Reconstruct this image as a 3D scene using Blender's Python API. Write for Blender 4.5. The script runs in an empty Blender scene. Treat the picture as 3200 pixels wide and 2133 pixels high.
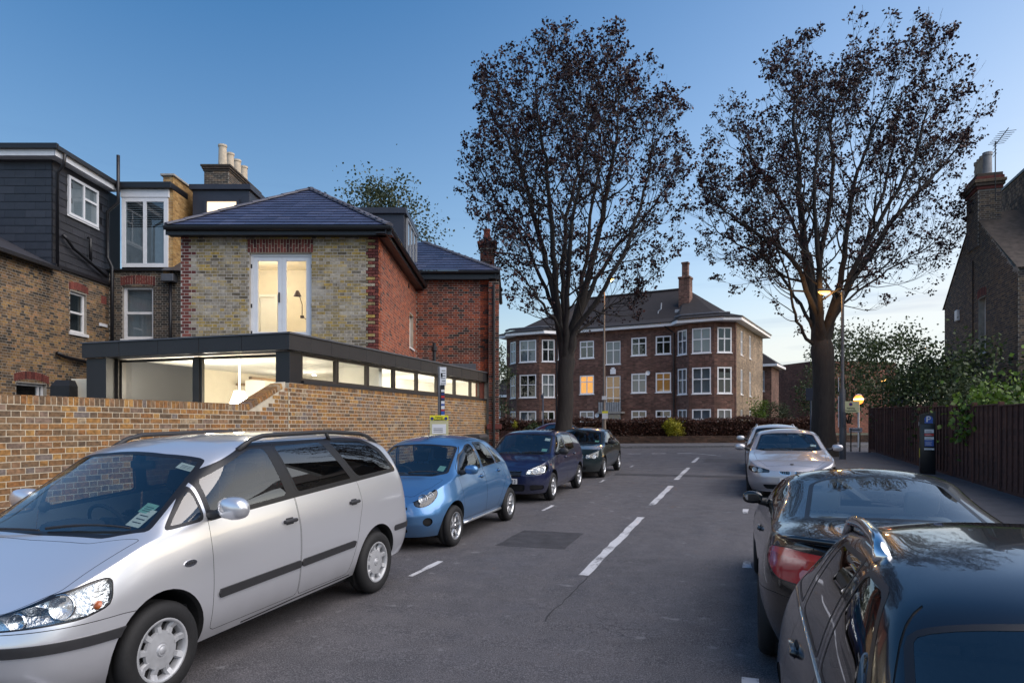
import bpy, bmesh, math, random
import numpy as np
from mathutils import Vector, Matrix, Euler
random.seed(7); RNG = np.random.default_rng(11)
SC = bpy.context.scene
COL = SC.collection
R = math.radians

# ------------------------------------------------------------ camera, sky, light
CAM_H = 1.9
cd = bpy.data.cameras.new('camera'); cam = bpy.data.objects.new('camera', cd); COL.objects.link(cam)
cd.lens = 24.0; cd.sensor_width = 36.0; cd.sensor_fit = 'HORIZONTAL'
cd.shift_y = 0.0812; cd.clip_start = 0.05; cd.clip_end = 3000
cam.location = (0, 0, CAM_H); cam.rotation_euler = (R(90), 0, 0)
SC.camera = cam
SUN_AZ, SUN_EL = 68.0, 3.3                # degrees right of the view axis, above the horizon
w = bpy.data.worlds.new('World'); SC.world = w; w.use_nodes = True
wn, wl = w.node_tree.nodes, w.node_tree.links
bg = wn['Background']
sky = wn.new('ShaderNodeTexSky'); sky.sky_type = 'NISHITA'; sky.sun_disc = False
sky.sun_elevation = R(SUN_EL); sky.sun_rotation = R(SUN_AZ)
sky.air_density = 1.0; sky.dust_density = 0.6; sky.ozone_density = 4.0; sky.altitude = 50
# the haze of dusk: bright air pales towards a soft lilac white
sr = wn.new('ShaderNodeSeparateColor'); wl.new(sky.outputs[0], sr.inputs[0])
hf = wn.new('ShaderNodeMapRange'); wl.new(sr.outputs[0], hf.inputs[0]); hf.inputs[1].default_value = .0165 / .15; hf.inputs[2].default_value = .12 / .15
hp = wn.new('ShaderNodeMath'); hp.operation = 'POWER'; wl.new(hf.outputs[0], hp.inputs[0]); hp.inputs[1].default_value = .88
hg = wn.new('ShaderNodeMapRange'); wl.new(sr.outputs[0], hg.inputs[0]); hg.inputs[1].default_value = .25 / .15; hg.inputs[2].default_value = .8 / .15; hg.inputs[3].default_value = .8; hg.inputs[4].default_value = 0
hm = wn.new('ShaderNodeMath'); hm.operation = 'MULTIPLY'; wl.new(hp.outputs[0], hm.inputs[0]); wl.new(hg.outputs[0], hm.inputs[1])
hs = wn.new('ShaderNodeMixRGB'); hs.inputs['Color2'].default_value = (.262 / .15, .266 / .15, .268 / .15, 1)
wl.new(hm.outputs[0], hs.inputs['Fac']); wl.new(sky.outputs[0], hs.inputs['Color1'])
# thin streaks of cloud low over the horizon
tc = wn.new('ShaderNodeTexCoord'); mp = wn.new('ShaderNodeMapping'); mp.inputs['Scale'].default_value = (2.2, 2.2, 26)
nz = wn.new('ShaderNodeTexNoise'); nz.inputs['Scale'].default_value = 2.0; nz.inputs['Detail'].default_value = 5
wl.new(tc.outputs['Generated'], mp.inputs['Vector']); wl.new(mp.outputs[0], nz.inputs['Vector'])
cr = wn.new('ShaderNodeMapRange'); cr.inputs[1].default_value = .52; cr.inputs[2].default_value = .72
wl.new(nz.outputs['Fac'], cr.inputs[0])
sx = wn.new('ShaderNodeSeparateXYZ'); wl.new(tc.outputs['Generated'], sx.inputs[0])
hr = wn.new('ShaderNodeMapRange'); hr.inputs[1].default_value = .36; hr.inputs[2].default_value = .08
wl.new(sx.outputs['Z'], hr.inputs[0])
ml = wn.new('ShaderNodeMath'); ml.operation = 'MULTIPLY'; wl.new(cr.outputs[0], ml.inputs[0]); wl.new(hr.outputs[0], ml.inputs[1])
m2 = wn.new('ShaderNodeMath'); m2.operation = 'MULTIPLY'; wl.new(ml.outputs[0], m2.inputs[0]); m2.inputs[1].default_value = .8
mx = wn.new('ShaderNodeMixRGB'); mx.blend_type = 'MULTIPLY'; mx.inputs['Color2'].default_value = (.62, .66, .78, 1)
wl.new(m2.outputs[0], mx.inputs['Fac']); wl.new(hs.outputs[0], mx.inputs['Color1'])
tn = wn.new('ShaderNodeMixRGB'); tn.blend_type = 'MULTIPLY'; tn.inputs['Fac'].default_value = 1; tn.inputs['Color2'].default_value = (.99, .945, .885, 1); wl.new(mx.outputs[0], tn.inputs['Color1'])
wl.new(tn.outputs[0], bg.inputs['Color']); bg.inputs['Strength'].default_value = 0.15
# added fill light: a very wide, soft lamp set high, apart from the sky's glow
sl = bpy.data.lights.new('fill_sun', 'SUN'); sl.energy = 1.1; sl.angle = R(75); sl.color = (1, .91, .84)
fill_sun = bpy.data.objects.new('fill_sun', sl); COL.objects.link(fill_sun)
_az, _el = R(118), R(46)
_sd = Vector((math.sin(_az) * math.cos(_el), math.cos(_az) * math.cos(_el), math.sin(_el)))
fill_sun.rotation_euler = (-_sd).to_track_quat('-Z', 'Y').to_euler()
fill_sun.location = (30, 36, 30)
vs = SC.view_settings; vs.view_transform = 'Standard'; vs.look = 'None'; vs.gamma = 1; vs.use_curve_mapping = False
vs.exposure = 1.98

# ------------------------------------------------------------ frames
F, UX, VY = 2133.33, 1600.0, 1325.0       # focal length and principal point used to survey the photograph
TH = R(18.68); DS = Vector((math.sin(TH), math.cos(TH), 0)); DT = Vector((math.cos(TH), -math.sin(TH), 0))
GR = 0.0187                               # the street climbs gently away from the camera
def st(s, t, z=0.0):
    "street coordinates: s along, t to the right, z above the road"
    p = DS * s + DT * t; p.z = GR * s + z; return p
def at(u, v, Y):
    "survey point (u, v) at distance Y"
    return Vector(((u - UX) / F * Y, Y, CAM_H - (v - VY) / F * Y))
def gz(x, y): return GR * max(-60.0, min(60.0, x * DS.x + y * DS.y))

# ------------------------------------------------------------ object helpers
def tag(o, label=None, cat=None, group=None, kind=None):
    if label: o['label'] = label
    if cat: o['category'] = cat
    if group: o['group'] = group
    if kind: o['kind'] = kind
    return o
def empty(name, loc=(0, 0, 0), rz=0.0, label=None, cat=None, group=None, rot=None):
    o = bpy.data.objects.new(name, None); COL.objects.link(o); o.location = loc
    o.rotation_euler = rot if rot else (0, 0, rz); o.empty_display_size = .2
    return tag(o, label, cat, group)
def link(name, me, parent=None, loc=None, rz=0.0):
    o = bpy.data.objects.new(name, me); COL.objects.link(o)
    if parent is not None: o.parent = parent
    if loc is not None: o.location = loc
    if rz: o.rotation_euler = (0, 0, rz)
    return o
def copy_tree(o, parent=None):
    c = o.copy(); COL.objects.link(c); c.parent = parent
    for ch in list(o.children): copy_tree(ch, c)
    return c

class MB:
    "mesh builder: collects faces, then links them as one object"
    def __init__(s): s.v = []; s.f = []; s.m = []; s.a = []; s.cm = 0; s.ca = 0.0
    def face(s, pts):
        n = len(s.v); s.v.extend([tuple(p) for p in pts]); s.f.append(tuple(range(n, n + len(pts)))); s.m.append(s.cm); s.a.append(s.ca)
    def mesh(s, verts, faces):
        n = len(s.v); s.v.extend([tuple(p) for p in verts])
        for f in faces: s.f.append(tuple(i + n for i in f)); s.m.append(s.cm); s.a.append(s.ca)
    def box(s, x0, x1, y0, y1, z0, z1, mtx=None):
        v = [Vector((x, y, z)) for z in (z0, z1) for y in (y0, y1) for x in (x0, x1)]
        if mtx: v = [mtx @ p for p in v]
        s.mesh(v, [(0, 2, 3, 1), (4, 5, 7, 6), (0, 1, 5, 4), (2, 6, 7, 3), (0, 4, 6, 2), (1, 3, 7, 5)])
        return s
    def bbox(s, x0, x1, y0, y1, z0, z1, b=.01, mtx=None):
        "box with chamfered edges"
        hx, hy, hz = (x1 - x0) / 2, (y1 - y0) / 2, (z1 - z0) / 2; c = Vector(((x0 + x1) / 2, (y0 + y1) / 2, (z0 + z1) / 2))
        b = min(b, hx * .95, hy * .95, hz * .95); bm = bmesh.new(); bmesh.ops.create_cube(bm, size=2)
        for q in bm.verts: q.co = Vector((q.co.x * hx, q.co.y * hy, q.co.z * hz))
        bmesh.ops.bevel(bm, geom=list(bm.edges), offset=b, segments=2, profile=.5, affect='EDGES')
        bm.verts.index_update(); vs_ = [q.co + c for q in bm.verts]
        if mtx: vs_ = [mtx @ p for p in vs_]
        s.mesh(vs_, [tuple(q.index for q in f.verts) for f in bm.faces]); bm.free(); return s
    def tube(s, pts, rad, n=6, cap=True):
        pts = [Vector(p) for p in pts]; k = len(pts)
        if not hasattr(rad, '__len__'): rad = [rad] * k
        rings = []; up = None
        for i, p in enumerate(pts):
            d = (pts[min(i + 1, k - 1)] - pts[max(i - 1, 0)]); d = d.normalized() if d.length > 1e-9 else Vector((0, 0, 1))
            if up is None: up = d.orthogonal().normalized()
            up = up - d * up.dot(d); up = up.normalized() if up.length > 1e-6 else d.orthogonal().normalized()
            sd = d.cross(up)
            rings.append([p + (up * math.cos(2 * math.pi * j / n) + sd * math.sin(2 * math.pi * j / n)) * rad[i] for j in range(n)])
        vv = [q for r_ in rings for q in r_]; ff = []
        for i in range(k - 1):
            for j in range(n):
                a, b = i * n + j, i * n + (j + 1) % n; ff.append((a, b, b + n, a + n))
        if cap: ff.append(tuple(range(n))[::-1]); ff.append(tuple(range((k - 1) * n, k * n)))
        s.mesh(vv, ff); return s
    def lathe(s, prof, n=24, mtx=None, cap=False):
        "profile of (radius, z) turned round z"
        vv = []; ff = []; k = len(prof)
        for r_, z in prof:
            for j in range(n):
                a = 2 * math.pi * j / n; p = Vector((r_ * math.cos(a), r_ * math.sin(a), z)); vv.append(mtx @ p if mtx else p)
        for i in range(k - 1):
            for j in range(n):
                a, b = i * n + j, i * n + (j + 1) % n; ff.append((a, b, b + n, a + n))
        if cap: ff.append(tuple(range(n))[::-1]); ff.append(tuple(range((k - 1) * n, k * n)))
        s.mesh(vv, ff); return s
    def prism(s, poly, z0, z1, mtx=None):
        n = len(poly); vv = [Vector((x, y, z0)) for x, y in poly] + [Vector((x, y, z1)) for x, y in poly]
        if mtx: vv = [mtx @ p for p in vv]
        s.mesh(vv, [tuple(range(n))[::-1], tuple(range(n, 2 * n))] + [(i, (i + 1) % n, n + (i + 1) % n, n + i) for i in range(n)]); return s
    def data(s, name, mats, smooth=False, attr=False):
        me = bpy.data.meshes.new(name); me.from_pydata(s.v, [], s.f)
        mats = mats if isinstance(mats, (list, tuple)) else [mats]
        for m in mats: me.materials.append(m)
        if len(mats) > 1: me.polygons.foreach_set('material_index', s.m)
        if attr:
            a = me.attributes.new('rnd', 'FLOAT', 'FACE'); a.data.foreach_set('value', np.array(s.a, dtype=np.float32))
        if smooth: me.polygons.foreach_set('use_smooth', [True] * len(me.polygons))
        me.update(); return me
    def build(s, name, mats, parent=None, smooth=False, loc=None, rz=0.0, attr=False, auto=None):
        me = s.data(name, mats, smooth or auto is not None, attr)
        if auto is not None:
            bm = bmesh.new(); bm.from_mesh(me); bmesh.ops.remove_doubles(bm, verts=bm.verts, dist=1e-5)
            for e in bm.edges:
                if len(e.link_faces) == 2 and e.calc_face_angle(0) > R(auto): e.smooth = False
            bm.to_mesh(me); bm.free()
        return link(name, me, parent, loc, rz)

# ------------------------------------------------------------ materials
def nodes(name):
    m = bpy.data.materials.new(name); m.use_nodes = True
    return m, m.node_tree.nodes, m.node_tree.links, m.node_tree.nodes['Principled BSDF']
def rgb(h):
    "sRGB hex to linear"
    c = [int(h[i:i + 2], 16) / 255 for i in (0, 2, 4)]
    return tuple((x / 12.92 if x <= .04045 else ((x + .055) / 1.055) ** 2.4) for x in c)
def mat(name, col, rough=.6, metal=0.0, var=.12, scale=6.0, bump=0.0, bscale=80.0, coat=0.0, spec=.5, emit=0.0, ecol=None, streak=None):
    m, n, l, b = nodes(name); col = rgb(col) if isinstance(col, str) else col
    b.inputs['Roughness'].default_value = rough; b.inputs['Metallic'].default_value = metal
    b.inputs['Coat Weight'].default_value = coat; b.inputs['Coat Roughness'].default_value = .03; b.inputs['Specular IOR Level'].default_value = spec
    if var or bump: tcn = n.new('ShaderNodeTexCoord')
    if var:
        no = n.new('ShaderNodeTexNoise'); no.inputs['Scale'].default_value = scale; no.inputs['Detail'].default_value = 6
        src = tcn.outputs['Object']
        if streak:
            mpn = n.new('ShaderNodeMapping'); mpn.inputs['Scale'].default_value = streak; l.new(src, mpn.inputs[0]); src = mpn.outputs[0]
        l.new(src, no.inputs['Vector'])
        mr = n.new('ShaderNodeMapRange'); mr.inputs[1].default_value = .25; mr.inputs[2].default_value = .75
        mr.inputs[3].default_value = 1 - var; mr.inputs[4].default_value = 1 + var; l.new(no.outputs['Fac'], mr.inputs[0])
        mm = n.new('ShaderNodeMixRGB'); mm.blend_type = 'MULTIPLY'; mm.inputs[0].default_value = 1; mm.inputs[1].default_value = (*col, 1)
        l.new(mr.outputs[0], mm.inputs[2]); l.new(mm.outputs[0], b.inputs['Base Color'])
    else: b.inputs['Base Color'].default_value = (*col, 1)
    if bump:
        nb = n.new('ShaderNodeTexNoise'); nb.inputs['Scale'].default_value = bscale; nb.inputs['Detail'].default_value = 4
        l.new(tcn.outputs['Object'], nb.inputs['Vector']); bp = n.new('ShaderNodeBump'); bp.inputs['Strength'].default_value = bump; bp.inputs['Distance'].default_value = .01
        l.new(nb.outputs['Fac'], bp.inputs['Height']); l.new(bp.outputs[0], b.inputs['Normal'])
    if emit:
        b.inputs['Emission Color'].default_value = (*(ecol or col), 1); b.inputs['Emission Strength'].default_value = emit
    return m
def glass(name, tint=(.75, .8, .8), refl=1.0, rough=0.0, ior=1.5):
    "single-sheet glazing: Fresnel mirror over a tinted clear sheet"
    m = bpy.data.materials.new(name); m.use_nodes = True; n, l = m.node_tree.nodes, m.node_tree.links; n.remove(n['Principled BSDF'])
    tr = n.new('ShaderNodeBsdfTransparent'); tr.inputs[0].default_value = (*tint, 1)
    gl = n.new('ShaderNodeBsdfGlossy'); gl.inputs['Roughness'].default_value = rough; gl.inputs[0].default_value = (1, 1, 1, 1)
    g = n.new('ShaderNodeNewGeometry'); dp = n.new('ShaderNodeVectorMath'); dp.operation = 'DOT_PRODUCT'
    l.new(g.outputs['Normal'], dp.inputs[0]); l.new(g.outputs['Incoming'], dp.inputs[1])
    def mth(op, a=None, b_=None):
        q = n.new('ShaderNodeMath'); q.operation = op
        for k, val in ((0, a), (1, b_)):
            if val is None: continue
            if isinstance(val, (int, float)): q.inputs[k].default_value = val
            else: l.new(val, q.inputs[k])
        return q.outputs[0]
    c1 = mth('SUBTRACT', 1.0, mth('ABSOLUTE', dp.outputs['Value'])); p5 = mth('POWER', c1, 5.0)
    mi = n.new('ShaderNodeMath'); mi.operation = 'MULTIPLY_ADD'; mi.use_clamp = True; l.new(p5, mi.inputs[0]); mi.inputs[1].default_value = .92 * min(1.0, refl); mi.inputs[2].default_value = .075 * refl
    mx_ = n.new('ShaderNodeMixShader'); l.new(mi.outputs[0], mx_.inputs[0]); l.new(tr.outputs[0], mx_.inputs[1]); l.new(gl.outputs[0], mx_.inputs[2])
    l.new(mx_.outputs[0], n['Material Output'].inputs[0])
    return m
def pieces_mat(name, cols, rough=.85, var=.35, nscale=18, bump=.5, bscale=45, soot=None, even=None, frost=None):
    "brick, slate or tile: one colour of the palette for each piece, mottled"
    m, n, l, b = nodes(name); b.inputs['Roughness'].default_value = rough
    oi = n.new('ShaderNodeObjectInfo'); at_ = n.new('ShaderNodeAttribute'); at_.attribute_name = 'rnd'
    ad = n.new('ShaderNodeMath'); ad.operation = 'ADD'; l.new(oi.outputs['Random'], ad.inputs[0]); l.new(at_.outputs['Fac'], ad.inputs[1])
    fr = n.new('ShaderNodeMath'); fr.operation = 'FRACT'; l.new(ad.outputs[0], fr.inputs[0])
    rp = n.new('ShaderNodeValToRGB'); rp.color_ramp.interpolation = 'CONSTANT'; els = rp.color_ramp.elements
    if even: cols = [(tuple(a * (1 - even[1]) + b_ * even[1] for a, b_ in zip(rgb(c), rgb(even[0]))), w_) for c, w_ in cols]
    tot = sum(w_ for _, w_ in cols); acc = 0.0
    for i, (c, w_) in enumerate(cols):
        e = els[0] if i == 0 else (els[1] if i == 1 else els.new(acc / tot)); e.position = acc / tot; e.color = (*(rgb(c) if isinstance(c, str) else c), 1); acc += w_
    l.new(fr.outputs[0], rp.inputs[0])
    tcn = n.new('ShaderNodeTexCoord'); sc_ = n.new('ShaderNodeVectorMath'); sc_.operation = 'SCALE'; sc_.inputs[0].default_value = (37, 53, 71); l.new(fr.outputs[0], sc_.inputs['Scale'])
    va = n.new('ShaderNodeVectorMath'); va.operation = 'ADD'; l.new(tcn.outputs['Object'], va.inputs[0]); l.new(sc_.outputs[0], va.inputs[1])
    no = n.new('ShaderNodeTexNoise'); no.inputs['Scale'].default_value = nscale; no.inputs['Detail'].default_value = 5; l.new(va.outputs[0], no.inputs['Vector'])
    mr = n.new('ShaderNodeMapRange'); mr.inputs[1].default_value = .3; mr.inputs[2].default_value = .7; mr.inputs[3].default_value = 1 - var; mr.inputs[4].default_value = 1 + var * .7
    l.new(no.outputs['Fac'], mr.inputs[0])
    mm = n.new('ShaderNodeMixRGB'); mm.blend_type = 'MULTIPLY'; mm.inputs[0].default_value = 1; l.new(rp.outputs[0], mm.inputs[1]); l.new(mr.outputs[0], mm.inputs[2])
    out = mm.outputs[0]
    gp = n.new('ShaderNodeNewGeometry')
    if frost:      # pale efflorescence in patches across the wall
        col, lo, hi, amt, fs = frost
        f2 = n.new('ShaderNodeTexNoise'); f2.inputs['Scale'].default_value = fs; f2.inputs['Detail'].default_value = 6; f2.inputs['Roughness'].default_value = .62; l.new(gp.outputs['Position'], f2.inputs['Vector'])
        fm = n.new('ShaderNodeMapRange'); fm.inputs[1].default_value = lo; fm.inputs[2].default_value = hi; fm.inputs[4].default_value = amt; l.new(f2.outputs['Fac'], fm.inputs[0])
        mf = n.new('ShaderNodeMixRGB'); mf.inputs[2].default_value = (*rgb(col), 1); l.new(fm.outputs[0], mf.inputs[0]); l.new(out, mf.inputs[1]); out = mf.outputs[0]
    if soot:
        col, lo, hi, amt, fs = soot
        f2 = n.new('ShaderNodeTexNoise'); f2.inputs['Scale'].default_value = fs; f2.inputs['Detail'].default_value = 5; l.new(gp.outputs['Position'], f2.inputs['Vector'])
        fm = n.new('ShaderNodeMapRange'); fm.inputs[1].default_value = lo; fm.inputs[2].default_value = hi; fm.inputs[4].default_value = amt; l.new(f2.outputs['Fac'], fm.inputs[0])
        mf = n.new('ShaderNodeMixRGB'); mf.blend_type = 'MULTIPLY'; mf.inputs[2].default_value = (*rgb(col), 1); l.new(fm.outputs[0], mf.inputs[0]); l.new(out, mf.inputs[1]); out = mf.outputs[0]
    l.new(out, b.inputs['Base Color'])
    if bump:
        nb = n.new('ShaderNodeTexNoise'); nb.inputs['Scale'].default_value = bscale; nb.inputs['Detail'].default_value = 4; l.new(va.outputs[0], nb.inputs['Vector'])
        bp = n.new('ShaderNodeBump'); bp.inputs['Strength'].default_value = bump; bp.inputs['Distance'].default_value = .006; l.new(nb.outputs['Fac'], bp.inputs['Height']); l.new(bp.outputs[0], b.inputs['Normal'])
    return m
# ============================================================ ground, road, pavements
def asphalt():
    m, n, l, b = nodes('asphalt'); b.inputs['Roughness'].default_value = .78
    g = n.new('ShaderNodeNewGeometry')
    def noise(sc, det=5, rough=.55, vec=None):
        q = n.new('ShaderNodeTexNoise'); q.inputs['Scale'].default_value = sc; q.inputs['Detail'].default_value = det; q.inputs['Roughness'].default_value = rough
        l.new(vec or g.outputs['Position'], q.inputs['Vector']); return q.outputs['Fac']
    def rng(src, a, b_, c, d):
        q = n.new('ShaderNodeMapRange'); q.inputs[1].default_value = a; q.inputs[2].default_value = b_; q.inputs[3].default_value = c; q.inputs[4].default_value = d; l.new(src, q.inputs[0]); return q.outputs[0]
    def mul(a, b_):
        q = n.new('ShaderNodeMath'); q.operation = 'MULTIPLY'; l.new(a, q.inputs[0])
        if isinstance(b_, (int, float)): q.inputs[1].default_value = b_
        else: l.new(b_, q.inputs[1])
        return q.outputs[0]
    def mixc(f, c1, c2, mode='MIX'):
        q = n.new('ShaderNodeMixRGB'); q.blend_type = mode
        for k, val in ((0, f), (1, c1), (2, c2)):
            if isinstance(val, tuple): q.inputs[k].default_value = (*val, 1)
            elif isinstance(val, (int, float)): q.inputs[k].default_value = val
            else: l.new(val, q.inputs[k])
        return q.outputs[0]
    # street-aligned coordinates for wear along the wheel tracks
    mp_ = n.new('ShaderNodeMapping'); mp_.vector_type = 'POINT'; mp_.inputs['Rotation'].default_value = (0, 0, TH); l.new(g.outputs['Position'], mp_.inputs[0])
    mp2 = n.new('ShaderNodeMapping'); mp2.inputs['Scale'].default_value = (1, .16, 1); l.new(mp_.outputs[0], mp2.inputs[0])
    base = mixc(rng(noise(.45, 4), .35, .65, 0, 1), (.034, .033, .038), (.060, .057, .063))
    base = mixc(rng(noise(1.3, 3, .5, mp2.outputs[0]), .3, .7, 0, .6), base, (.026, .025, .030))
    base = mixc(rng(noise(3.5, 6), .38, .72, 0, .6), base, (.095, .088, .094))
    base = mixc(rng(noise(.9, 5, .6, mp2.outputs[0]), .50, .64, 0, .55), base, (.082, .074, .078))
    base = mixc(rng(noise(22, 5, .7), .50, .66, 0, .5), base, (.022, .022, .026))
    base = mixc(rng(noise(95, 3), .44, .66, 0, .7), base, (.21, .20, .21))
    base = mixc(rng(noise(75, 2), .56, .70, 0, .75), base, (.018, .018, .02))
    sc_ = rng(noise(5.0, 2, .4), .69, .76, 0, .5); base = mixc(sc_, base, (.22, .22, .23))
    # crazed patch and hairline cracks
    vo = n.new('ShaderNodeTexVoronoi'); vo.feature = 'DISTANCE_TO_EDGE'; vo.inputs['Scale'].default_value = 6.5
    wv = n.new('ShaderNodeVectorMath'); wv.operation = 'ADD'; nn = n.new('ShaderNodeTexNoise'); nn.inputs['Scale'].default_value = 9; l.new(g.outputs['Position'], nn.inputs['Vector'])
    sv = n.new('ShaderNodeVectorMath'); sv.operation = 'SCALE'; sv.inputs['Scale'].default_value = .16; l.new(nn.outputs['Color'], sv.inputs[0])
    l.new(g.outputs['Position'], wv.inputs[0]); l.new(sv.outputs[0], wv.inputs[1]); l.new(wv.outputs[0], vo.inputs['Vector'])
    crack = rng(vo.outputs['Distance'], .012, .035, 1, 0)
    dist = n.new('ShaderNodeVectorMath'); dist.operation = 'DISTANCE'; l.new(g.outputs['Position'], dist.inputs[0]); dist.inputs[1].default_value = (0.78, 6.0, .1)
    area = mul(rng(dist.outputs['Value'], .28, .62, 1, 0), rng(noise(4, 2), .35, .55, 0, 1))
    area2 = rng(noise(.55, 2), .64, .70, 0, .7)
    mxa = n.new('ShaderNodeMath'); mxa.operation = 'MAXIMUM'; l.new(area, mxa.inputs[0]); l.new(area2, mxa.inputs[1])
    base = mixc(mul(mul(crack, mxa.outputs[0]), .85), base, (.012, .012, .013))
    l.new(base, b.inputs['Base Color'])
    bp = n.new('ShaderNodeBump'); bp.inputs['Strength'].default_value = .55; bp.inputs['Distance'].default_value = .008
    l.new(noise(170, 3), bp.inputs['Height']); bp2 = n.new('ShaderNodeBump'); bp2.inputs['Strength'].default_value = .25; bp2.inputs['Distance'].default_value = .03
    l.new(noise(6, 4), bp2.inputs['Height']); l.new(bp.outputs[0], bp2.inputs['Normal']); l.new(bp2.outputs[0], b.inputs['Normal'])
    l.new(rng(noise(2.2, 4), .3, .7, .62, .88), b.inputs['Roughness'])
    return m
ASPH = asphalt()
def paint_mat():
    m, n, l, b = nodes('road_paint'); b.inputs['Roughness'].default_value = .7
    g = n.new('ShaderNodeNewGeometry'); no = n.new('ShaderNodeTexNoise'); no.inputs['Scale'].default_value = 26; no.inputs['Detail'].default_value = 6; no.inputs['Roughness'].default_value = .7
    n2 = n.new('ShaderNodeTexNoise'); n2.inputs['Scale'].default_value = 1.7; n2.inputs['Detail'].default_value = 3; l.new(g.outputs['Position'], n2.inputs['Vector'])
    l.new(g.outputs['Position'], no.inputs['Vector']); ad = n.new('ShaderNodeMath'); ad.operation = 'ADD'; l.new(no.outputs['Fac'], ad.inputs[0]); l.new(n2.outputs['Fac'], ad.inputs[1])
    mr = n.new('ShaderNodeMapRange'); mr.inputs[1].default_value = 1.02; mr.inputs[2].default_value = 1.20; l.new(ad.outputs[0], mr.inputs[0])
    mx_ = n.new('ShaderNodeMixRGB'); mx_.inputs[1].default_value = (.50, .50, .52, 1); mx_.inputs[2].default_value = (.06, .06, .065, 1); l.new(mr.outputs[0], mx_.inputs[0])
    l.new(mx_.outputs[0], b.inputs['Base Color']); return m
PAINT = paint_mat()
PAVE = mat('paving', (.085, .083, .09), .85, var=.25, scale=3, bump=.3, bscale=120)
KERB = mat('kerb_granite', (.20, .195, .20), .8, var=.25, scale=14, bump=.25)
SOIL = mat('soil', (.05, .055, .03), .95, var=.4, scale=2, bump=.5, bscale=20)
JOINT = mat('road_joint', (.030, .030, .033), .9, var=.2)

def strip(name, pts, z, m, kind='structure', parent=None, lift=True):
    mb = MB(); mb.face([(p[0], p[1], gz(p[0], p[1]) + z) for p in pts]); o = mb.build(name, m, parent)
    if kind and parent is None: o['kind'] = kind
    return o
# one sheet of ground out to the horizon
mb = MB(); ss = [-1500, -60, 60, 1500]; tt = [-1500, 1500]
for i in range(3):
    q = []
    for s_, t_ in ((ss[i], -1500), (ss[i], 1500), (ss[i + 1], 1500), (ss[i + 1], -1500)):
        p = DS * s_ + DT * t_; q.append((p.x, p.y, GR * max(-60, min(60, s_)) - .03))
    mb.face(q[::-1])
o = mb.build('ground', SOIL); o['kind'] = 'structure'
# tarmac
mb = MB()
ROAD = [(-40, -70), (-40, 70), (52, 70), (52, -70)]
mb.face([st(s_, t_, 0) for s_, t_ in ROAD][::-1])
tag(mb.build('road', ASPH), kind='structure')
KL, KR, WL, FR_ = -5.85, 2.35, -8.08, 5.4     # kerbs, garden wall and fence, metres right of the camera's lane line
def pavement(name, outline, edge):
    "raised slab with granite kerb stones along one edge"
    mb = MB(); n = len(outline)
    top = [st(s_, t_, .11) for s_, t_ in outline]; bot = [st(s_, t_, -.02) for s_, t_ in outline]
    mb.face(top); [mb.face([bot[i], bot[(i + 1) % n], top[(i + 1) % n], top[i]]) for i in range(n)]
    o = tag(mb.build(name, PAVE), kind='structure')
    # kerb stones
    for a, b_ in edge:
        A, B = st(*a), st(*b_); L = (B - A).length; k = max(1, round(L / .9)); d = (B - A) / L
        for i in range(k):
            m_ = MB(); x0, x1 = i * L / k + .004, (i + 1) * L / k - .004
            m_.bbox(0, x1 - x0, -.075, .075, -.1, .118, .012)
            ob = m_.build('kerb_stone', KERB, o); P = A + d * x0
            ob.matrix_world = Matrix.Translation(P) @ Vector((1, 0, 0)).rotation_difference(d).to_matrix().to_4x4()
    return o
arcL = [(28.5 + 1.9 * math.sin(a), KL - 1.9 + 1.9 * math.cos(a)) for a in [R(i * 15) for i in range(7)]]
pavement('pavement_left', [(-20, KL), (28.5, KL)] + arcL[1:] + [(30.4, -60), (-20, -60)],
         [((-2, KL), (28.5, KL))] + [(arcL[i], arcL[i + 1]) for i in range(6)])
arcR = [(30.5 + 2.2 * math.sin(a), KR + 2.2 - 2.2 * math.cos(a)) for a in [R(i * 15) for i in range(7)]]
pavement('pavement_right', ([(-20, KR), (30.5, KR)] + arcR[1:] + [(32.7, 60), (-20, 60)])[::-1],
         [((2, KR), (30.5, KR))] + [(arcR[i], arcR[i + 1]) for i in range(6)])
# far side of the cross street
CY = 36.6
mb = MB(); pts = [(-70, CY), (75, CY - 1.5), (75, 90), (-70, 90)]
def fz(x, y): return gz(x, y)
top = [Vector((x, y, gz(x, y) + .12)) for x, y in pts]
mb.face(top); mb.face([top[0] - Vector((0, 0, .15)), top[1] - Vector((0, 0, .15)), top[1], top[0]])
farpave = tag(mb.build('pavement_far', PAVE), kind='structure')
for i in range(34):
    x0 = -8 + i * .95; m_ = MB(); m_.bbox(0, .94, -.08, .07, -.1, .13, .015); ob = m_.build('kerb_stone', KERB, farpave)
    y0 = CY - (x0 + 70) / 145 * 1.5; ob.location = (x0, y0, gz(x0, y0)); ob.rotation_euler = (0, -math.atan(GR * .32), -math.atan(1.5 / 145))
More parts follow.
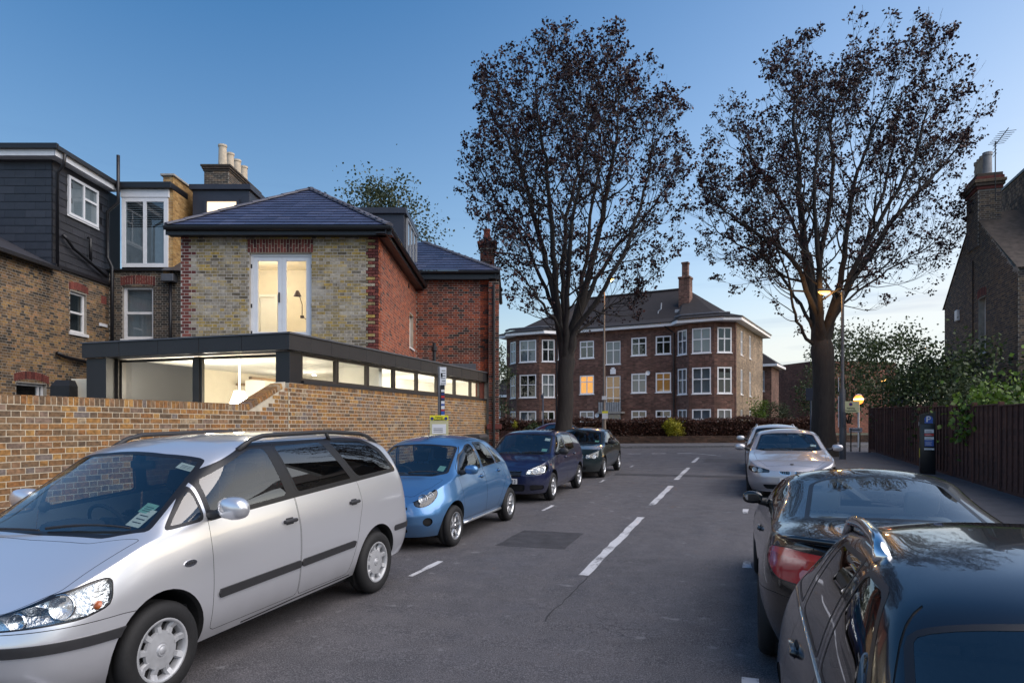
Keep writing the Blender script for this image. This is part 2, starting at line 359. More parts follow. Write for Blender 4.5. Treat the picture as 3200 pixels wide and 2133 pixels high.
# ---------------------------------------------------------- road markings
def dash(name, s0, t0, s1, t1, wd, z=.004, taper=1.0):
    A, B = Vector((s0, t0, 0)), Vector((s1, t1, 0)); d = (B - A).normalized(); nrm = Vector((-d.y, d.x, 0)); mb = MB(); k = max(2, int((B - A).length / .25)); pr = None
    for i in range(k + 1):
        P = A.lerp(B, i / k); j1, j2 = random.uniform(-.012, .012), random.uniform(-.012, .012)
        a, b_ = P + nrm * (wd / 2 + j1), P - nrm * (wd / 2 + j2); cur = (st(a.x, a.y, z), st(b_.x, b_.y, z))
        if pr: mb.face([pr[0], cur[0], cur[1], pr[1]])
        pr = cur
    return mb.build(name, PAINT)
for s0, s1 in ((7.8, 12.4), (14.0, 17.9), (19.5, 23.8), (26.2, 29.2)):
    tag(dash('centre_line', s0, -1.76, s1, -1.74, .13), kind='structure')
for i, (s0, s1) in enumerate(((29.2, 30.0), (30.0, 30.7), (30.7, 31.2))):
    pass
for s0, s1 in ((2.2, 2.9), (7.15, 8.0), (12.7, 13.5), (18.3, 19.0), (23.6, 24.3)):
    tag(dash('parking_bay_line', s0, -3.67, s1, -3.67, .075), kind='structure')
for s0, s1 in ((4.2, 5.15), (8.75, 9.15), (13.4, 14.0)):
    tag(dash('parking_bay_line', s0, .05, s1, .05, .10), kind='structure')
for k in range(3):        # give-way dashes across the mouth of the street
    x0 = 6.3 + k * 1.15 - .1
    for y_, dx in ((30.9, 0),):
        mb = MB(); q = [(x0 - 1.0, y_ + .0), (x0 - .35, y_ + .0), (x0 - .35, y_ + .22), (x0 - 1.0, y_ + .22)]
        mb.face([(x, y, gz(x, y) + .004) for x, y in q]); tag(mb.build('give_way_line', PAINT), kind='structure')
mb = MB(); pr = None
for i in range(9):        # the centre line swings into the junction
    a = i / 8; x = 8.05 + .75 * math.sin(a * 1.5); y = 30.95 - 1.9 * (1 - math.cos(a * 1.45)) ; w_ = .08
    x, y = (7.9 + .85 * a + .1 * a * a, 31.0 - 2.0 * a ** 2.2)
    cur = (Vector((x - w_ * .3, y - w_, gz(x, y) + .004)), Vector((x + w_, y + w_, gz(x, y) + .004)))
    if pr: mb.face([pr[0], cur[0], cur[1], pr[1]])
    pr = cur
tag(mb.build('junction_line', PAINT), kind='structure')
# tarmac reinstatement seams, a shade darker than the road
def seam(pts, wd=.03):
    mb = MB(); pr = None
    for i, (s_, t_) in enumerate(pts):
        d = Vector(pts[min(i + 1, len(pts) - 1)]) - Vector(pts[max(i - 1, 0)]); d.normalize(); n_ = Vector((-d.y, d.x)) * wd * random.uniform(.6, 1.2) / 2
        cur = (st(s_ + n_.x, t_ + n_.y, .003), st(s_ - n_.x, t_ - n_.y, .003))
        if pr: mb.face([pr[0], cur[0], cur[1], pr[1]])
        pr = cur
    tag(mb.build('tarmac_seam', JOINT), kind='structure')
def wob(a, b_, k, amp): return [(a[0] + (b_[0] - a[0]) * i / k + random.uniform(-amp, amp), a[1] + (b_[1] - a[1]) * i / k + random.uniform(-amp, amp)) for i in range(k + 1)]
seam(wob((5.95, -1.72), (7.8, -1.70), 12, .02), .014)

PATCH = mat('tarmac_patch', (.0395, .038, .043), .8, var=.4, scale=5, bump=.6, bscale=150); PATCH2 = mat('tarmac_patch_pale', (.056, .053, .057), .8, var=.35, scale=4, bump=.6, bscale=130)
for (a, b_, c_, d_), m in (((9.2, 10.5, -3.35, -2.35), PATCH), ((20.45, 21.1, -3.7, 2.0), PATCH), ((26.5, 28.6, -1.4, .6), PATCH2)):
    q = [(a, c_), (a, d_), (b_, d_), (b_, c_)]; o_ = []
    for i in range(4):
        A, B = q[i], q[(i + 1) % 4]; k = max(2, int(math.hypot(B[0] - A[0], B[1] - A[1]) / .25)); o_ += [(A[0] + (B[0] - A[0]) * j / k + random.uniform(-.02, .02), A[1] + (B[1] - A[1]) * j / k + random.uniform(-.02, .02)) for j in range(k)]
    mb = MB(); mb.face([st(x, y, .0025) for x, y in o_][::-1]); tag(mb.build('tarmac_patch', m), kind='structure')
# ironwork
IRON = mat('cast_iron', (.05, .05, .055), .5, metal=.6, var=.2, bump=.4, bscale=60)
# ============================================================ cars
def gs1(a, sig):
    if sig <= 0: return a
    k = int(3 * sig) + 1; x = np.arange(-k, k + 1); g = np.exp(-x * x / (2 * sig * sig)); g /= g.sum()
    return np.convolve(np.pad(a, k, 'edge'), g, 'valid')
def curve(keys, xs, soft=.06):
    kx = [k[0] for k in keys]; kz = [k[1] for k in keys]; d = .01
    X = np.arange(min(kx[0], xs.min()) - .3, max(kx[-1], xs.max()) + .3, d); Z = gs1(np.interp(X, kx, kz), soft / d); return np.interp(xs, X, Z)
def chaikin(p, n=2, r=.25):
    p = [np.array(q, float) for q in p]
    for _ in range(n):
        o = []
        for i in range(len(p)):
            a, b_ = p[i], p[(i + 1) % len(p)]; o += [a + (b_ - a) * r, b_ + (a - b_) * r]
        p = o
    return p
def rounded(p, rad, n=4):
    "polygon with corners rounded to a radius"
    p = [np.array(q[:2], float) for q in p]; rr = [rad] * len(p); o = []
    for i in range(len(p)):
        a, b_, c = p[i - 1], p[i], p[(i + 1) % len(p)]; d1, d2 = a - b_, c - b_; l1, l2 = np.hypot(*d1), np.hypot(*d2)
        k = min(rr[i], l1 * .45, l2 * .45); A, B = b_ + d1 / l1 * k, b_ + d2 / l2 * k
        for j in range(n + 1):
            t = j / n; o.append(A * (1 - t) ** 2 + 2 * b_ * t * (1 - t) + B * t * t)
    return o
def sdf(poly, px, py):
    "signed distance to a polygon, negative inside"
    d = np.full(px.shape, 1e9); ins = np.zeros(px.shape, bool); n = len(poly)
    for i in range(n):
        ax, ay = poly[i]; bx, by = poly[(i + 1) % n]; ex, ey = bx - ax, by - ay; L = ex * ex + ey * ey + 1e-12
        t = np.clip(((px - ax) * ex + (py - ay) * ey) / L, 0, 1); d = np.minimum(d, (px - ax - t * ex) ** 2 + (py - ay - t * ey) ** 2)
        c = (ay > py) != (by > py)
        with np.errstate(divide='ignore', invalid='ignore'): xi = (bx - ax) * (py - ay) / (by - ay) + ax
        ins ^= c & (px < xi)
    d = np.sqrt(d); return np.where(ins, -d, d)

RUBBER = mat('tyre_rubber', (.009, .009, .010), .75, var=.2, scale=30, bump=.2, bscale=90)
PLASTIC = mat('black_plastic', (.022, .022, .025), .55, var=.15, scale=20)
TRIMB = mat('black_trim', (.010, .010, .012), .35, var=0)
DARK = mat('dark_void', (.008, .008, .009), .9, var=0)
CHROME = mat('chrome', (.75, .76, .78), .12, metal=1, var=0)
COVERM = mat('wheel_cover_silver', (.42, .43, .45), .42, metal=.35, var=.15, scale=14)
ALLOY = mat('wheel_silver', (.55, .56, .58), .32, metal=.85, var=.08, scale=20)
FABRIC = mat('seat_fabric', (.035, .036, .042), .9, var=.2, scale=60)
LEATHER = mat('pale_leather', (.28, .27, .26), .6, var=.1)
CARGLASS = glass('car_glass', (.60, .66, .66), 2.0)
PRIVACY = glass('privacy_glass', (.10, .11, .12), 2.2)
LENS = glass('headlight_lens', (.93, .95, .96), .9)
REFLECTOR = mat('lamp_reflector', (.72, .74, .76), .18, metal=1, var=.25, scale=30, bump=.6, bscale=40)
def lens_mat(name, col, rough=.1):
    m, n, l, b = nodes(name); b.inputs['Base Color'].default_value = (*col, 1); b.inputs['Roughness'].default_value = rough; b.inputs['Coat Weight'].default_value = 1
    b.inputs['Specular IOR Level'].default_value = .6
    w_ = n.new('ShaderNodeTexWave'); w_.inputs['Scale'].default_value = 30; tcn = n.new('ShaderNodeTexCoord'); l.new(tcn.outputs['Object'], w_.inputs[0])
    bp = n.new('ShaderNodeBump'); bp.inputs['Strength'].default_value = .15; l.new(w_.outputs['Fac'], bp.inputs['Height']); l.new(bp.outputs[0], b.inputs['Normal']); return m
TAILRED = lens_mat('tail_lamp_red', (.42, .012, .02)); AMBER = lens_mat('indicator_amber', (.55, .13, .03))
PLATEW = mat('plate_white', (.62, .62, .62), .4, var=.05); PLATEY = mat('plate_yellow', (.6, .45, .03), .4, var=.05)
PAPER = mat('paper', (.62, .66, .62), .6, var=.1, scale=40); PAPERG = mat('paper_green', (.22, .45, .38), .6, var=.15, scale=40)
def car_paint(name, col, metal=.55, rough=.32, dirt=.06, film=.55):
    m, n, l, b = nodes(name); b.inputs['Metallic'].default_value = metal; b.inputs['Roughness'].default_value = rough
    b.inputs['Coat Weight'].default_value = 1.0; b.inputs['Coat Roughness'].default_value = .025; b.inputs['Coat IOR'].default_value = 1.5
    tcn = n.new('ShaderNodeTexCoord'); no = n.new('ShaderNodeTexNoise'); no.inputs['Scale'].default_value = 3; no.inputs['Detail'].default_value = 8; l.new(tcn.outputs['Object'], no.inputs['Vector'])
    sp = n.new('ShaderNodeSeparateXYZ'); l.new(tcn.outputs['Object'], sp.inputs[0])
    mr = n.new('ShaderNodeMapRange'); mr.inputs[1].default_value = .55; mr.inputs[2].default_value = .22; mr.inputs[4].default_value = film; l.new(sp.outputs['Z'], mr.inputs[0])     # road film low on the sills
    mu = n.new('ShaderNodeMath'); mu.operation = 'MULTIPLY'; l.new(mr.outputs[0], mu.inputs[0]); l.new(no.outputs['Fac'], mu.inputs[1])
    mx_ = n.new('ShaderNodeMixRGB'); mx_.inputs[1].default_value = (*col, 1); mx_.inputs[2].default_value = (.09, .085, .08, 1); l.new(mu.outputs[0], mx_.inputs[0]); l.new(mx_.outputs[0], b.inputs['Base Color'])
    r2 = n.new('ShaderNodeMapRange'); r2.inputs[3].default_value = .02; r2.inputs[4].default_value = .02 + dirt; l.new(no.outputs['Fac'], r2.inputs[0]); l.new(r2.outputs[0], b.inputs['Coat Roughness'])
    return m

def wheel_meshes(key, r, rr, wd, spokes, style, m_rim):
    "tyre, rim and spokes turned round local y, outer face towards +y"
    M90 = Matrix.Rotation(R(-90), 4, 'X')
    mb = MB(); s_ = wd / 2; mb.lathe([(rr - .01, -s_ * .8), (rr + .01, -s_ * .95), (r - .05, -s_ * 1.02), (r - .018, -s_ * .88), (r - .002, -s_ * .6), (r, -.02), (r - .008, -.012), (r - .008, .012), (r, .02), (r - .002, s_ * .6), (r - .018, s_ * .88), (r - .05, s_ * 1.02), (rr + .025, s_ * 1.0), (rr + .006, s_ * .93), (rr - .012, s_ * .80)], 40, M90)
    tyre = mb.data(key + '_tyre', RUBBER, True)
    mb = MB(); mb.lathe([(rr + .004, s_ * .90), (rr - .004, s_ * .93), (rr - .016, s_ * .90), (rr - .022, s_ * .6), (rr - .03, -s_ * .5), (rr - .028, -s_ * .8)], 40, M90)
    rim = mb.data(key + '_rim', m_rim, True)
    mb = MB(); hub = rr * (.30 if style == 'alloy' else .60)
    k0 = s_ * .72
    if style == 'cover':
        mb.lathe([(.001, k0 + .012), (rr * .17, k0 + .014), (rr * .2, k0 + .004), (rr * .26, k0 + .006), (hub, k0 + .0), (hub * 1.04, k0 - .02)], 40, M90)
    else:
        mb.lathe([(.001, k0 - .01), (rr * .16, k0 - .008), (rr * .18, k0 - .02), (hub, k0 - .018), (hub * 1.02, k0 - .045)], 30, M90)
    for i in range(spokes):
        a = 2 * math.pi * i / spokes + .13; ca, sa = math.cos(a), math.sin(a)
        wi, wo = (rr * .22, rr * .27) if style == 'cover' else (rr * .17, rr * .15)
        if style == 'five': wi, wo = rr * .22, rr * .30
        def P(rad, side, yy): return Vector((ca * rad - sa * side, yy, sa * rad + ca * side))
        r0, r1 = hub * .9, rr * .965
        q = []
        for rad, wv, yy in ((r0, wi / 2, k0 - .002), ((r0 + r1) / 2, (wi + wo) * .24, k0 - .012), (r1, wo / 2, k0 + .012)):
            q.append([P(rad, -wv, yy - .012), P(rad, -wv * .6, yy + .006), P(rad, wv * .6, yy + .006), P(rad, wv, yy - .012), P(rad, wv * .9, yy - .05), P(rad, -wv * .9, yy - .05)])
        for j in range(2):
            for k in range(6): mb.face([q[j][k], q[j][(k + 1) % 6], q[j + 1][(k + 1) % 6], q[j + 1][k]])
    sp_ = mb.data(key + '_spokes', m_rim, False)
    mb = MB(); mb.lathe([(.001, k0 - .045), (rr * .97, k0 - .045)], 30, M90); mb.lathe([(.001, -.03), (r * .9, -.03)], 24, M90)
    back = mb.data(key + '_brake', DARK, False)
    mb = MB(); mb.lathe([(.001, k0 + .018), (rr * .12, k0 + .017), (rr * .15, k0 + .008)], 24, M90); cap = mb.data(key + '_cap', CHROME if style != 'cover' else m_rim, True)
    return tyre, rim, sp_, back, cap

class Car:
    def __init__(c, name, sp, label, cat='car'):
        c.sp = sp; c.root = empty(name, label=label, cat=cat); c.W = sp['W']; c.L = sp['L']; c.grid(); c.regions = []
    # ---------------------------------------------------- body surface
    def grid(c):
        sp = c.sp; W, L = c.W, c.L; du = sp.get('du', .032)
        af, pf, ar, pr = sp['plan']
        th = np.linspace(0, np.pi / 2, 400)
        fx, fw = af * (1 - np.cos(th) ** (2 / pf)), np.sin(th) ** (2 / pf)
        rx, rw = L - ar * (1 - np.cos(th[::-1]) ** (2 / pr)), np.sin(th[::-1]) ** (2 / pr)
        X = np.concatenate([fx, rx]); Wf = np.concatenate([fw, rw]); s = np.concatenate([[0], np.cumsum(np.hypot(np.diff(X), np.diff(Wf * W)))])
        n = int(s[-1] / du); q = np.linspace(0, s[-1], n); x = np.interp(q, s, X); wf = np.interp(q, s, Wf); wf[0] = wf[-1] = 0
        c.q, c.qmax, c.x, c.wf = q, s[-1], x, wf
        kx = lambda key, soft=.06: curve(sp[key], x, soft)
        zb, zs, zr, zt, rr = kx('zbot'), kx('zbelt'), kx('zroof_edge'), kx('ztop'), kx('roof_ratio')
        wx = kx('wplan') if 'wplan' in sp else np.ones_like(x)
        nl, nu = sp.get('nl', 26), sp.get('nu', 34)
        h = np.linspace(0, 1, nl); ph = np.interp(h, [k[0] for k in sp['prof']], [k[1] for k in sp['prof']]); ph = gs1(ph, 1.2)
        ph[-1] = sp['prof'][-1][1]
        lowY = (wf * W * wx)[:, None] * ph[None, :]; lowZ = zb[:, None] + h[None, :] * (zs - zb)[:, None]
        # flares over the wheels
        for xw in sp['axles']:
            fl = sp.get('flare', .014) * np.exp(-((x - xw) / .34) ** 2)[:, None] * np.exp(-((lowZ - .56) / .20) ** 2); lowY = lowY + fl * (wf > .9)[:, None]
        m = 60; t = np.linspace(0, 1, m); yb, yr = lowY[:, -1], lowY[:, -1] * rr
        half = t < .5; a = np.where(half, t / .5, 1); b_ = np.where(half, 0, (t - .5) / .5)
        bul = sp.get('bulge', .02)
        uy = yb[:, None] + (yr - yb)[:, None] * a + bul * (4 * a * (1 - a))[None, :] * (yb > .3)[:, None]; uy = uy * (1 - b_)[None, :]
        uz = zs[:, None] + (zr - zs)[:, None] * a[None, :] + (zt - zr)[:, None] * (1 - (1 - b_) ** sp.get('crown', 2.2))[None, :]
        for _ in range(sp.get('rsmooth', 14)):
            uy[:, 1:-1] = (uy[:, :-2] + 2 * uy[:, 1:-1] + uy[:, 2:]) / 4; uz[:, 1:-1] = (uz[:, :-2] + 2 * uz[:, 1:-1] + uz[:, 2:]) / 4
        tu = np.linspace(0, 1, nu + 1); ii = tu * (m - 1)
        UY = np.array([np.interp(ii, np.arange(m), r_) for r_ in uy]); UZ = np.array([np.interp(ii, np.arange(m), r_) for r_ in uz])
        Y = np.concatenate([lowY, UY[:, 1:]], 1); Z = np.concatenate([lowZ, UZ[:, 1:]], 1); c.jb = nl - 1; c.jr = nl - 1 + nu // 2
        for _ in range(2):
            Y[:, 1:-1] = (Y[:, :-2] + 2 * Y[:, 1:-1] + Y[:, 2:]) / 4; Z[:, 1:-1] = (Z[:, :-2] + 2 * Z[:, 1:-1] + Z[:, 2:]) / 4
        Y[:, -1] = 0; Y[0] = 0; Y[-1] = 0
        Xg = np.repeat(x[:, None], Y.shape[1], 1)
        fn = np.clip(1 - x / sp.get('nose_len', .9), 0, 1) ** 2; ft = np.clip(1 - (L - x) / sp.get('tail_len', .9), 0, 1) ** 2
        Xg = Xg + fn[:, None] * np.interp(Z, [k[0] for k in sp['nose']], [k[1] for k in sp['nose']]) + ft[:, None] * np.interp(Z, [k[0] for k in sp['tail']], [k[1] for k in sp['tail']])
        P = np.stack([Xg, Y, Z], -1); c.P = P
        # smooth normals, mirrored neighbours at the centreline
        du_ = np.gradient(P, axis=0); Pv = np.concatenate([P, P[:, -2:-1] * np.array([1, -1, 1])], 1); dv = np.gradient(Pv, axis=1)[:, :-1]
        du_[0] = P[1] - P[1] * np.array([1, -1, 1]); du_[-1] = P[-2] * np.array([1, -1, 1]) - P[-2]
        N = np.cross(dv, du_); ln = np.linalg.norm(N, axis=-1, keepdims=True); N = np.where(ln > 1e-9, N / np.maximum(ln, 1e-9), 0)
        N[..., 0] = np.where(ln[..., 0] > 1e-9, N[..., 0], -1)
        if (N[len(x) // 2, 5, 1]) < 0: N = -N
        c.N = N; c.zb, c.zs = zb, zs
    def ysurf(c, x, z):
        i = int(np.argmin(np.abs(c.x - x) + (c.wf < .8) * 9)); return float(np.interp(z, c.P[i, :c.jb + 1, 2], c.P[i, :c.jb + 1, 1]))
    def surf(c, x, z):
        "point and normal on the side at (x, z), belt and glass included"
        k = c.jr + 1; sel = np.abs(c.P[:, :k, 0] - x) + np.abs(c.P[:, :k, 2] - z) + (c.wf < .55)[:, None] * 9
        i, j = np.unravel_index(np.argmin(sel), sel.shape); p, n = c.P[i, j], c.N[i, j]
        return Vector((x, p[1] - (n[0] * (x - p[0]) + n[2] * (z - p[2])) / max(n[1], .2), z)), Vector(n)
    def top(c, x, y):
        i0 = c.jr - 3; sel = np.abs(c.P[:, i0:, 0] - x) + np.abs(c.P[:, i0:, 1] - abs(y)); i, j = np.unravel_index(np.argmin(sel), sel.shape); p, n = c.P[i, j + i0], c.N[i, j + i0]
        return Vector((x, y, p[2] - (n[0] * (x - p[0]) + n[1] * (abs(y) - p[1])) / max(n[2], .2))), Vector((n[0], n[1] * (1 if y >= 0 else -1), n[2]))
    def front(c, q, z):
        i = int(np.argmin(np.abs(c.q - q))); col = c.P[i, :c.jb + 2]; j = int(np.argmin(np.abs(col[:, 2] - z))); return Vector(col[j]), Vector(c.N[i, j])
    # ---------------------------------------------------- regions cut from the surface
    def region(c, name, proj, poly, m, rad=.03, off=0.0, trim=None, wall=0.0, sub=None, label=None, keep=True, smooth=None, per_side=True, kids=None):
        c.regions.append(dict(name=name, proj=proj, poly=rounded(poly, rad) if rad else [np.array(p) for p in poly], mat=m, off=off, trim=trim, wall=wall, label=label, keep=keep, per_side=per_side, parent=sub))
    def cut(c, body_mat, body_name='body'):
        P, N = c.P, c.N; ni, nj = P.shape[:2]; J = np.arange(nj)[None, :].repeat(ni, 0); big = 1e3
        Fs = []
        for r in c.regions:
            pr = r['proj']
            if pr == 'side': f = sdf(r['poly'], P[..., 0], P[..., 2]); f = np.where((J > c.jr + 2) | (c.wf < .6)[:, None], big, f)
            elif pr == 'front': f = sdf(r['poly'], np.repeat(c.q[:, None], nj, 1), P[..., 2]); f = np.where(J > c.jb + 6, big, f)
            elif pr == 'rear': f = sdf(r['poly'], np.repeat((c.qmax - c.q)[:, None], nj, 1), P[..., 2]); f = np.where(J > c.jr + 2, big, f)
            elif pr == 'frontview': f = sdf(r['poly'], P[..., 1], P[..., 2]); f = np.where((P[..., 0] > r.get('xmax', c.L * .35)) , big, f)
            elif pr == 'rearview': f = sdf(r['poly'], P[..., 1], P[..., 2]); f = np.where((P[..., 0] < c.L * .62), big, f)
            elif pr == 'top': f = sdf(r['poly'], P[..., 0], P[..., 1]); f = np.where(J < c.jr - 6, big, f)
            elif pr == 'topall': f = sdf(r['poly'], P[..., 0], P[..., 1]); f = np.where(J < c.jb, big, f)
            Fs.append(f)
        Fa = np.stack(Fs, -1)
        D = np.concatenate([P, N, Fa], -1)
        quads = np.stack([D[:-1, :-1], D[1:, :-1], D[1:, 1:], D[:-1, 1:]], 2).reshape(-1, 4, D.shape[-1])
        mn = quads[..., 6:].min(1); need = (mn < .08).any(1)
        parts = {-1: []}
        for qd in quads[~need]: parts[-1].append(qd)
        def split(poly, k, lv=0.0):
            ins, out = [], []; n = len(poly)
            for i in range(n):
                a, b_ = poly[i], poly[(i + 1) % n]; fa, fb = a[k] - lv, b_[k] - lv
                (ins if fa < 0 else out).append(a)
                if (fa < 0) != (fb < 0):
                    t = fa / (fa - fb); p = a + (b_ - a) * t; ins.append(p); out.append(p)
            return (ins if len(ins) > 2 else None), (out if len(out) > 2 else None)
        for qd in quads[need]:
            rest = [list(qd)]
            for k, r in enumerate(c.regions):
                nxt = []
                for pl in rest:
                    vals = [v[6 + k] for v in pl]
                    if min(vals) >= 0: nxt.append(pl); continue
                    ins, out = split(pl, 6 + k)
                    if out: nxt.append(out)
                    if ins and r['keep']:
                        if r['trim']:
                            core, edge = split(ins, 6 + k, -r['trim'][0])
                            if core: parts.setdefault((k, 'core'), []).append(core)
                            if edge: parts.setdefault((k, 'trim'), []).append(edge)
                        else: parts.setdefault((k, 'core'), []).append(ins)
                rest = nxt
            parts[-1] += rest
        objs = {}
        def mesh_of(name, polys, m, parent, sides, off=0.0, wall=0.0, label=None):
            V, Nn, Fc, idx, seen = [], [], [], {}, set()
            for sgn in sides:
                for pl in polys:
                    f = []
                    for v in pl:
                        y = v[1] * sgn; key = (round(v[0], 4), round(y, 4), round(v[2], 4))
                        if key not in idx:
                            idx[key] = len(V); nn = Vector((v[3], v[4] * sgn, v[5])); nn = nn.normalized() if nn.length > 1e-6 else Vector((0, 0, 1)); V.append(Vector((v[0], y, v[2])) + nn * off); Nn.append(nn)
                        g = idx[key]
                        if not f or f[-1] != g: f.append(g)
                    if f and f[0] == f[-1]: f.pop()
                    if len(f) > 2 and len(set(f)) == len(f) and frozenset(f) not in seen: seen.add(frozenset(f)); Fc.append(tuple(f))
            if not Fc: return None
            Fc = [f if sum((Nn[i] for i in f), Vector()).dot((V[f[1]] - V[f[0]]).cross(V[f[2]] - V[f[0]])) >= 0 else f[::-1] for f in Fc]
            if wall:
                ec = {}
                for f in Fc:
                    for i in range(len(f)):
                        e = (f[i], f[(i + 1) % len(f)]); ec[e] = ec.get(e, 0) + 1
                for (a, b_) in [e for e in ec if (e[1], e[0]) not in ec]:
                    if abs(V[a].y) < 1e-4 and abs(V[b_].y) < 1e-4: continue
                    k = len(V); V += [V[a].copy(), V[b_].copy(), V[b_] - Nn[b_] * wall, V[a] - Nn[a] * wall]
                    nn = (V[b_] - V[a]).cross(Nn[a]); nn = nn.normalized() if nn.length > 1e-9 else Nn[a]; Nn += [nn] * 4; Fc.append((k + 1, k, k + 3, k + 2))
            good = []
            for f in Fc:          # wind every face to agree with the surface normal, drop slivers
                nv = Vector((0, 0, 0)); o_ = V[f[0]]
                for i in range(1, len(f) - 1): nv += (V[f[i]] - o_).cross(V[f[i + 1]] - o_)
                if nv.length < 1e-10: continue
                good.append(f if nv.dot(sum((Nn[i] for i in f), Vector())) >= 0 else f[::-1])
            me = bpy.data.meshes.new(name); me.from_pydata([tuple(v) for v in V], [], good); me.materials.append(m)
            me.polygons.foreach_set('use_smooth', [True] * len(me.polygons)); me.validate(clean_customdata=False); me.update()
            if len(me.vertices) == len(V): me.normals_split_custom_set_from_vertices([tuple(n_) for n_ in Nn])
            o = link(name, me, parent)
            if label: o['label'] = label
            return o
        c.body = mesh_of(body_name, parts[-1], body_mat, c.root, (1, -1))
        for k, r in enumerate(c.regions):
            for sides in (((1,), (-1,)) if r['per_side'] else ((1, -1),)):
                par = c.root
                if r['parent'] is not None:
                    par = objs.get((r['parent'], sides), objs.get((r['parent'], (1, -1)), c.root))
                core = parts.get((k, 'core'))
                if core:
                    o = mesh_of(r['name'], core, r['mat'], par, sides, r['off'], r['wall'], r['label'])
                    objs[(k, sides)] = o
                    if r['trim'] and parts.get((k, 'trim')):
                        mesh_of(r['trim'][2], parts[(k, 'trim')], r['trim'][1], o if par is c.root else par, sides, r['trim'][3] if len(r['trim']) > 3 else 0.0)
                        if r['trim'][2] == 'panel_gap': [ch.__setitem__('kind', 'stuff') for ch in (o if par is c.root else par).children if ch.name.startswith('panel_gap')]
        c.objs = objs; c.parts_raw = parts; c.mesh_of = mesh_of
    # ---------------------------------------------------- running gear
    def arch(c, ra):
        for xw in c.sp['axles']:
            zc = c.sp['tyre'] + .02
            poly = [(xw + ra * math.cos(a), zc + ra * math.sin(a)) for a in np.linspace(0, 2 * math.pi, 33)[:-1]]
            c.region('wheel_arch', 'side', poly, DARK, 0, keep=False)
    def liners(c, ra):
        for xw in c.sp['axles']:
            zc = c.sp['tyre'] + .02
            for sg in (1, -1):
                mb = MB(); pr = None
                for a in np.linspace(-.45, math.pi + .45, 30):
                    x, z = xw + ra * math.cos(a), zc + ra * math.sin(a); yo = c.ysurf(x, max(z, .2)) - .003
                    cur = [Vector((x, sg * yo, z)), Vector((xw + (ra - .012) * math.cos(a), sg * (yo - .03), zc + (ra - .012) * math.sin(a))), Vector((x, sg * (c.W * .5), z)), Vector((xw, sg * c.W * .5, zc))]
                    if pr: [mb.face([pr[i], cur[i], cur[i + 1], pr[i + 1]]) for i in range(3)]
                    pr = cur
                mb.build('wheel_arch_liner', DARK, c.root)
    def wheels(c, key, rr, spokes, style, m_rim, wd=.20, inset=.012, copies=None):
        r = c.sp['tyre']; ms = wheel_meshes(key, r, rr, wd, spokes, style, m_rim)
        for k, xw in enumerate(c.sp['axles']):
            for sg in (1, -1):
                yo = c.ysurf(xw, r * 1.9) - wd / 2 - inset
                e = bpy.data.objects.new('wheel', None); COL.objects.link(e); e.parent = c.root; e.location = (xw, sg * yo, r); e.empty_display_size = .1
                e.rotation_euler = (0, random.uniform(0, 6), 0) if sg > 0 else (0, random.uniform(0, 6), math.pi)
                for nm, me in zip(('tyre', 'rim', 'spokes', 'brake', 'hub_cap'), ms): link(nm, me, e)
        mb = MB(); z0 = .2
        mb.box(.35, c.L - .3, -c.W * .8, c.W * .8, z0, z0 + .05); mb.build('underbody', DARK, c.root)
    # ---------------------------------------------------- details
    def seam(c, pts, proj='side', w=.0035, sides=(1, -1), name='panel_gap', m=None):
        for sg in sides:
            mb = MB(); q = []
            for i in range(len(pts) - 1):
                a, b_ = pts[i], pts[i + 1]; k = max(1, int(math.hypot(b_[0] - a[0], b_[1] - a[1]) / .05))
                for j in range(k + (i == len(pts) - 2)):
                    u = a[0] + (b_[0] - a[0]) * j / k; v = a[1] + (b_[1] - a[1]) * j / k
                    if proj == 'side': p, n = c.surf(u, v)
                    elif proj == 'front': p, n = c.front(u, v)
                    else: p, n = c.top(u, v)
                    p = Vector((p.x, p.y * (sg if proj != 'top' else 1), p.z)); q.append(p)
            mb.tube(q, w, 4); mb.build(name, m or DARK, c.root)
            if proj == 'top': break
    def patch(c, mb, u, v, hw, hh, depth, proj='side', b=.01, tilt=0.0, sg=1, lift=0.0):
        "rounded block lying on the surface"
        p, n = c.surf(u, v) if proj == 'side' else (c.front(u, v) if proj == 'front' else c.top(u, v))
        z = Vector((0, 0, 1)); ax = z.cross(n).normalized() if proj != 'top' else Vector((1, 0, 0)); ay = n.cross(ax).normalized()
        if sg < 0: p = Vector((p.x, -p.y, p.z)); n = Vector((n.x, -n.y, n.z)); ax = Vector((-ax.x, ax.y, -ax.z)); ay = n.cross(ax).normalized()
        mt = Matrix((ax, ay, n)).transposed().to_4x4() @ Matrix.Rotation(tilt, 4, 'Z'); mt.translation = p + n * lift
        mb.bbox(-hw, hw, -hh, hh, -.01, depth, b, mt)
    def handles(c, spots, m=None):
        for x, z in spots:
            for sg in (1, -1):
                mb = MB(); c.patch(mb, x, z, .085, .016, .032, b=.014, sg=sg); o = mb.build('door_handle', m or c.pm, c.root, auto=40)
                mb = MB(); c.patch(mb, x, z, .05, .03, .004, b=.014, sg=sg); mb.build('handle_recess', DARK if m is None else m, o)
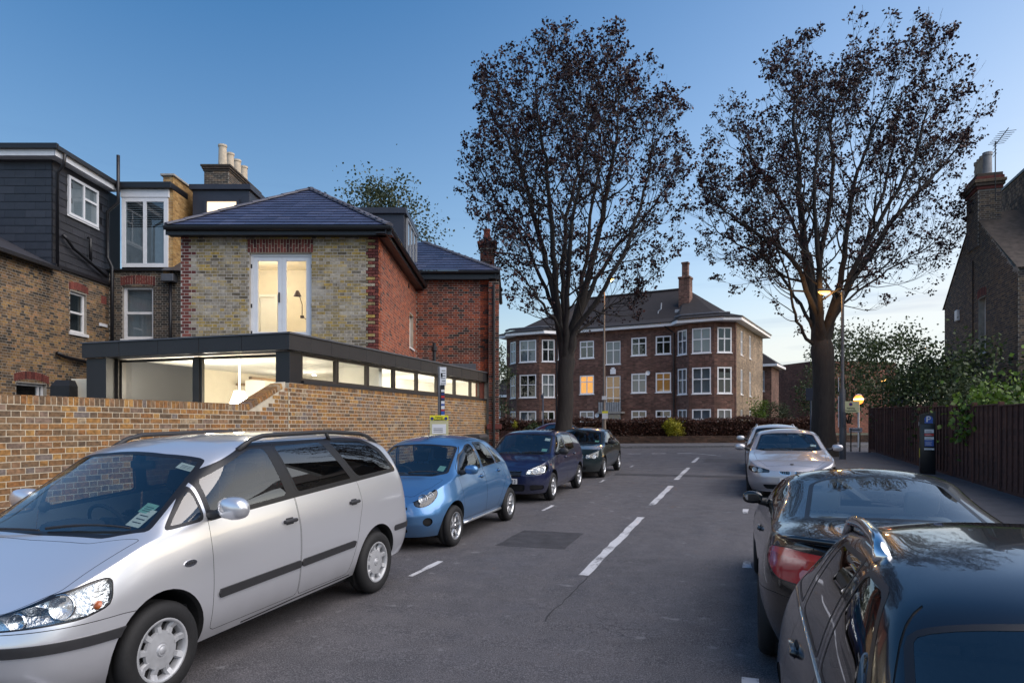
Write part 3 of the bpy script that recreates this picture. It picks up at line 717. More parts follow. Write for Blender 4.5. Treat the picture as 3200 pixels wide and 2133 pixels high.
    def mirrors(c, x, z, m=None, scale=1.0, out=.10):
        for sg in (1, -1):
            p, n = c.surf(x, z); base = Vector((x, p.y * sg, z)); mb = MB()
            vv = []; nr, ns = 9, 14; cx = base + Vector((.01, sg * (out + .08) * scale, .055 * scale))
            for i in range(nr):
                a = -math.pi / 2 + math.pi * i / (nr - 1); ca, sa = math.cos(a), math.sin(a)
                for j in range(ns):
                    b_ = 2 * math.pi * j / ns; cb, sb = math.cos(b_), math.sin(b_)
                    sx_ = math.copysign(abs(cb * ca) ** .8, cb); sz_ = math.copysign(abs(sb * ca) ** .75, sb); sy_ = math.copysign(abs(sa) ** .8, sa)
                    xx = sx_ * .075; xx = min(xx, .045)
                    vv.append(cx + Vector((xx - .01 * sy_, sg * sy_ * .115, sz_ * .075)) * scale)
            ff = [(i * ns + j, i * ns + (j + 1) % ns, (i + 1) * ns + (j + 1) % ns, (i + 1) * ns + j) for i in range(nr - 1) for j in range(ns)]
            mb.mesh(vv, ff); o = mb.build('wing_mirror', m or c.pm, c.root, smooth=True)
            mb = MB(); mb.tube([base + Vector((0, -sg * .03, 0)), base + Vector((.0, sg * .05, .01)), cx], [.045, .035, .03], 8); mb.build('mirror_stem', PLASTIC, o, smooth=True)
            mb = MB(); mb.lathe([(.001, .003), (.05, .003), (.053, 0)], 18, Matrix.Translation(cx + Vector((.037 * scale, 0, 0))) @ Matrix.Rotation(R(90), 4, 'Y') @ Matrix.Diagonal((.95 * scale, 1.6 * scale, 1, 1))); mb.build('mirror_glass', CHROME, o)
    def wipers(c, rows):
        for (x0, y0), (x1, y1) in rows:
            mb = MB(); q = []
            for k in range(9):
                t = k / 8; p, n = c.top(x0 + (x1 - x0) * t, y0 + (y1 - y0) * t); q.append(p + n * (.018 + .012 * math.sin(t * math.pi)))
            mb.tube(q, [.011] * 4 + [.008] * 5, 5); mb.build('wiper', PLASTIC, c.root)
    def rails(c, x0, x1, m, h=.05, r_=.018, mid=True, frac=.86):
        for sg in (1, -1):
            ys = c.top((x0 + x1) / 2, .3)[0]; q = []
            for k in range(15):
                t = k / 14; x = x0 + (x1 - x0) * t; j = c.jr; i = int(np.argmin(np.abs(c.P[:, j, 0] - x))); y = c.P[i, j, 1] * frac; p = c.top(x, y)[0]
                e = min(1, min(t, 1 - t) * 7); q.append(Vector((x, sg * y, p.z + h * (e ** .6) + (-.01 if e == 0 else 0))))
            mb = MB(); mb.tube(q, [r_ * 1.3] + [r_] * 13 + [r_ * 1.3], 8)
            for t in ((.62,) if mid else ()):
                k = int(t * 14); a = q[k]; mb.tube([a, a + Vector((.05, 0, -h - .01))], [r_ * .9, r_ * 1.1], 6)
            mb.build('roof_rail', m, c.root, smooth=True)
    def seats(c, xs, z=.52, m=None, head=True, yy=.37, tall=0.0):
        for x, rear in xs:
            for y in ((yy, -yy) if not rear else (yy * 1.05, 0, -yy * 1.05)):
                mb = MB(); wd = .24 if not rear else .2
                mb.bbox(x - .5, x - .02, y - wd, y + wd, z - .2, z, .06)
                mt = Matrix.Translation((x, y, z - .06)) @ Matrix.Rotation(R(18), 4, 'Y'); mb.bbox(-.07, .08, -wd, wd, 0, .60 + tall, .06, mt)
                if head: mb.bbox(-.05, .05, -.13, .13, .63 + tall, .83 + tall, .045, mt); mb.tube([mt @ Vector((0, -.05, .58 + tall)), mt @ Vector((0, -.05, .66 + tall))], .008, 5); mb.tube([mt @ Vector((0, .05, .58 + tall)), mt @ Vector((0, .05, .66 + tall))], .008, 5)
                mb.build('seat', m or FABRIC, c.root, auto=40)
    def cabin(c, xd, z, xend, wheel_y, wdash=None):
        "dashboard, steering wheel, driving mirror and floor"
        wd = wdash or c.W * .80
        mb = MB(); mb.bbox(xd - .45, xd, -wd, wd, z - .28, z, .07); mb.bbox(xd - .3, xd + .02, wheel_y - .18, wheel_y + .18, z - .05, z + .06, .05); mb.build('dashboard', FABRIC, c.root, auto=40)
        mb = MB(); mt = Matrix.Translation((xd + .17, wheel_y, z - .02)) @ Matrix.Rotation(R(66), 4, 'Y')
        mb.tube([mt @ Vector((.185 * math.cos(a), .185 * math.sin(a), 0)) for a in np.linspace(0, 2 * math.pi, 25)], .015, 6, cap=False)
        mb.bbox(-.06, .06, -.07, .07, -.03, .03, .02, mt); mb.bbox(-.02, .02, -.18, .18, -.01, .01, .008, mt); mb.tube([mt @ Vector((0, 0, 0)), mt @ Vector((0, 0, -.25))], .03, 6)
        mb.build('steering_wheel', PLASTIC, c.root, auto=40)
        mb = MB(); mb.box(xd - .5, xend, -c.W * .82, c.W * .82, .26, .30); mb.build('cabin_floor', DARK, c.root)
        for sg in (1, -1):
            mb = MB(); mb.box(xd - .2, xend, sg * c.W * .84 - .015, sg * c.W * .84 + .015, .28, z - .04); mb.build('door_card', FABRIC, c.root)
    def driving_mirror(c, x, z):
        mb = MB(); mb.bbox(x - .02, x + .02, -.12, .12, z - .035, z + .035, .02); mb.tube([(x, 0, z), (x - .06, 0, z + .06)], .012, 6); mb.build('driving_mirror', PLASTIC, c.root, auto=40)
    def place(c, s_front, t_centre, away=False):
        "front bumper at s_front; car points towards the camera unless away"
        ang = math.atan(GR)
        ex = DS if not away else -DS; X = Vector((ex.x, ex.y, GR if not away else -GR)).normalized(); Z = Vector((-DS.x * GR, -DS.y * GR, 1)).normalized(); Y = Z.cross(X)
        m = Matrix((X, Y, Z)).transposed().to_4x4(); m.translation = st(s_front, t_centre, .0); c.root.matrix_world = m
PROF = [(0, .90), (.06, .945), (.22, .985), (.5, 1.0), (.75, .992), (.92, .965), (1, .945)]
GAPS = (.0045, DARK, 'panel_gap', -.003)
def wintrim(w=.018, m=None): return (w, m or TRIMB, 'window_seal', .001)
def lamp_kit(c, cx, cz, r_, proj='front', sgs=(1, -1), depth=.05, name='lamp_bowl'):
    "round reflector bowl behind a lens"
    for sg in sgs:
        p, n = c.front(cx, cz); n = Vector((n.x, n.y * .35, n.z * .3)).normalized(); p = Vector((p.x, p.y * sg, p.z)); n = Vector((n.x, n.y * sg, n.z))
        mt = Vector((0, 0, 1)).rotation_difference(n).to_matrix().to_4x4(); mt.translation = p - n * (depth * .55)
        mb = MB(); mb.lathe([(.001, -.03), (r_ * .35, -.028), (r_ * .8, -.006), (r_ * .97, .018), (r_ * 1.04, .02), (r_ * 1.06, .0)], 24, mt); o = mb.build(name, REFLECTOR, c.root, smooth=True)
        mb = MB(); mb.lathe([(.001, .004), (r_ * .16, -.002), (r_ * .2, -.025)], 12, mt); mb.build('bulb', CHROME, o, smooth=True)
def plate(c, z, rear=False, m=None, x=None):
    i = 0 if not rear else -1; j = int(np.argmin(np.abs(c.P[i, :c.jb + 2, 2] - z))); xx = float(c.P[i, j, 0]) + (-.014 if not rear else .014)
    mb = MB(); mb.bbox(xx - .006, xx + .006, -.26, .26, z - .055, z + .055, .004); o = mb.build('number_plate', m or PLATEW, c.root)
    mb = MB()
    for k, ch in enumerate((.030, .034, .028, .032, 0, .034, .030, .033)):
        if ch:
            y = -.21 + k * .06; e = -.0075 if not rear else .0075
            mb.box(xx + e - .0006, xx + e + .0006, y - ch / 2, y - ch / 2 + .012, z - .036, z + .036); mb.box(xx + e - .0006, xx + e + .0006, y, y + ch / 2, z + (.0 if k % 2 else .02), z + .034); mb.box(xx + e - .0006, xx + e + .0006, y + .002, y + ch / 2, z - .034, z - .018)
    mb.build('plate_characters', TRIMB, o)

# ---------------------------------------------------------- silver people carrier
def galaxy():
    sp = dict(L=4.64, W=.905, axles=(.93, 3.765), tyre=.325, plan=(.85, 3.0, .45, 4.2), du=.028, nl=30, nu=36,
        prof=[(0, .89), (.05, .935), (.16, .965), (.28, .985), (.5, 1.0), (.72, .997), (.88, .975), (1, .95)],
        zbot=[(0, .22), (.5, .23), (1.4, .25), (3.2, .26), (4.2, .30), (4.64, .32)],
        zbelt=[(0, .70), (.15, .79), (.5, .93), (.85, 1.055), (1.3, 1.11), (2.3, 1.17), (3.9, 1.225), (4.4, 1.2), (4.64, 1.08)],
        ztop=[(0, .70), (.06, .775), (.3, .90), (.62, 1.03), (.80, 1.10), (1.58, 1.63), (1.85, 1.695), (2.3, 1.728), (3.0, 1.735), (3.7, 1.715), (4.25, 1.66), (4.5, 1.60), (4.58, 1.40), (4.64, 1.08)],
        zroof_edge=[(0, .70), (.3, .885), (.72, 1.05), (.95, 1.13), (1.70, 1.585), (2.1, 1.655), (3.2, 1.66), (4.1, 1.60), (4.5, 1.53), (4.58, 1.35), (4.64, 1.08)],
        roof_ratio=[(0, .70), (.75, .80), (1.0, .86), (1.7, .815), (3.0, .80), (4.64, .80)],
        nose=[(.2, .10), (.40, .02), (.58, 0), (.66, .03), (.8, .10), (1.2, .12)], tail=[(.3, -.06), (.5, 0), (.7, 0), (.8, -.05), (1.1, -.09), (1.4, -.22), (1.7, -.42)], tail_len=.8, flare=.016)
    c = Car('people_carrier', sp, 'silver people carrier with roof rails parked beside the garden wall'); pm = c.pm = car_paint('silver_paint', (.76, .77, .81), .68, .28)
    c.arch(.385)
    c.region('quarter_window', 'side', [(1.00, 1.105), (1.36, 1.13), (1.36, 1.40)], CARGLASS, .05, trim=wintrim(.022))
    c.region('door_window', 'side', [(1.41, 1.135), (2.335, 1.185), (2.20, 1.635), (2.02, 1.635), (1.41, 1.425)], CARGLASS, .05, trim=wintrim(.022))
    c.region('door_window', 'side', [(2.45, 1.195), (3.36, 1.235), (3.03, 1.645), (2.30, 1.64)], PRIVACY, .05, trim=wintrim(.020))
    c.region('rear_side_window', 'side', [(3.44, 1.24), (4.22, 1.27), (4.05, 1.48), (3.78, 1.625), (3.12, 1.64)], PRIVACY, .09, trim=wintrim(.020))
    c.region('window_surround', 'side', [(1.388, 1.118), (2.4, 1.17), (4.27, 1.252), (4.08, 1.51), (3.80, 1.655), (2.05, 1.66), (1.388, 1.447)], TRIMB, .06)
    c.region('windscreen', 'topall', [(.70, -.9), (.78, .55), (.93, .775), (1.62, .635), (1.56, .3), (1.55, -.9)], CARGLASS, .04, trim=wintrim(.04), per_side=False)
    c.region('rear_window', 'topall', [(4.14, -.9), (4.14, .50), (4.44, .60), (4.48, -.9)], PRIVACY, .05, trim=wintrim(.03), per_side=False)
    c.region('headlight', 'front', [(.40, .655), (1.00, .685), (1.17, .735), (1.20, .905), (1.08, .90), (.72, .80), (.42, .71)], LENS, .05, trim=(.010, TRIMB, 'lamp_seal'))
    c.region('grille', 'front', [(-.3, .66), (.33, .66), (.33, .735), (-.3, .735)], PLASTIC, .02, off=-.02, per_side=False)
    c.region('bumper_strip', 'front', [(-.3, .515), (1.36, .525), (1.36, .585), (-.3, .575)], PLASTIC, .015, off=.014, wall=.02, per_side=False)
    c.region('lower_grille', 'front', [(-.3, .27), (.72, .27), (.80, .36), (-.3, .39)], PLASTIC, .03, off=-.02, per_side=False)
    c.region('tail_light', 'rear', [(.62, .92), (.98, .92), (.93, 1.30), (.66, 1.30)], TAILRED, .04)
    c.region('rear_bumper_strip', 'rear', [(-.3, .60), (1.28, .60), (1.28, .66), (-.3, .66)], PLASTIC, .015, off=.012, wall=.02, per_side=False)
    c.region('rubbing_strip', 'side', [(1.44, .545), (2.43, .56), (2.43, .625), (1.44, .61)], PLASTIC, .012, off=.014, wall=.02)
    c.region('rubbing_strip', 'side', [(2.445, .56), (3.30, .575), (3.33, .64), (2.445, .625)], PLASTIC, .012, off=.014, wall=.02)
    c.region('front_bumper', 'front', [(-.4, .1), (1.7, .1), (1.7, .63), (1.25, .665), (1.0, .66), (-.4, .635)], pm, .02, trim=GAPS, per_side=False)
    c.region('front_door', 'side', [(1.385, .31), (2.43, .31), (2.43, .9), (2.395, 1.2), (2.25, 1.72), (1.9, 1.72), (1.385, 1.45)], pm, .05, trim=GAPS)
    c.region('rear_door', 'side', [(2.437, .31), (3.25, .31), (3.36, .62), (3.40, .8), (3.47, 1.0), (3.42, 1.22), (3.08, 1.72), (2.257, 1.72), (2.402, 1.2), (2.437, .9)], pm, .05, trim=GAPS)
    c.region('bonnet', 'topall', [(.14, -.9), (.14, .52), (.34, .735), (.86, .80), (.72, .5), (.665, -.9)], pm, .04, trim=GAPS, per_side=False)
    c.cut(pm); c.liners(.385); c.wheels('carrier', .21, 9, 'cover', COVERM, .205)
    c.seam([(1.75, .27), (2.4, .285), (3.30, .29)], 'side', .006)
    lamp_kit(c, .66, .715, .052); lamp_kit(c, .87, .765, .072)
    for sg in (1, -1):
        p, n = c.front(1.06, .75); mb = MB(); mb.lathe([(.001, .02), (.022, .018), (.03, 0)], 14, Matrix.Translation((p.x + .03, (p.y - .02) * sg, p.z)) @ Matrix.Rotation(R(-60), 4, 'Y')); mb.build('indicator_bulb', AMBER, c.root, smooth=True)
        mb = MB(); q = [c.front(k, z)[0] for k, z in ((.42, .66), (.6, .665), (.8, .675), (1.0, .69), (1.15, .74), (1.18, .9), (1.05, .88), (.85, .83), (.7, .78), (.5, .73))]
        q = [Vector((a.x + .055, (a.y - .012) * sg, a.z)) for a in q]; mb.face(q if sg < 0 else q[::-1]); mb.build('lamp_back', REFLECTOR, c.root)
    c.handles([(2.29, .985), (3.31, 1.02)], PLASTIC); c.mirrors(1.42, 1.155, scale=1.12)
    for (x, z), k in (((2.29, .985), 0), ((3.31, 1.02), 1)): pass
    c.wipers([((.80, -.02), (.90, -.66)), ((.74, .62), (.78, .02))])
    c.rails(1.92, 4.12, PLASTIC, .07, .020, frac=.99)
    c.seats([(2.15, False), (3.05, True)], .66); c.cabin(1.45, 1.02, 4.3, .38); c.driving_mirror(1.62, 1.50)
    for sg in (-1,):      # oval badge on the wing
        p, n = c.surf(1.17, .86); mb = MB(); mt = Matrix.Translation((p.x, -p.y, p.z)) @ Matrix.Rotation(R(90), 4, 'X')
        mb.prism([(.058 * math.cos(a), .024 * math.sin(a)) for a in np.linspace(0, 2 * math.pi, 21)[:-1]], -.006, .004, mt); o = mb.build('wing_badge', CHROME, c.root)
        mb = MB(); [mb.box(p.x - .032 + k * .02, p.x - .02 + k * .02, -p.y - .0062, -p.y - .004, p.z - .008, p.z + .010) for k in range(4)]; mb.build('badge_lettering', PLASTIC, o)
    for x, y, wd, hh, m in ((1.10, -.60, .05, .05, PAPERG), (1.02, -.62, .055, .09, PAPER), (1.50, -.55, .07, .035, PAPER)):     # permits inside the windscreen
        p, n = c.top(x, y); mt = Vector((0, 0, 1)).rotation_difference(n).to_matrix().to_4x4(); mt.translation = p - n * .012
        mb = MB(); mb.box(-hh, hh, -wd, wd, -.001, .001, mt); o = mb.build('permit', m, c.root)
        mb = MB(); [mb.box(-hh * .6 + k * hh * .4, -hh * .5 + k * hh * .4, -wd * .7, wd * .6, .0015, .002, mt) for k in range(3)]; mb.build('permit_print', PLASTIC, o)
    mb = MB(); [mb.tube([c.front(q_, z)[0] + Vector((-.001, 0, 0)) for q_ in (.0, .15, .3)], .006, 4) for z in (.685, .71)]; mb.build('grille_bar', CHROME, c.root)
    mb = MB(); [mb.tube([c.front(q_, z)[0] + Vector((.0, 0, 0)) for q_ in (0, .2, .4, .6)], .006, 4) for z in (.30, .33, .36)]; [mb.tube([Vector((a.x, -a.y, a.z)) for a in [c.front(q_, z)[0] for q_ in (0, .2, .4, .6)]], .006, 4) for z in (.30, .33, .36)]; mb.build('lower_grille_bar', PLASTIC, c.root)
    c.place(2.655, -4.565); return c

# ---------------------------------------------------------- blue rounded hatchback
def micra():
    sp = dict(L=3.715, W=.835, axles=(.72, 3.15), tyre=.292, plan=(.88, 2.9, .75, 2.8), du=.03, prof=[(0, .90), (.08, .955), (.3, .99), (.5, 1.0), (.72, .985), (.88, .945), (1, .905)],
        zbot=[(0, .20), (.6, .21), (1.2, .24), (2.6, .25), (3.3, .28), (3.715, .32)],
        zbelt=[(0, .62), (.15, .73), (.45, .87), (.85, .955), (1.6, .99), (2.6, 1.03), (3.2, .99), (3.55, .90), (3.715, .80)],
        ztop=[(0, .62), (.08, .70), (.3, .845), (.62, .95), (.80, 1.0), (1.42, 1.43), (1.65, 1.51), (2.0, 1.545), (2.5, 1.525), (2.95, 1.43), (3.3, 1.22), (3.55, 1.0), (3.715, .80)],
        zroof_edge=[(0, .62), (.3, .84), (.7, .955), (.9, 1.01), (1.5, 1.385), (1.8, 1.455), (2.2, 1.475), (2.6, 1.42), (3.0, 1.27), (3.35, 1.08), (3.6, .92), (3.715, .80)],
        roof_ratio=[(0, .66), (.7, .80), (.95, .88), (1.6, .82), (2.4, .80), (3.2, .80), (3.715, .7)], bulge=.03,
        nose=[(.2, .10), (.38, .01), (.5, 0), (.65, .05), (.9, .12)], tail=[(.3, -.06), (.5, 0), (.8, -.02), (1.0, -.1)], flare=.03)
    c = Car('hatchback', sp, 'light blue rounded hatchback with oval headlights parked behind the silver people carrier'); pm = c.pm = car_paint('blue_paint', (.085, .22, .44), .6, .30)
    c.arch(.345)
    c.region('door_window', 'side', [(.98, .995), (1.93, 1.025), (1.76, 1.425), (1.60, 1.40), (1.30, 1.26)], CARGLASS, .05, trim=wintrim(.016))
    c.region('door_window', 'side', [(2.0, 1.03), (2.60, 1.05), (2.36, 1.36), (2.2, 1.43), (1.84, 1.435)], CARGLASS, .05, trim=wintrim(.016))
    c.region('quarter_window', 'side', [(2.64, 1.05), (2.90, 1.06), (2.62, 1.27), (2.42, 1.355)], CARGLASS, .03, trim=wintrim(.014))
    c.region('windscreen', 'topall', [(.70, -.9), (.76, .45), (.90, .64), (1.47, .555), (1.42, .3), (1.40, -.9)], CARGLASS, .04, trim=wintrim(.035), per_side=False)
    c.region('rear_window', 'topall', [(3.02, -.9), (3.02, .48), (3.40, .52), (3.42, -.9)], CARGLASS, .05, trim=wintrim(.03), per_side=False)
    el = [(.72 + .19 * math.cos(a) + .05 * math.sin(a), .745 + .125 * math.sin(a) + .05 * math.cos(a)) for a in np.linspace(0, 2 * math.pi, 25)[:-1]]
    c.region('headlight', 'front', el, LENS, 0, trim=(.010, TRIMB, 'lamp_seal'))
    c.region('grille', 'front', [(-.3, .545), (.40, .555), (.44, .62), (-.3, .61)], TRIMB, .02, off=-.012, per_side=False)
    c.region('lower_grille', 'front', [(-.3, .27), (.42, .27), (.35, .42), (-.3, .44)], DARK, .04, off=-.02, per_side=False)
    c.region('fog_lamp_recess', 'front', [(.70 + .075 * math.cos(a), .415 + .06 * math.sin(a)) for a in np.linspace(0, 2 * math.pi, 17)[:-1]], DARK, 0, off=-.02)
    c.region('tail_light', 'rear', [(.55, .75), (.9, .80), (.88, 1.0), (.6, 1.0)], TAILRED, .05)
    c.region('front_door', 'side', [(1.02, .33), (2.0, .33), (2.01, .9), (1.97, 1.04), (1.78, 1.47), (1.6, 1.47), (1.02, 1.06)], pm, .05, trim=GAPS)
    c.region('rear_door', 'side', [(2.007, .33), (2.55, .33), (2.72, .55), (2.92, .80), (2.90, 1.02), (2.62, 1.06), (2.38, 1.40), (2.2, 1.47), (1.79, 1.47), (1.98, 1.04), (2.017, .9)], pm, .05, trim=GAPS)
    c.region('bonnet', 'topall', [(.20, -.9), (.22, .42), (.42, .60), (.70, .66), (.66, .2), (.65, -.9)], pm, .04, trim=GAPS, per_side=False)
    c.cut(pm); c.liners(.345); c.wheels('hatch', .195, 6, 'alloy', ALLOY, .185)
    for sg in (1, -1):
        q = [c.front(a, b_)[0] for a, b_ in [(p[0] * .96 + .03, p[1] * .97 + .02) for p in el[::2]]]; q = [Vector((a.x + .05, (a.y - .03) * sg, a.z)) for a in q]; mb = MB(); mb.face(q); mb.build('lamp_back', PLASTIC, c.root)
    lamp_kit(c, .67, .735, .06); lamp_kit(c, .80, .79, .038)
    c.seam([(.0, .59), (.38, .592)], 'front', .007, name='grille_bar', m=CHROME)
    c.handles([(1.86, .90), (2.66, .93)]); c.mirrors(1.10, 1.01, scale=.95); c.wipers([((.80, -.05), (.86, -.5)), ((.76, .45), (.78, .0))])
    for sg in (1, -1):
        mb = MB(); mb.tube([Vector((x, sg * (c.ysurf(x, .30) + .004), .27)) for x in np.linspace(1.1, 2.75, 8)], .022, 6); mb.build('sill_trim', ALLOY, c.root, smooth=True)
    c.seats([(1.85, False), (2.65, True)], .56); c.cabin(1.22, .93, 3.1, .34); c.driving_mirror(1.42, 1.32)
    mb = MB(); mb.tube([(1.56, 0, 1.49), (1.66, 0, 1.66)], [.006, .003], 5); mb.build('aerial', PLASTIC, c.root)
    for x, y in ((.98, -.5),):
        p, n = c.top(x, y); mt = Vector((0, 0, 1)).rotation_difference(n).to_matrix().to_4x4(); mt.translation = p - n * .012; mb = MB(); mb.box(-.06, .06, -.05, .05, -.001, .001, mt); mb.build('permit', PAPERG, c.root)
    plate(c, .47); c.place(8.27, -4.72); return c

# ---------------------------------------------------------- navy hatchback
def fabia():
    sp = dict(L=3.99, W=.822, axles=(.84, 3.30), tyre=.30, plan=(.75, 3.2, .5, 4.0), du=.034, nl=24, nu=30, prof=PROF,
        zbot=[(0, .20), (.6, .21), (1.3, .24), (2.8, .25), (3.6, .28), (3.99, .32)],
        zbelt=[(0, .66), (.15, .78), (.5, .88), (.95, .93), (2.0, .965), (3.3, 1.0), (3.75, 1.0), (3.99, .90)],
        ztop=[(0, .66), (.08, .76), (.4, .87), (.85, .965), (1.0, .99), (1.62, 1.41), (1.9, 1.475), (2.4, 1.498), (3.0, 1.47), (3.5, 1.42), (3.75, 1.36), (3.93, 1.1), (3.99, .90)],
        zroof_edge=[(0, .66), (.4, .86), (.9, .95), (1.05, 1.0), (1.7, 1.38), (2.1, 1.43), (2.9, 1.42), (3.5, 1.36), (3.75, 1.30), (3.93, 1.05), (3.99, .90)],
        roof_ratio=[(0, .75), (.9, .84), (1.1, .88), (1.8, .82), (3.5, .80), (3.99, .8)],
        nose=[(.2, .08), (.4, .0), (.6, .0), (.8, .08)], tail=[(.3, -.06), (.5, 0), (.8, -.02), (1.0, -.05), (1.4, -.25)], flare=.018)
    c = Car('hatchback', sp, 'navy blue hatchback with a chrome-topped grille behind the light blue hatchback'); pm = c.pm = car_paint('navy_paint', (.008, .013, .055), .3, .3)
    c.arch(.355)
    c.region('door_window', 'side', [(1.12, .965), (2.05, .99), (1.98, 1.40), (1.72, 1.385)], CARGLASS, .04, trim=wintrim())
    c.region('door_window', 'side', [(2.13, .99), (2.95, 1.02), (2.85, 1.37), (2.07, 1.405)], CARGLASS, .04, trim=wintrim())
    c.region('windscreen', 'topall', [(.90, -.9), (.94, .5), (1.06, .69), (1.66, .585), (1.60, -.9)], CARGLASS, .04, trim=wintrim(.035), per_side=False)
    c.region('rear_window', 'rear', [(-.4, 1.03), (.55, 1.03), (.52, 1.33), (-.4, 1.35)], CARGLASS, .05, trim=wintrim(.03), per_side=False)
    c.region('headlight', 'front', [(.42, .60), (.88, .62), (1.05, .72), (1.03, .80), (.78, .80), (.5, .72)], LENS, .04, trim=(.010, TRIMB, 'lamp_seal'))
    c.region('grille', 'front', [(-.3, .56), (.33, .56), (.37, .71), (-.3, .72)], TRIMB, .02, off=-.015, per_side=False)
    c.region('lower_grille', 'front', [(-.3, .26), (.40, .26), (.42, .40), (-.3, .42)], DARK, .03, off=-.02, per_side=False)
    c.region('fog_lamp_recess', 'front', [(.52, .28), (.88, .30), (.86, .38), (.52, .40)], TRIMB, .03, off=-.015)
    c.region('front_door', 'side', [(1.2, .32), (2.1, .32), (2.12, .8), (2.09, 1.0), (2.02, 1.45), (1.66, 1.45), (1.2, 1.02)], pm, .04, trim=GAPS)
    c.region('rear_door', 'side', [(2.107, .32), (2.80, .32), (2.97, .62), (3.05, .8), (3.0, 1.03), (2.9, 1.43), (2.03, 1.45), (2.097, 1.0), (2.127, .8)], pm, .04, trim=GAPS)
    c.region('bonnet', 'topall', [(.14, -.9), (.14, .48), (.40, .64), (.88, .68), (.85, -.9)], pm, .04, trim=GAPS, per_side=False)
    c.cut(pm); c.liners(.355); c.wheels('navy', .20, 5, 'five', ALLOY, .185)
    lamp_kit(c, .66, .68, .055); lamp_kit(c, .83, .71, .05)
    for sg in (1, -1):
        q = [Vector((a.x + .05, (a.y - .02) * sg, a.z)) for a in [c.front(*k)[0] for k in ((.44, .61), (.88, .63), (1.03, .73), (1.0, .79), (.78, .79), (.5, .71))]]; mb = MB(); mb.face(q); mb.build('lamp_back', REFLECTOR, c.root)
    c.seam([(.0, .725), (.36, .715)], 'front', .014, name='grille_surround', m=CHROME)
    c.handles([(1.95, .87), (2.82, .90)]); c.mirrors(1.22, .985, m=PLASTIC); c.wipers([((.98, -.05), (1.04, -.52)), ((.95, .48), (.97, .0))])
    c.seats([(2.0, False), (2.85, True)], .58); c.cabin(1.4, .92, 3.5, .34); c.driving_mirror(1.58, 1.30)
    for x, y, m in ((1.15, -.52, PAPERG), (1.5, -.5, PAPER)):
        p, n = c.top(x, y); mt = Vector((0, 0, 1)).rotation_difference(n).to_matrix().to_4x4(); mt.translation = p - n * .012; mb = MB(); mb.box(-.05, .05, -.06, .06, -.001, .001, mt); mb.build('permit', m, c.root)
    plate(c, .47); c.place(13.48, -4.70); return c

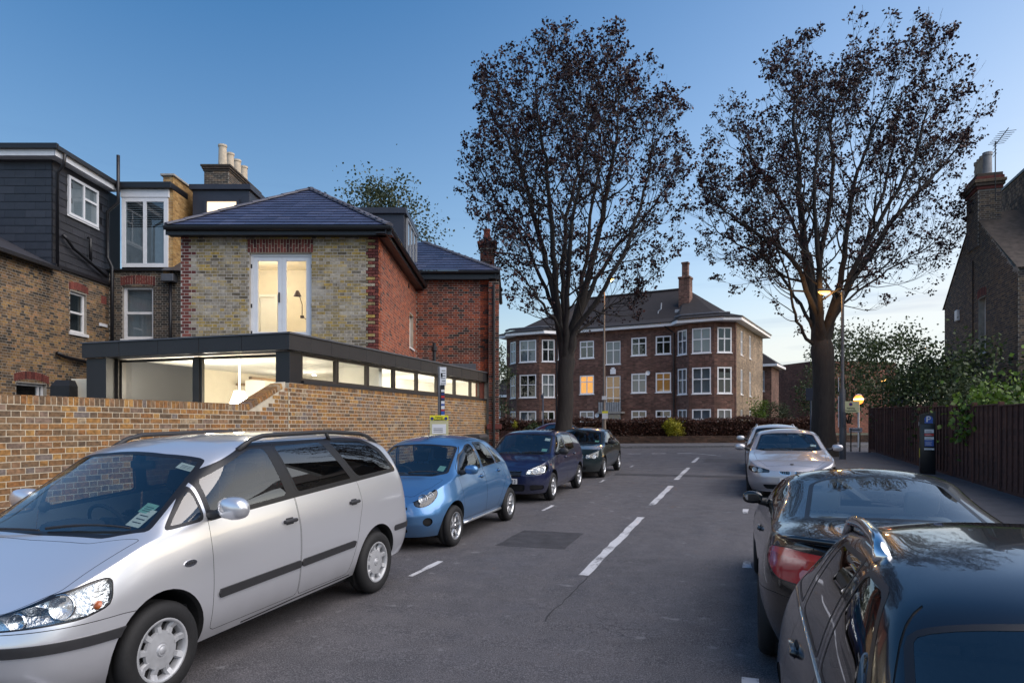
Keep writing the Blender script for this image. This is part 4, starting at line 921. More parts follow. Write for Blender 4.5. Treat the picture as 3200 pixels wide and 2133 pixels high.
# ---------------------------------------------------------- dark green hatchback with twin round lamps
def rover():
    sp = dict(L=3.98, W=.845, axles=(.80, 3.31), tyre=.295, plan=(.8, 3.0, .6, 3.2), du=.04, nl=22, nu=26, prof=PROF,
        zbot=[(0, .20), (.6, .21), (1.3, .24), (2.8, .25), (3.6, .28), (3.98, .32)],
        zbelt=[(0, .64), (.15, .74), (.5, .84), (1.0, .90), (2.0, .92), (3.3, .94), (3.7, .92), (3.98, .82)],
        ztop=[(0, .64), (.08, .72), (.4, .83), (.95, .93), (1.1, .96), (1.75, 1.33), (2.0, 1.395), (2.5, 1.42), (2.9, 1.38), (3.4, 1.20), (3.75, .98), (3.98, .82)],
        zroof_edge=[(0, .64), (.4, .82), (1.0, .92), (1.15, .96), (1.85, 1.30), (2.2, 1.345), (2.7, 1.34), (3.1, 1.22), (3.6, 1.0), (3.98, .82)],
        roof_ratio=[(0, .75), (1.0, .85), (1.2, .88), (1.9, .80), (2.9, .78), (3.98, .8)],
        nose=[(.2, .08), (.4, .0), (.6, .0), (.8, .08)], tail=[(.3, -.06), (.5, 0), (.8, -.02), (1.0, -.05)], flare=.015)
    c = Car('hatchback', sp, 'dark green hatchback with twin round headlamps parked last in the row by the tree'); pm = c.pm = car_paint('dark_green_paint', (.010, .022, .026), .4, .3)
    c.arch(.345)
    c.region('door_window', 'side', [(1.22, .935), (2.22, .95), (2.16, 1.32), (1.85, 1.31)], CARGLASS, .04, trim=wintrim())
    c.region('door_window', 'side', [(2.30, .95), (3.05, .97), (2.85, 1.22), (2.65, 1.31), (2.25, 1.325)], CARGLASS, .05, trim=wintrim())
    c.region('windscreen', 'topall', [(1.0, -.9), (1.04, .5), (1.16, .70), (1.80, .575), (1.74, -.9)], CARGLASS, .04, trim=wintrim(.035), per_side=False)
    c.region('rear_window', 'topall', [(3.0, -.9), (3.0, .50), (3.5, .56), (3.52, -.9)], CARGLASS, .05, trim=wintrim(.03), per_side=False)
    c.region('headlight', 'front', [(.40, .57), (.82, .58), (.86, .71), (.42, .69)], LENS, .05, trim=(.008, TRIMB, 'lamp_seal'))
    c.region('grille', 'front', [(-.3, .585), (.32, .585), (.34, .67), (-.3, .675)], TRIMB, .02, off=-.012, per_side=False)
    c.region('lower_grille', 'front', [(-.3, .27), (.45, .27), (.45, .36), (-.3, .36)], DARK, .02, off=-.015, per_side=False)
    c.region('rubbing_strip', 'side', [(1.3, .53), (3.0, .54), (3.0, .585), (1.3, .575)], pm, .012, off=.01, wall=.02)
    c.region('front_door', 'side', [(1.25, .32), (2.26, .32), (2.28, .8), (2.25, .97), (2.2, 1.36), (1.8, 1.36), (1.25, .97)], pm, .04, trim=GAPS)
    c.region('rear_door', 'side', [(2.267, .32), (2.85, .32), (3.02, .62), (3.12, .8), (3.08, .98), (2.68, 1.35), (2.207, 1.36), (2.257, .97), (2.287, .8)], pm, .04, trim=GAPS)
    c.region('bonnet', 'topall', [(.16, -.9), (.16, .48), (.42, .66), (.98, .70), (.95, -.9)], pm, .04, trim=GAPS, per_side=False)
    c.cut(pm); c.liners(.345); c.wheels('green', .19, 6, 'alloy', ALLOY, .18)
    lamp_kit(c, .52, .632, .056); lamp_kit(c, .72, .642, .056)
    c.seam([(.0, .68), (.32, .678)], 'front', .009, name='grille_surround', m=CHROME)
    c.handles([(2.1, .84), (2.92, .86)]); c.mirrors(1.32, .955, m=PLASTIC); c.wipers([((1.08, -.05), (1.14, -.52)), ((1.05, .48), (1.07, .0))])
    c.seats([(2.15, False), (2.9, True)], .54); c.cabin(1.5, .88, 3.3, .34); c.driving_mirror(1.7, 1.24)
    p, n = c.top(1.27, -.52); mt = Vector((0, 0, 1)).rotation_difference(n).to_matrix().to_4x4(); mt.translation = p - n * .012; mb = MB(); mb.box(-.05, .05, -.06, .06, -.001, .001, mt); mb.build('permit', PAPERG, c.root)
    plate(c, .46); c.place(18.95, -4.66); return c

# ---------------------------------------------------------- pale saloon and estate facing the camera
def saloon(name, label, s_front, t_c, paint, estate=False, kidney=True):
    L = 4.84
    if estate: top = [(3.2, 1.46), (4.2, 1.40), (4.6, 1.33), (4.78, 1.05), (4.84, .92)]; edge = [(3.2, 1.39), (4.2, 1.33), (4.6, 1.25), (4.78, 1.02), (4.84, .92)]
    else: top = [(3.1, 1.43), (3.5, 1.32), (4.05, 1.10), (4.3, 1.08), (4.72, 1.04), (4.84, .92)]; edge = [(3.1, 1.36), (3.5, 1.24), (4.05, 1.05), (4.3, 1.03), (4.72, 1.0), (4.84, .92)]
    sp = dict(L=L, W=.923, axles=(.84, 3.73), tyre=.325, plan=(.85, 3.0, .6, 3.6), du=.038, nl=24, nu=30, prof=PROF,
        zbot=[(0, .17), (.6, .19), (1.4, .23), (3.2, .25), (4.4, .28), (4.84, .32)],
        zbelt=[(0, .60), (.12, .70), (.4, .80), (1.0, .885), (1.6, .93), (3.2, .98), (4.2, 1.0), (4.7, .97), (4.84, .92)],
        ztop=[(0, .60), (.08, .70), (.4, .82), (1.0, .93), (1.4, .985), (1.5, 1.0), (2.15, 1.37), (2.45, 1.45), (2.8, 1.468)] + top,
        zroof_edge=[(0, .60), (.4, .81), (1.2, .92), (1.55, 1.0), (2.25, 1.34), (2.6, 1.39)] + edge,
        roof_ratio=[(0, .75), (1.4, .85), (1.7, .86), (2.4, .77), (3.2, .75), (4.2, .8), (4.84, .8)],
        nose=[(.2, .08), (.36, .0), (.5, .0), (.62, .03), (.8, .10)], tail=[(.3, -.06), (.5, 0), (.9, -.03), (1.3, -.2)], flare=.014)
    c = Car(name, sp, label); pm = c.pm = paint
    c.arch(.375)
    c.region('door_window', 'side', [(1.62, .97), (2.62, 1.0), (2.58, 1.36), (2.25, 1.34)], CARGLASS, .04, trim=wintrim())
    c.region('door_window', 'side', [(2.70, 1.0), (3.5, 1.03), (3.35, 1.25), (3.1, 1.34), (2.66, 1.37)], CARGLASS, .05, trim=wintrim())
    c.region('windscreen', 'topall', [(1.38, -.9), (1.42, .52), (1.54, .72), (2.20, .585), (2.14, -.9)], CARGLASS, .04, trim=wintrim(.03), per_side=False)
    if estate: c.region('rear_window', 'rear', [(-.4, 1.02), (.6, 1.02), (.55, 1.3), (-.4, 1.32)], CARGLASS, .05, trim=wintrim(.03), per_side=False)
    else: c.region('rear_window', 'topall', [(3.2, -.9), (3.2, .5), (3.95, .58), (3.98, -.9)], CARGLASS, .05, trim=wintrim(.03), per_side=False)
    c.region('headlight', 'front', [(.46, .585), (.84, .565), (1.08, .63), (1.12, .71), (.90, .705), (.50, .655)], LENS, .04, trim=(.012, TRIMB, 'lamp_seal'))
    if kidney: c.region('grille', 'front', [(.035, .535), (.25, .555), (.30, .645), (.06, .66)], TRIMB, .03, off=-.012, trim=(.012, CHROME, 'grille_surround'))
    else: c.region('grille', 'front', [(-.3, .54), (.35, .54), (.38, .66), (-.3, .66)], TRIMB, .02, off=-.012, per_side=False)
    c.region('lower_grille', 'front', [(-.3, .235), (.55, .235), (.62, .33), (-.3, .345)], DARK, .03, off=-.02, per_side=False)
    c.region('front_door', 'side', [(1.55, .32), (2.64, .32), (2.66, .8), (2.64, 1.02), (2.62, 1.41), (2.2, 1.41), (1.55, 1.0)], pm, .04, trim=GAPS)
    c.region('bonnet', 'topall', [(.22, -.9), (.22, .50), (.5, .70), (1.36, .76), (1.33, -.9)], pm, .04, trim=GAPS, per_side=False)
    c.cut(pm); c.liners(.375); c.wheels(name + s_front.__repr__(), .215, 7, 'alloy', ALLOY, .215)
    lamp_kit(c, .68, .625, .048); lamp_kit(c, .84, .64, .048)
    for sg in (1, -1):
        q = [Vector((a.x + .06, (a.y - .02) * sg, a.z)) for a in [c.front(*k)[0] for k in ((.48, .59), (.84, .57), (1.05, .64), (1.08, .70), (.90, .70), (.52, .65))]]; mb = MB(); mb.face(q); mb.build('lamp_back', PLASTIC, c.root)
    if kidney:
        mb = MB()
        for sg in (1, -1):
            for k in range(6):
                qx = .07 + k * .032; a, b_ = c.front(qx, .56)[0], c.front(qx, .645)[0]; mb.tube([Vector((a.x + .004, a.y * sg, a.z)), Vector((b_.x + .004, b_.y * sg, b_.z))], .004, 4)
        mb.build('grille_bar', CHROME, c.root)
        p, n = c.top(.27, 0); mb = MB(); mb.lathe([(.001, .006), (.036, .005), (.041, 0)], 20, Matrix.Translation(p) @ Matrix.Rotation(R(-12), 4, 'Y')); mb.build('bonnet_badge', TRIMB, c.root)
    c.handles([(2.5, .88), (3.4, .92)]); c.mirrors(1.75, .99, scale=1.05, out=.13); c.wipers([((1.46, -.05), (1.54, -.55)), ((1.42, .5), (1.45, .0))])
    if estate: c.rails(2.5, 4.2, ALLOY, .045, .016)
    c.seats([(2.55, False), (3.4, True)], .54); c.cabin(1.95, .95, 3.8, .36); c.driving_mirror(2.12, 1.30)
    for x, y in ((1.72, -.55),):
        p, n = c.top(x, y); mt = Vector((0, 0, 1)).rotation_difference(n).to_matrix().to_4x4(); mt.translation = p - n * .012; mb = MB(); mb.box(-.05, .05, -.06, .06, -.001, .001, mt); mb.build('permit', PAPER, c.root)
    plate(c, .42); c.place(s_front, t_c); return c

# ---------------------------------------------------------- black coupe seen from behind
def coupe():
    sp = dict(L=4.75, W=.91, axles=(.93, 3.68), tyre=.335, plan=(.9, 2.8, .85, 2.8), du=.032, nl=28, nu=36, prof=[(0, .89), (.08, .94), (.3, .985), (.52, 1.0), (.72, .985), (.9, .945), (1, .91)],
        zbot=[(0, .17), (.6, .19), (1.4, .23), (3.2, .25), (4.3, .28), (4.75, .34)],
        zbelt=[(0, .60), (.12, .70), (.5, .80), (1.2, .88), (2.0, .93), (3.2, .985), (3.9, 1.03), (4.4, 1.04), (4.65, 1.01), (4.75, .94)],
        ztop=[(0, .60), (.08, .68), (.5, .82), (1.3, .94), (1.5, .97), (2.15, 1.31), (2.45, 1.375), (2.75, 1.392), (3.05, 1.365), (3.45, 1.27), (4.0, 1.11), (4.2, 1.095), (4.55, 1.085), (4.68, 1.055), (4.75, .94)],
        zroof_edge=[(0, .60), (.5, .81), (1.4, .91), (1.6, .97), (2.3, 1.27), (2.6, 1.31), (2.9, 1.30), (3.3, 1.21), (3.9, 1.085), (4.2, 1.075), (4.6, 1.045), (4.75, .94)],
        roof_ratio=[(0, .75), (1.4, .85), (1.7, .86), (2.5, .76), (3.1, .74), (3.9, .78), (4.75, .85)], bulge=.03,
        nose=[(.2, .08), (.36, .0), (.5, .0), (.62, .03), (.8, .10)], tail=[(.3, -.10), (.55, 0), (.8, -.03), (.95, -.02), (1.0, .0)], flare=.022)
    c = Car('coupe', sp, 'glossy black coupe with a red tail lamp parked behind the black estate car'); pm = c.pm = car_paint('black_paint', (.0035, .0035, .0045), .1, .25, .02, .10)
    c.arch(.385)
    c.region('door_window', 'side', [(1.75, .955), (2.86, .985), (2.80, 1.285), (2.40, 1.27)], CARGLASS, .05, trim=wintrim(.014, CHROME))
    c.region('quarter_window', 'side', [(2.90, .99), (3.40, 1.01), (3.32, 1.10), (3.05, 1.235), (2.85, 1.285)], CARGLASS, .05, trim=wintrim(.014, CHROME))
    c.region('windscreen', 'topall', [(1.38, -.9), (1.42, .52), (1.56, .71), (2.20, .57), (2.14, -.9)], CARGLASS, .04, trim=wintrim(.03), per_side=False)
    c.region('rear_window', 'topall', [(3.06, -.9), (3.08, .40), (3.14, .50), (3.90, .60), (3.96, .45), (3.99, -.9)], CARGLASS, .05, trim=wintrim(.035), per_side=False)
    c.region('tail_light_band', 'rear', [(.56, .925), (1.10, .925), (1.06, .965), (.60, .972)], lens_mat('tail_lamp_bright', (.62, .03, .03), .2), .01)
    c.region('reversing_light', 'rear', [(.52, .80), (.72, .79), (.74, .86), (.54, .87)], lens_mat('reversing_lens', (.55, .22, .24), .15), .02)
    c.region('tail_light', 'rear', [(.46, .80), (.52, .975), (.88, .99), (1.18, .955), (1.14, .85), (.92, .76), (.60, .755)], TAILRED, .05, trim=(.008, TRIMB, 'lamp_seal'))
    c.region('boot_lid', 'topall', [(4.05, -.9), (4.05, .52), (4.2, .60), (4.66, .60), (4.70, -.9)], pm, .05, trim=GAPS, per_side=False)
    c.region('front_door', 'side', [(1.7, .32), (2.95, .32), (3.02, .62), (2.98, .9), (2.90, 1.02), (2.86, 1.32), (2.38, 1.32), (1.7, 1.0)], pm, .05, trim=GAPS)
    c.region('rear_bumper', 'rear', [(-.4, .30), (1.6, .28), (1.45, .62), (.95, .665), (.5, .66), (-.4, .66)], pm, .03, trim=GAPS, per_side=False)
    c.region('bonnet', 'topall', [(.22, -.9), (.22, .50), (.5, .70), (1.34, .72), (1.31, -.9)], pm, .04, trim=GAPS, per_side=False)
    c.region('headlight', 'front', [(.46, .585), (.84, .565), (1.08, .63), (1.12, .70), (.90, .69), (.50, .645)], LENS, .04, trim=(.012, TRIMB, 'lamp_seal'))
    c.cut(pm); c.liners(.385); c.wheels('coupe', .235, 5, 'alloy', ALLOY, .23)
    # boot spoiler lip
    mb = MB(); q = []
    for k in range(21):
        y = -.78 + 1.56 * k / 20; x = 4.66 - .22 * abs(y / .78) ** 2.6; p, n = c.top(x, y); q.append(p + Vector((.03, 0, .018)))
    mb.tube(q, [.012] + [.022] * 19 + [.012], 6); mb.build('boot_spoiler', pm, c.root, smooth=True)
    c.handles([(2.72, .83)]); c.mirrors(1.9, .965, scale=.85, out=.06)
    c.seats([(2.75, False)], .50, LEATHER); c.seats([(3.35, True)], .50, LEATHER, head=False); c.cabin(2.0, .92, 3.6, -.36)
    mb = MB(); mb.bbox(3.5, 4.0, -.62, .62, .90, .93, .02); mb.build('parcel_shelf', FABRIC, c.root)
    for y in (.30, -.30): mb = MB(); mb.bbox(3.42, 3.56, y - .14, y + .14, .95, 1.06, .04); mb.build('rear_headrest', LEATHER, c.root, auto=40)
    plate(c, .84, True, PLATEY); c.place(9.42, 1.03, True); return c

# ---------------------------------------------------------- small black estate, nearest on the right
def near_estate():
    sp = dict(L=3.88, W=.885, axles=(.80, 3.18), tyre=.32, plan=(.80, 3.0, .5, 3.6), du=.026, nl=28, nu=44, crown=3.0, prof=[(0, .89), (.08, .945), (.3, .985), (.52, 1.0), (.75, .985), (.92, .95), (1, .92)],
        zbot=[(0, .17), (.6, .19), (1.4, .23), (2.8, .25), (3.5, .28), (3.88, .32)],
        zbelt=[(0, .62), (.12, .72), (.5, .83), (1.0, .91), (1.6, .955), (2.6, .975), (3.2, .99), (3.65, .98), (3.88, .90)],
        ztop=[(0, .62), (.08, .71), (.5, .85), (.95, .96), (1.10, 1.0), (1.78, 1.40), (2.0, 1.452), (2.3, 1.478), (2.7, 1.475), (3.05, 1.44), (3.35, 1.37), (3.6, 1.23), (3.78, 1.05), (3.88, .90)],
        zroof_edge=[(0, .62), (.5, .84), (1.05, .95), (1.22, 1.0), (1.86, 1.355), (2.2, 1.42), (2.7, 1.42), (3.1, 1.375), (3.4, 1.28), (3.65, 1.12), (3.88, .90)],
        roof_ratio=[(0, .75), (1.05, .85), (1.3, .87), (1.9, .80), (2.7, .775), (3.4, .75), (3.88, .8)], bulge=.03, rsmooth=9,
        nose=[(.2, .08), (.36, .0), (.5, .0), (.62, .03), (.8, .10)], tail=[(.3, -.08), (.55, 0), (.9, -.02), (1.3, -.10)], flare=.02)
    c = Car('estate_car', sp, 'small black estate car with chrome roof rails parked in front of the black coupe'); pm = c.pm = car_paint('midnight_paint', (.004, .0045, .008), .2, .22, .02, .10)
    c.arch(.37)
    c.region('door_window', 'side', [(1.48, .995), (2.30, 1.01), (2.25, 1.39), (2.02, 1.375)], CARGLASS, .05, trim=wintrim(.018, TRIMB))
    c.region('door_window', 'side', [(2.40, 1.01), (3.00, 1.025), (2.88, 1.365), (2.35, 1.395)], CARGLASS, .05, trim=wintrim(.018, TRIMB))
    c.region('rear_side_window', 'side', [(3.07, 1.035), (3.46, 1.05), (3.30, 1.20), (3.14, 1.30), (2.97, 1.345)], PRIVACY, .05, trim=wintrim(.018, TRIMB))
    c.region('windscreen', 'topall', [(1.00, -.9), (1.04, .56), (1.15, .76), (1.80, .655), (1.77, .4), (1.76, -.9)], CARGLASS, .04, trim=wintrim(.022), per_side=False)
    c.region('rear_window', 'topall', [(3.40, -.9), (3.40, .46), (3.66, .52), (3.68, -.9)], PRIVACY, .05, trim=wintrim(.03), per_side=False)
    c.region('headlight', 'front', [(.46, .585), (.84, .565), (1.08, .63), (1.12, .71), (.90, .705), (.50, .655)], LENS, .04, trim=(.012, TRIMB, 'lamp_seal'))
    c.region('front_door', 'side', [(1.42, .32), (2.34, .32), (2.365, .8), (2.345, 1.01), (2.29, 1.445), (1.98, 1.445), (1.42, 1.03)], pm, .05, trim=GAPS)
    c.region('rear_door', 'side', [(2.347, .32), (2.85, .32), (2.96, .62), (3.06, .85), (3.04, 1.03), (2.92, 1.42), (2.30, 1.445), (2.353, 1.01), (2.373, .8)], pm, .05, trim=GAPS)
    c.region('bonnet', 'topall', [(.22, -.9), (.22, .50), (.5, .70), (.98, .74), (.95, -.9)], pm, .04, trim=GAPS, per_side=False)
    c.region('grille', 'front', [(-.3, .54), (.35, .54), (.38, .66), (-.3, .66)], TRIMB, .02, off=-.012, per_side=False)
    c.cut(pm); c.liners(.37); c.wheels('estate', .215, 5, 'five', ALLOY, .215)
    for sg in (1, -1):       # bright strip under the side glass
        mb = MB(); q = [c.surf(x, z)[0] for x, z in ((1.44, .972), (1.8, .98), (2.3, .99), (2.7, .998), (3.05, 1.005), (3.45, 1.02))]; mb.tube([Vector((a.x, a.y * sg, a.z)) for a in q], .008, 6); mb.build('window_moulding', CHROME, c.root, smooth=True)
    c.handles([(2.2, .87), (2.86, .90)]); c.wipers([((1.06, -.05), (1.16, -.55)), ((1.02, .5), (1.05, .0))])
    c.mirrors(1.52, .985, scale=1.0, out=.1)
    c.rails(2.28, 3.22, CHROME, .045, .024, mid=False, frac=.985)
    c.seats([(2.25, False), (2.95, True)], .56); c.cabin(1.55, .94, 3.5, .36); c.driving_mirror(1.8, 1.31)
    plate(c, .42); c.place(.26, 1.055); return c

galaxy(); micra(); fabia(); GREEN_CAR = rover()
SILVER2 = car_paint('pale_silver_paint', (.46, .45, .475), .6, .34)
saloon('saloon_car', 'pale silver saloon with twin oval grilles parked at the right kerb', 15.55, 1.0, SILVER2)
saloon('estate_car', 'pale silver estate car behind the silver saloon at the right kerb', 21.3, 1.0, car_paint('white_silver_paint', (.52, .53, .54), .5, .34), True, False)
coupe(); near_estate()
# ============================================================ brickwork
MORTAR = mat('mortar_buff', (.50, .44, .34), .95, var=.2, scale=8, bump=.5, bscale=90)
MORTARG = mat('mortar_grey', (.30, .275, .24), .95, var=.3, scale=5, bump=.5, bscale=90)
STOCK = pieces_mat('london_stock_brick', [('705034', 3), ('8a6238', 3), ('9c7038', 2.4), ('5c4a3a', 2.5), ('76604a', 2.6), ('ab8248', 1.8), ('49423c', 1.7), ('856750', 2.3), ('8c5c30', 2), ('746660', 1.2), ('62646a', .6), ('a09078', .5)], even=('7d5f3e', .35), var=.5, nscale=22, frost=('9aa0a8', .66, .76, .55, 5.0))
OLDSTOCK = pieces_mat('weathered_stock_brick', [('80714f', 3), ('8f7e55', 3), ('a58c4c', 2.4), ('b39440', 1.5), ('786f64', 3), ('938b80', 2.5), ('5a524a', 1.2), ('38332f', .6), ('aea392', 2), ('8f7f58', 2)], even=('8a7d62', .3), var=.4, nscale=16, frost=('b8b3aa', .50, .68, .62, 1.7))
REDQ = pieces_mat('red_quoin_brick', [('64322c', 3), ('713a33', 3), ('5a2a28', 2), ('7d4238', 1.5), ('4b2625', 1)], var=.3, nscale=14)
REDB = pieces_mat('red_stock_brick', [('8c4930', 4), ('9c5236', 4), ('7d4130', 3), ('a95c3c', 2), ('6a3b30', 1.6), ('8e5743', 2), ('45302c', .5)], var=.3, nscale=14)
REDD = pieces_mat('dark_red_brick', [('7e3a26', 4), ('8d4228', 4), ('6c3325', 3), ('5a2e25', 2), ('984a2c', 2), ('3b2522', 1.6), ('2b2020', .6)], var=.35, nscale=14, soot=('6d6664', .45, .7, .8, .8))
BROWNB = pieces_mat('brown_stock_brick', [('7b6244', 3), ('8d6e49', 3), ('6a553f', 3), ('9a7a4c', 2), ('54483a', 2.5), ('a07a55', 1.6), ('40382f', 1.5)], var=.4, nscale=16, soot=('595453', .42, .68, .85, .55))
SOOTB = pieces_mat('sooty_brick', [('4a4038', 3), ('3d3731', 3), ('5a4d42', 2), ('33302d', 3), ('665645', 1)], var=.35, nscale=16)
YELB = pieces_mat('yellow_brick', [('b08d5c', 3), ('a5814f', 3), ('bb9a68', 2), ('94744b', 2)], var=.25, nscale=14)
SLATE = pieces_mat('roof_slate', [((.050, .062, .118), 3), ((.058, .070, .130), 3), ((.044, .055, .105), 3), ((.068, .080, .140), 1)], rough=.42, var=.12, nscale=7, bump=.3, bscale=18)
DSLATE = pieces_mat('dark_hung_slate', [((.026, .027, .034), 3), ((.031, .032, .040), 3), ((.022, .023, .029), 2)], rough=.45, var=.15, nscale=6, bump=.2, bscale=18)
HIPT = pieces_mat('hip_tile', [((.085, .085, .11), 2), ((.10, .10, .125), 2), ((.072, .072, .095), 1)], rough=.7, var=.25, nscale=9)
ZINC = mat('dark_zinc', (.020, .019, .021), .5, metal=.0, var=.15, scale=2.5, bump=.06, bscale=4)
ZINCT = mat('zinc_roof', (.05, .05, .06), .5, metal=.3, var=.2, scale=2)
BLACKP = mat('black_gutter', (.010, .010, .013), .4, var=.1)
UPVC = mat('white_upvc', (.68, .70, .74), .35, var=.05)
WFRAME = mat('white_painted_wood', (.70, .70, .71), .5, var=.08, scale=9)
WOODF = mat('dark_window_frame', (.035, .027, .022), .45, var=.2)
WINGLASS = glass('window_glass', (.93, .95, .94), .55)
DARKGLASS = glass('window_glass_dark', (.55, .6, .62), 1.3)
CREAM = mat('cream_plaster', (.78, .70, .55), .9, var=.04)
WHITEP = mat('white_plaster', (.80, .78, .72), .9, var=.03)
BLACK = mat('room_dark', (.012, .012, .014), .9, var=0)
BLIND = mat('blind_slats', (.32, .36, .40), .6, var=.1)
NET = mat('net_curtain', (.42, .45, .48), .9, var=.15, scale=5, streak=(14, 1, .6))
LEAD = mat('lead_flashing', (.10, .105, .12), .5, metal=.3, var=.2)
CONC = mat('concrete', (.30, .29, .27), .85, var=.2, bump=.2)

def frame_matrix(origin, xdir):
    "wall frame: local x along the wall, -y outward, z up"
    X = Vector((xdir[0], xdir[1], 0)).normalized(); Z = Vector((0, 0, 1)); Y = Z.cross(X)
    m = Matrix((X, Y, Z)).transposed().to_4x4(); m.translation = Vector(origin); return m
def rel(parent, o, mw):
    "parent and keep a world matrix"
    o.parent = parent; o.matrix_parent_inverse = Matrix.Identity(4)
    pm_ = Matrix.LocRotScale(parent.location, parent.rotation_euler, parent.scale) if parent.parent is None else WORLD[parent.name]
    o.matrix_local = pm_.inverted() @ mw; WORLD[o.name] = mw
WORLD = {}
def root_empty(name, mw, label, cat, group=None):
    o = bpy.data.objects.new(name, None); COL.objects.link(o); o.matrix_world = mw; WORLD[o.name] = mw.copy(); o.location = mw.translation; o.rotation_euler = mw.to_euler(); return tag(o, label, cat, group)
def cells(x0, x1, z0, z1, holes):
    xs = sorted({x0, x1, *[min(max(h[0], x0), x1) for h in holes], *[min(max(h[1], x0), x1) for h in holes]}); zs = sorted({z0, z1, *[min(max(h[2], z0), z1) for h in holes], *[min(max(h[3], z0), z1) for h in holes]})
    for i in range(len(xs) - 1):
        col = []
        for j in range(len(zs) - 1):
            cx, cz = (xs[i] + xs[i + 1]) / 2, (zs[j] + zs[j + 1]) / 2
            if xs[i + 1] - xs[i] < 1e-6 or zs[j + 1] - zs[j] < 1e-6 or any(h[0] < cx < h[1] and h[2] < cz < h[3] for h in holes): continue
            if col and abs(col[-1][1] - zs[j]) < 1e-6: col[-1][1] = zs[j + 1]
            else: col.append([zs[j], zs[j + 1]])
        for a, b_ in col: yield xs[i], xs[i + 1], a, b_
BRICKMESH = {}
def brick_mesh(lx, lz, m, depth, key='brick'):
    k = (round(lx, 2), round(lz, 3), m.name, depth)
    if k not in BRICKMESH:
        mb = MB(); j = .002; a, b_ = lx / 2, lz / 2
        v = [(-a, 0, -b_), (a, 0, -b_), (a, 0, b_), (-a, 0, b_), (-a + j, -depth, -b_ + j), (a - j, -depth, -b_ + j), (a - j, -depth, b_ - j), (-a + j, -depth, b_ - j)]
        mb.mesh(v, [(4, 5, 6, 7), (0, 1, 5, 4), (1, 2, 6, 5), (2, 3, 7, 6), (3, 0, 4, 7)]); BRICKMESH[k] = mb.data(key, m)
    return BRICKMESH[k]
def add_brick(mb, xa, xb, za, zb, d):
    j = .003; v = [(xa, 0, za), (xb, 0, za), (xb, 0, zb), (xa, 0, zb), (xa + j, -d, za + j), (xb - j, -d, za + j), (xb - j, -d, zb - j), (xa + j, -d, zb - j)]
    mb.mesh(v, [(4, 5, 6, 7), (0, 1, 5, 4), (1, 2, 6, 5), (2, 3, 7, 6), (3, 0, 4, 7)])
def brick_wall(root, mw, x0, x1, z0, z1, mats, holes=(), bond='flemish', mfn=None, ztop=None, parts=0, score=None, thick=.22, course=.075, proud=.0035, mortar=None, name='wall', zlay=None, backing=True, backz=None):
    "mortar backing with every brick laid on it; the largest in view are objects, the rest one mesh"
    mats = mats if isinstance(mats, list) else [mats]; pat = {'flemish': (.225, .1125), 'stretcher': (.225,), 'header': (.1125,), 'english': (.225,)}[bond]
    if backing:
        mb = MB()
        for a, b_, c_, d_ in cells(x0, x1, z0, z1, list(holes)):
            if ztop:
                n = max(1, int((b_ - a) / .12))
                for i in range(n):
                    p, q = a + (b_ - a) * i / n, a + (b_ - a) * (i + 1) / n; t1, t2 = min(d_, ztop(p) - .004), min(d_, ztop(q) - .004)
                    if t1 <= c_ or t2 <= c_: continue
                    mb.mesh([(p, 0, c_), (q, 0, c_), (q, 0, t2), (p, 0, t1), (p, thick, c_), (q, thick, c_), (q, thick, t2), (p, thick, t1)], [(0, 1, 2, 3), (5, 4, 7, 6), (3, 2, 6, 7), (1, 5, 6, 2), (4, 0, 3, 7), (4, 5, 1, 0)])
            else: mb.box(a, b_, 0, thick, c_, d_)
        wl_ = mb.build(name, mortar or MORTAR); rel(root, wl_, mw)
    else: wl_ = root
    out = []; per = sum(pat); zs = zlay if zlay is not None else z0; n = int((z1 - zs) / course + .5)
    for r_ in range(n):
        za, zb = zs + r_ * course + .005, zs + (r_ + 1) * course - .005; zc = (za + zb) / 2
        if zb > z1 + .01: break
        pt = pat if not (bond == 'english' and r_ % 2) else (.1125,); per = sum(pt)
        segs = [(x0, x1)]
        for h in holes:
            if h[2] - .01 < zc < h[3] + .01:
                segs = [s_ for a, b_ in segs for s_ in (((a, min(b_, h[0])), (max(a, h[1]), b_)) if h[0] < b_ and h[1] > a else ((a, b_),)) if s_[1] - s_[0] > .02]
        for a, b_ in segs:
            x = x0 - per - (per / 2 if r_ % 2 else 0) + (.03 if bond == 'flemish' else 0); k = 0
            while x < b_:
                w_ = pt[k % len(pt)]; xa, xb = max(x + .005, a + .002), min(x + w_ - .005, b_ - .002); x += w_; k += 1
                if xb - xa < .035: continue
                if ztop and (ztop(xa) < zb - .01 or ztop(xb) < zb - .01): continue
                out.append((xa, xb, za, zb, mfn(r_, xa, xb, zc) if mfn else 0))
    if parts:
        sc_ = score or (lambda x, z: 0)
        order = sorted(range(len(out)), key=lambda i: sc_((out[i][0] + out[i][1]) / 2, (out[i][2] + out[i][3]) / 2)); pick = set(order[:parts])
    else: pick = set()
    rest = MB()
    for i, (xa, xb, za, zb, mi) in enumerate(out):
        d = proud + random.uniform(-.0015, .0015)
        if i in pick:
            o = link('brick', brick_mesh(xb - xa, zb - za, mats[mi], round(proud, 3)), wl_); o.location = ((xa + xb) / 2, random.uniform(-.001, .001), (za + zb) / 2)
            if not backing: rel(root, o, mw @ Matrix.Translation(o.location))
        else: rest.cm = mi; rest.ca = random.random(); add_brick(rest, xa, xb, za, zb, d)
    if rest.f:
        o = rest.build('brickwork', mats, wl_ if backing else None, attr=True); o['kind'] = 'stuff'
        if not backing: rel(root, o, mw)
    return wl_
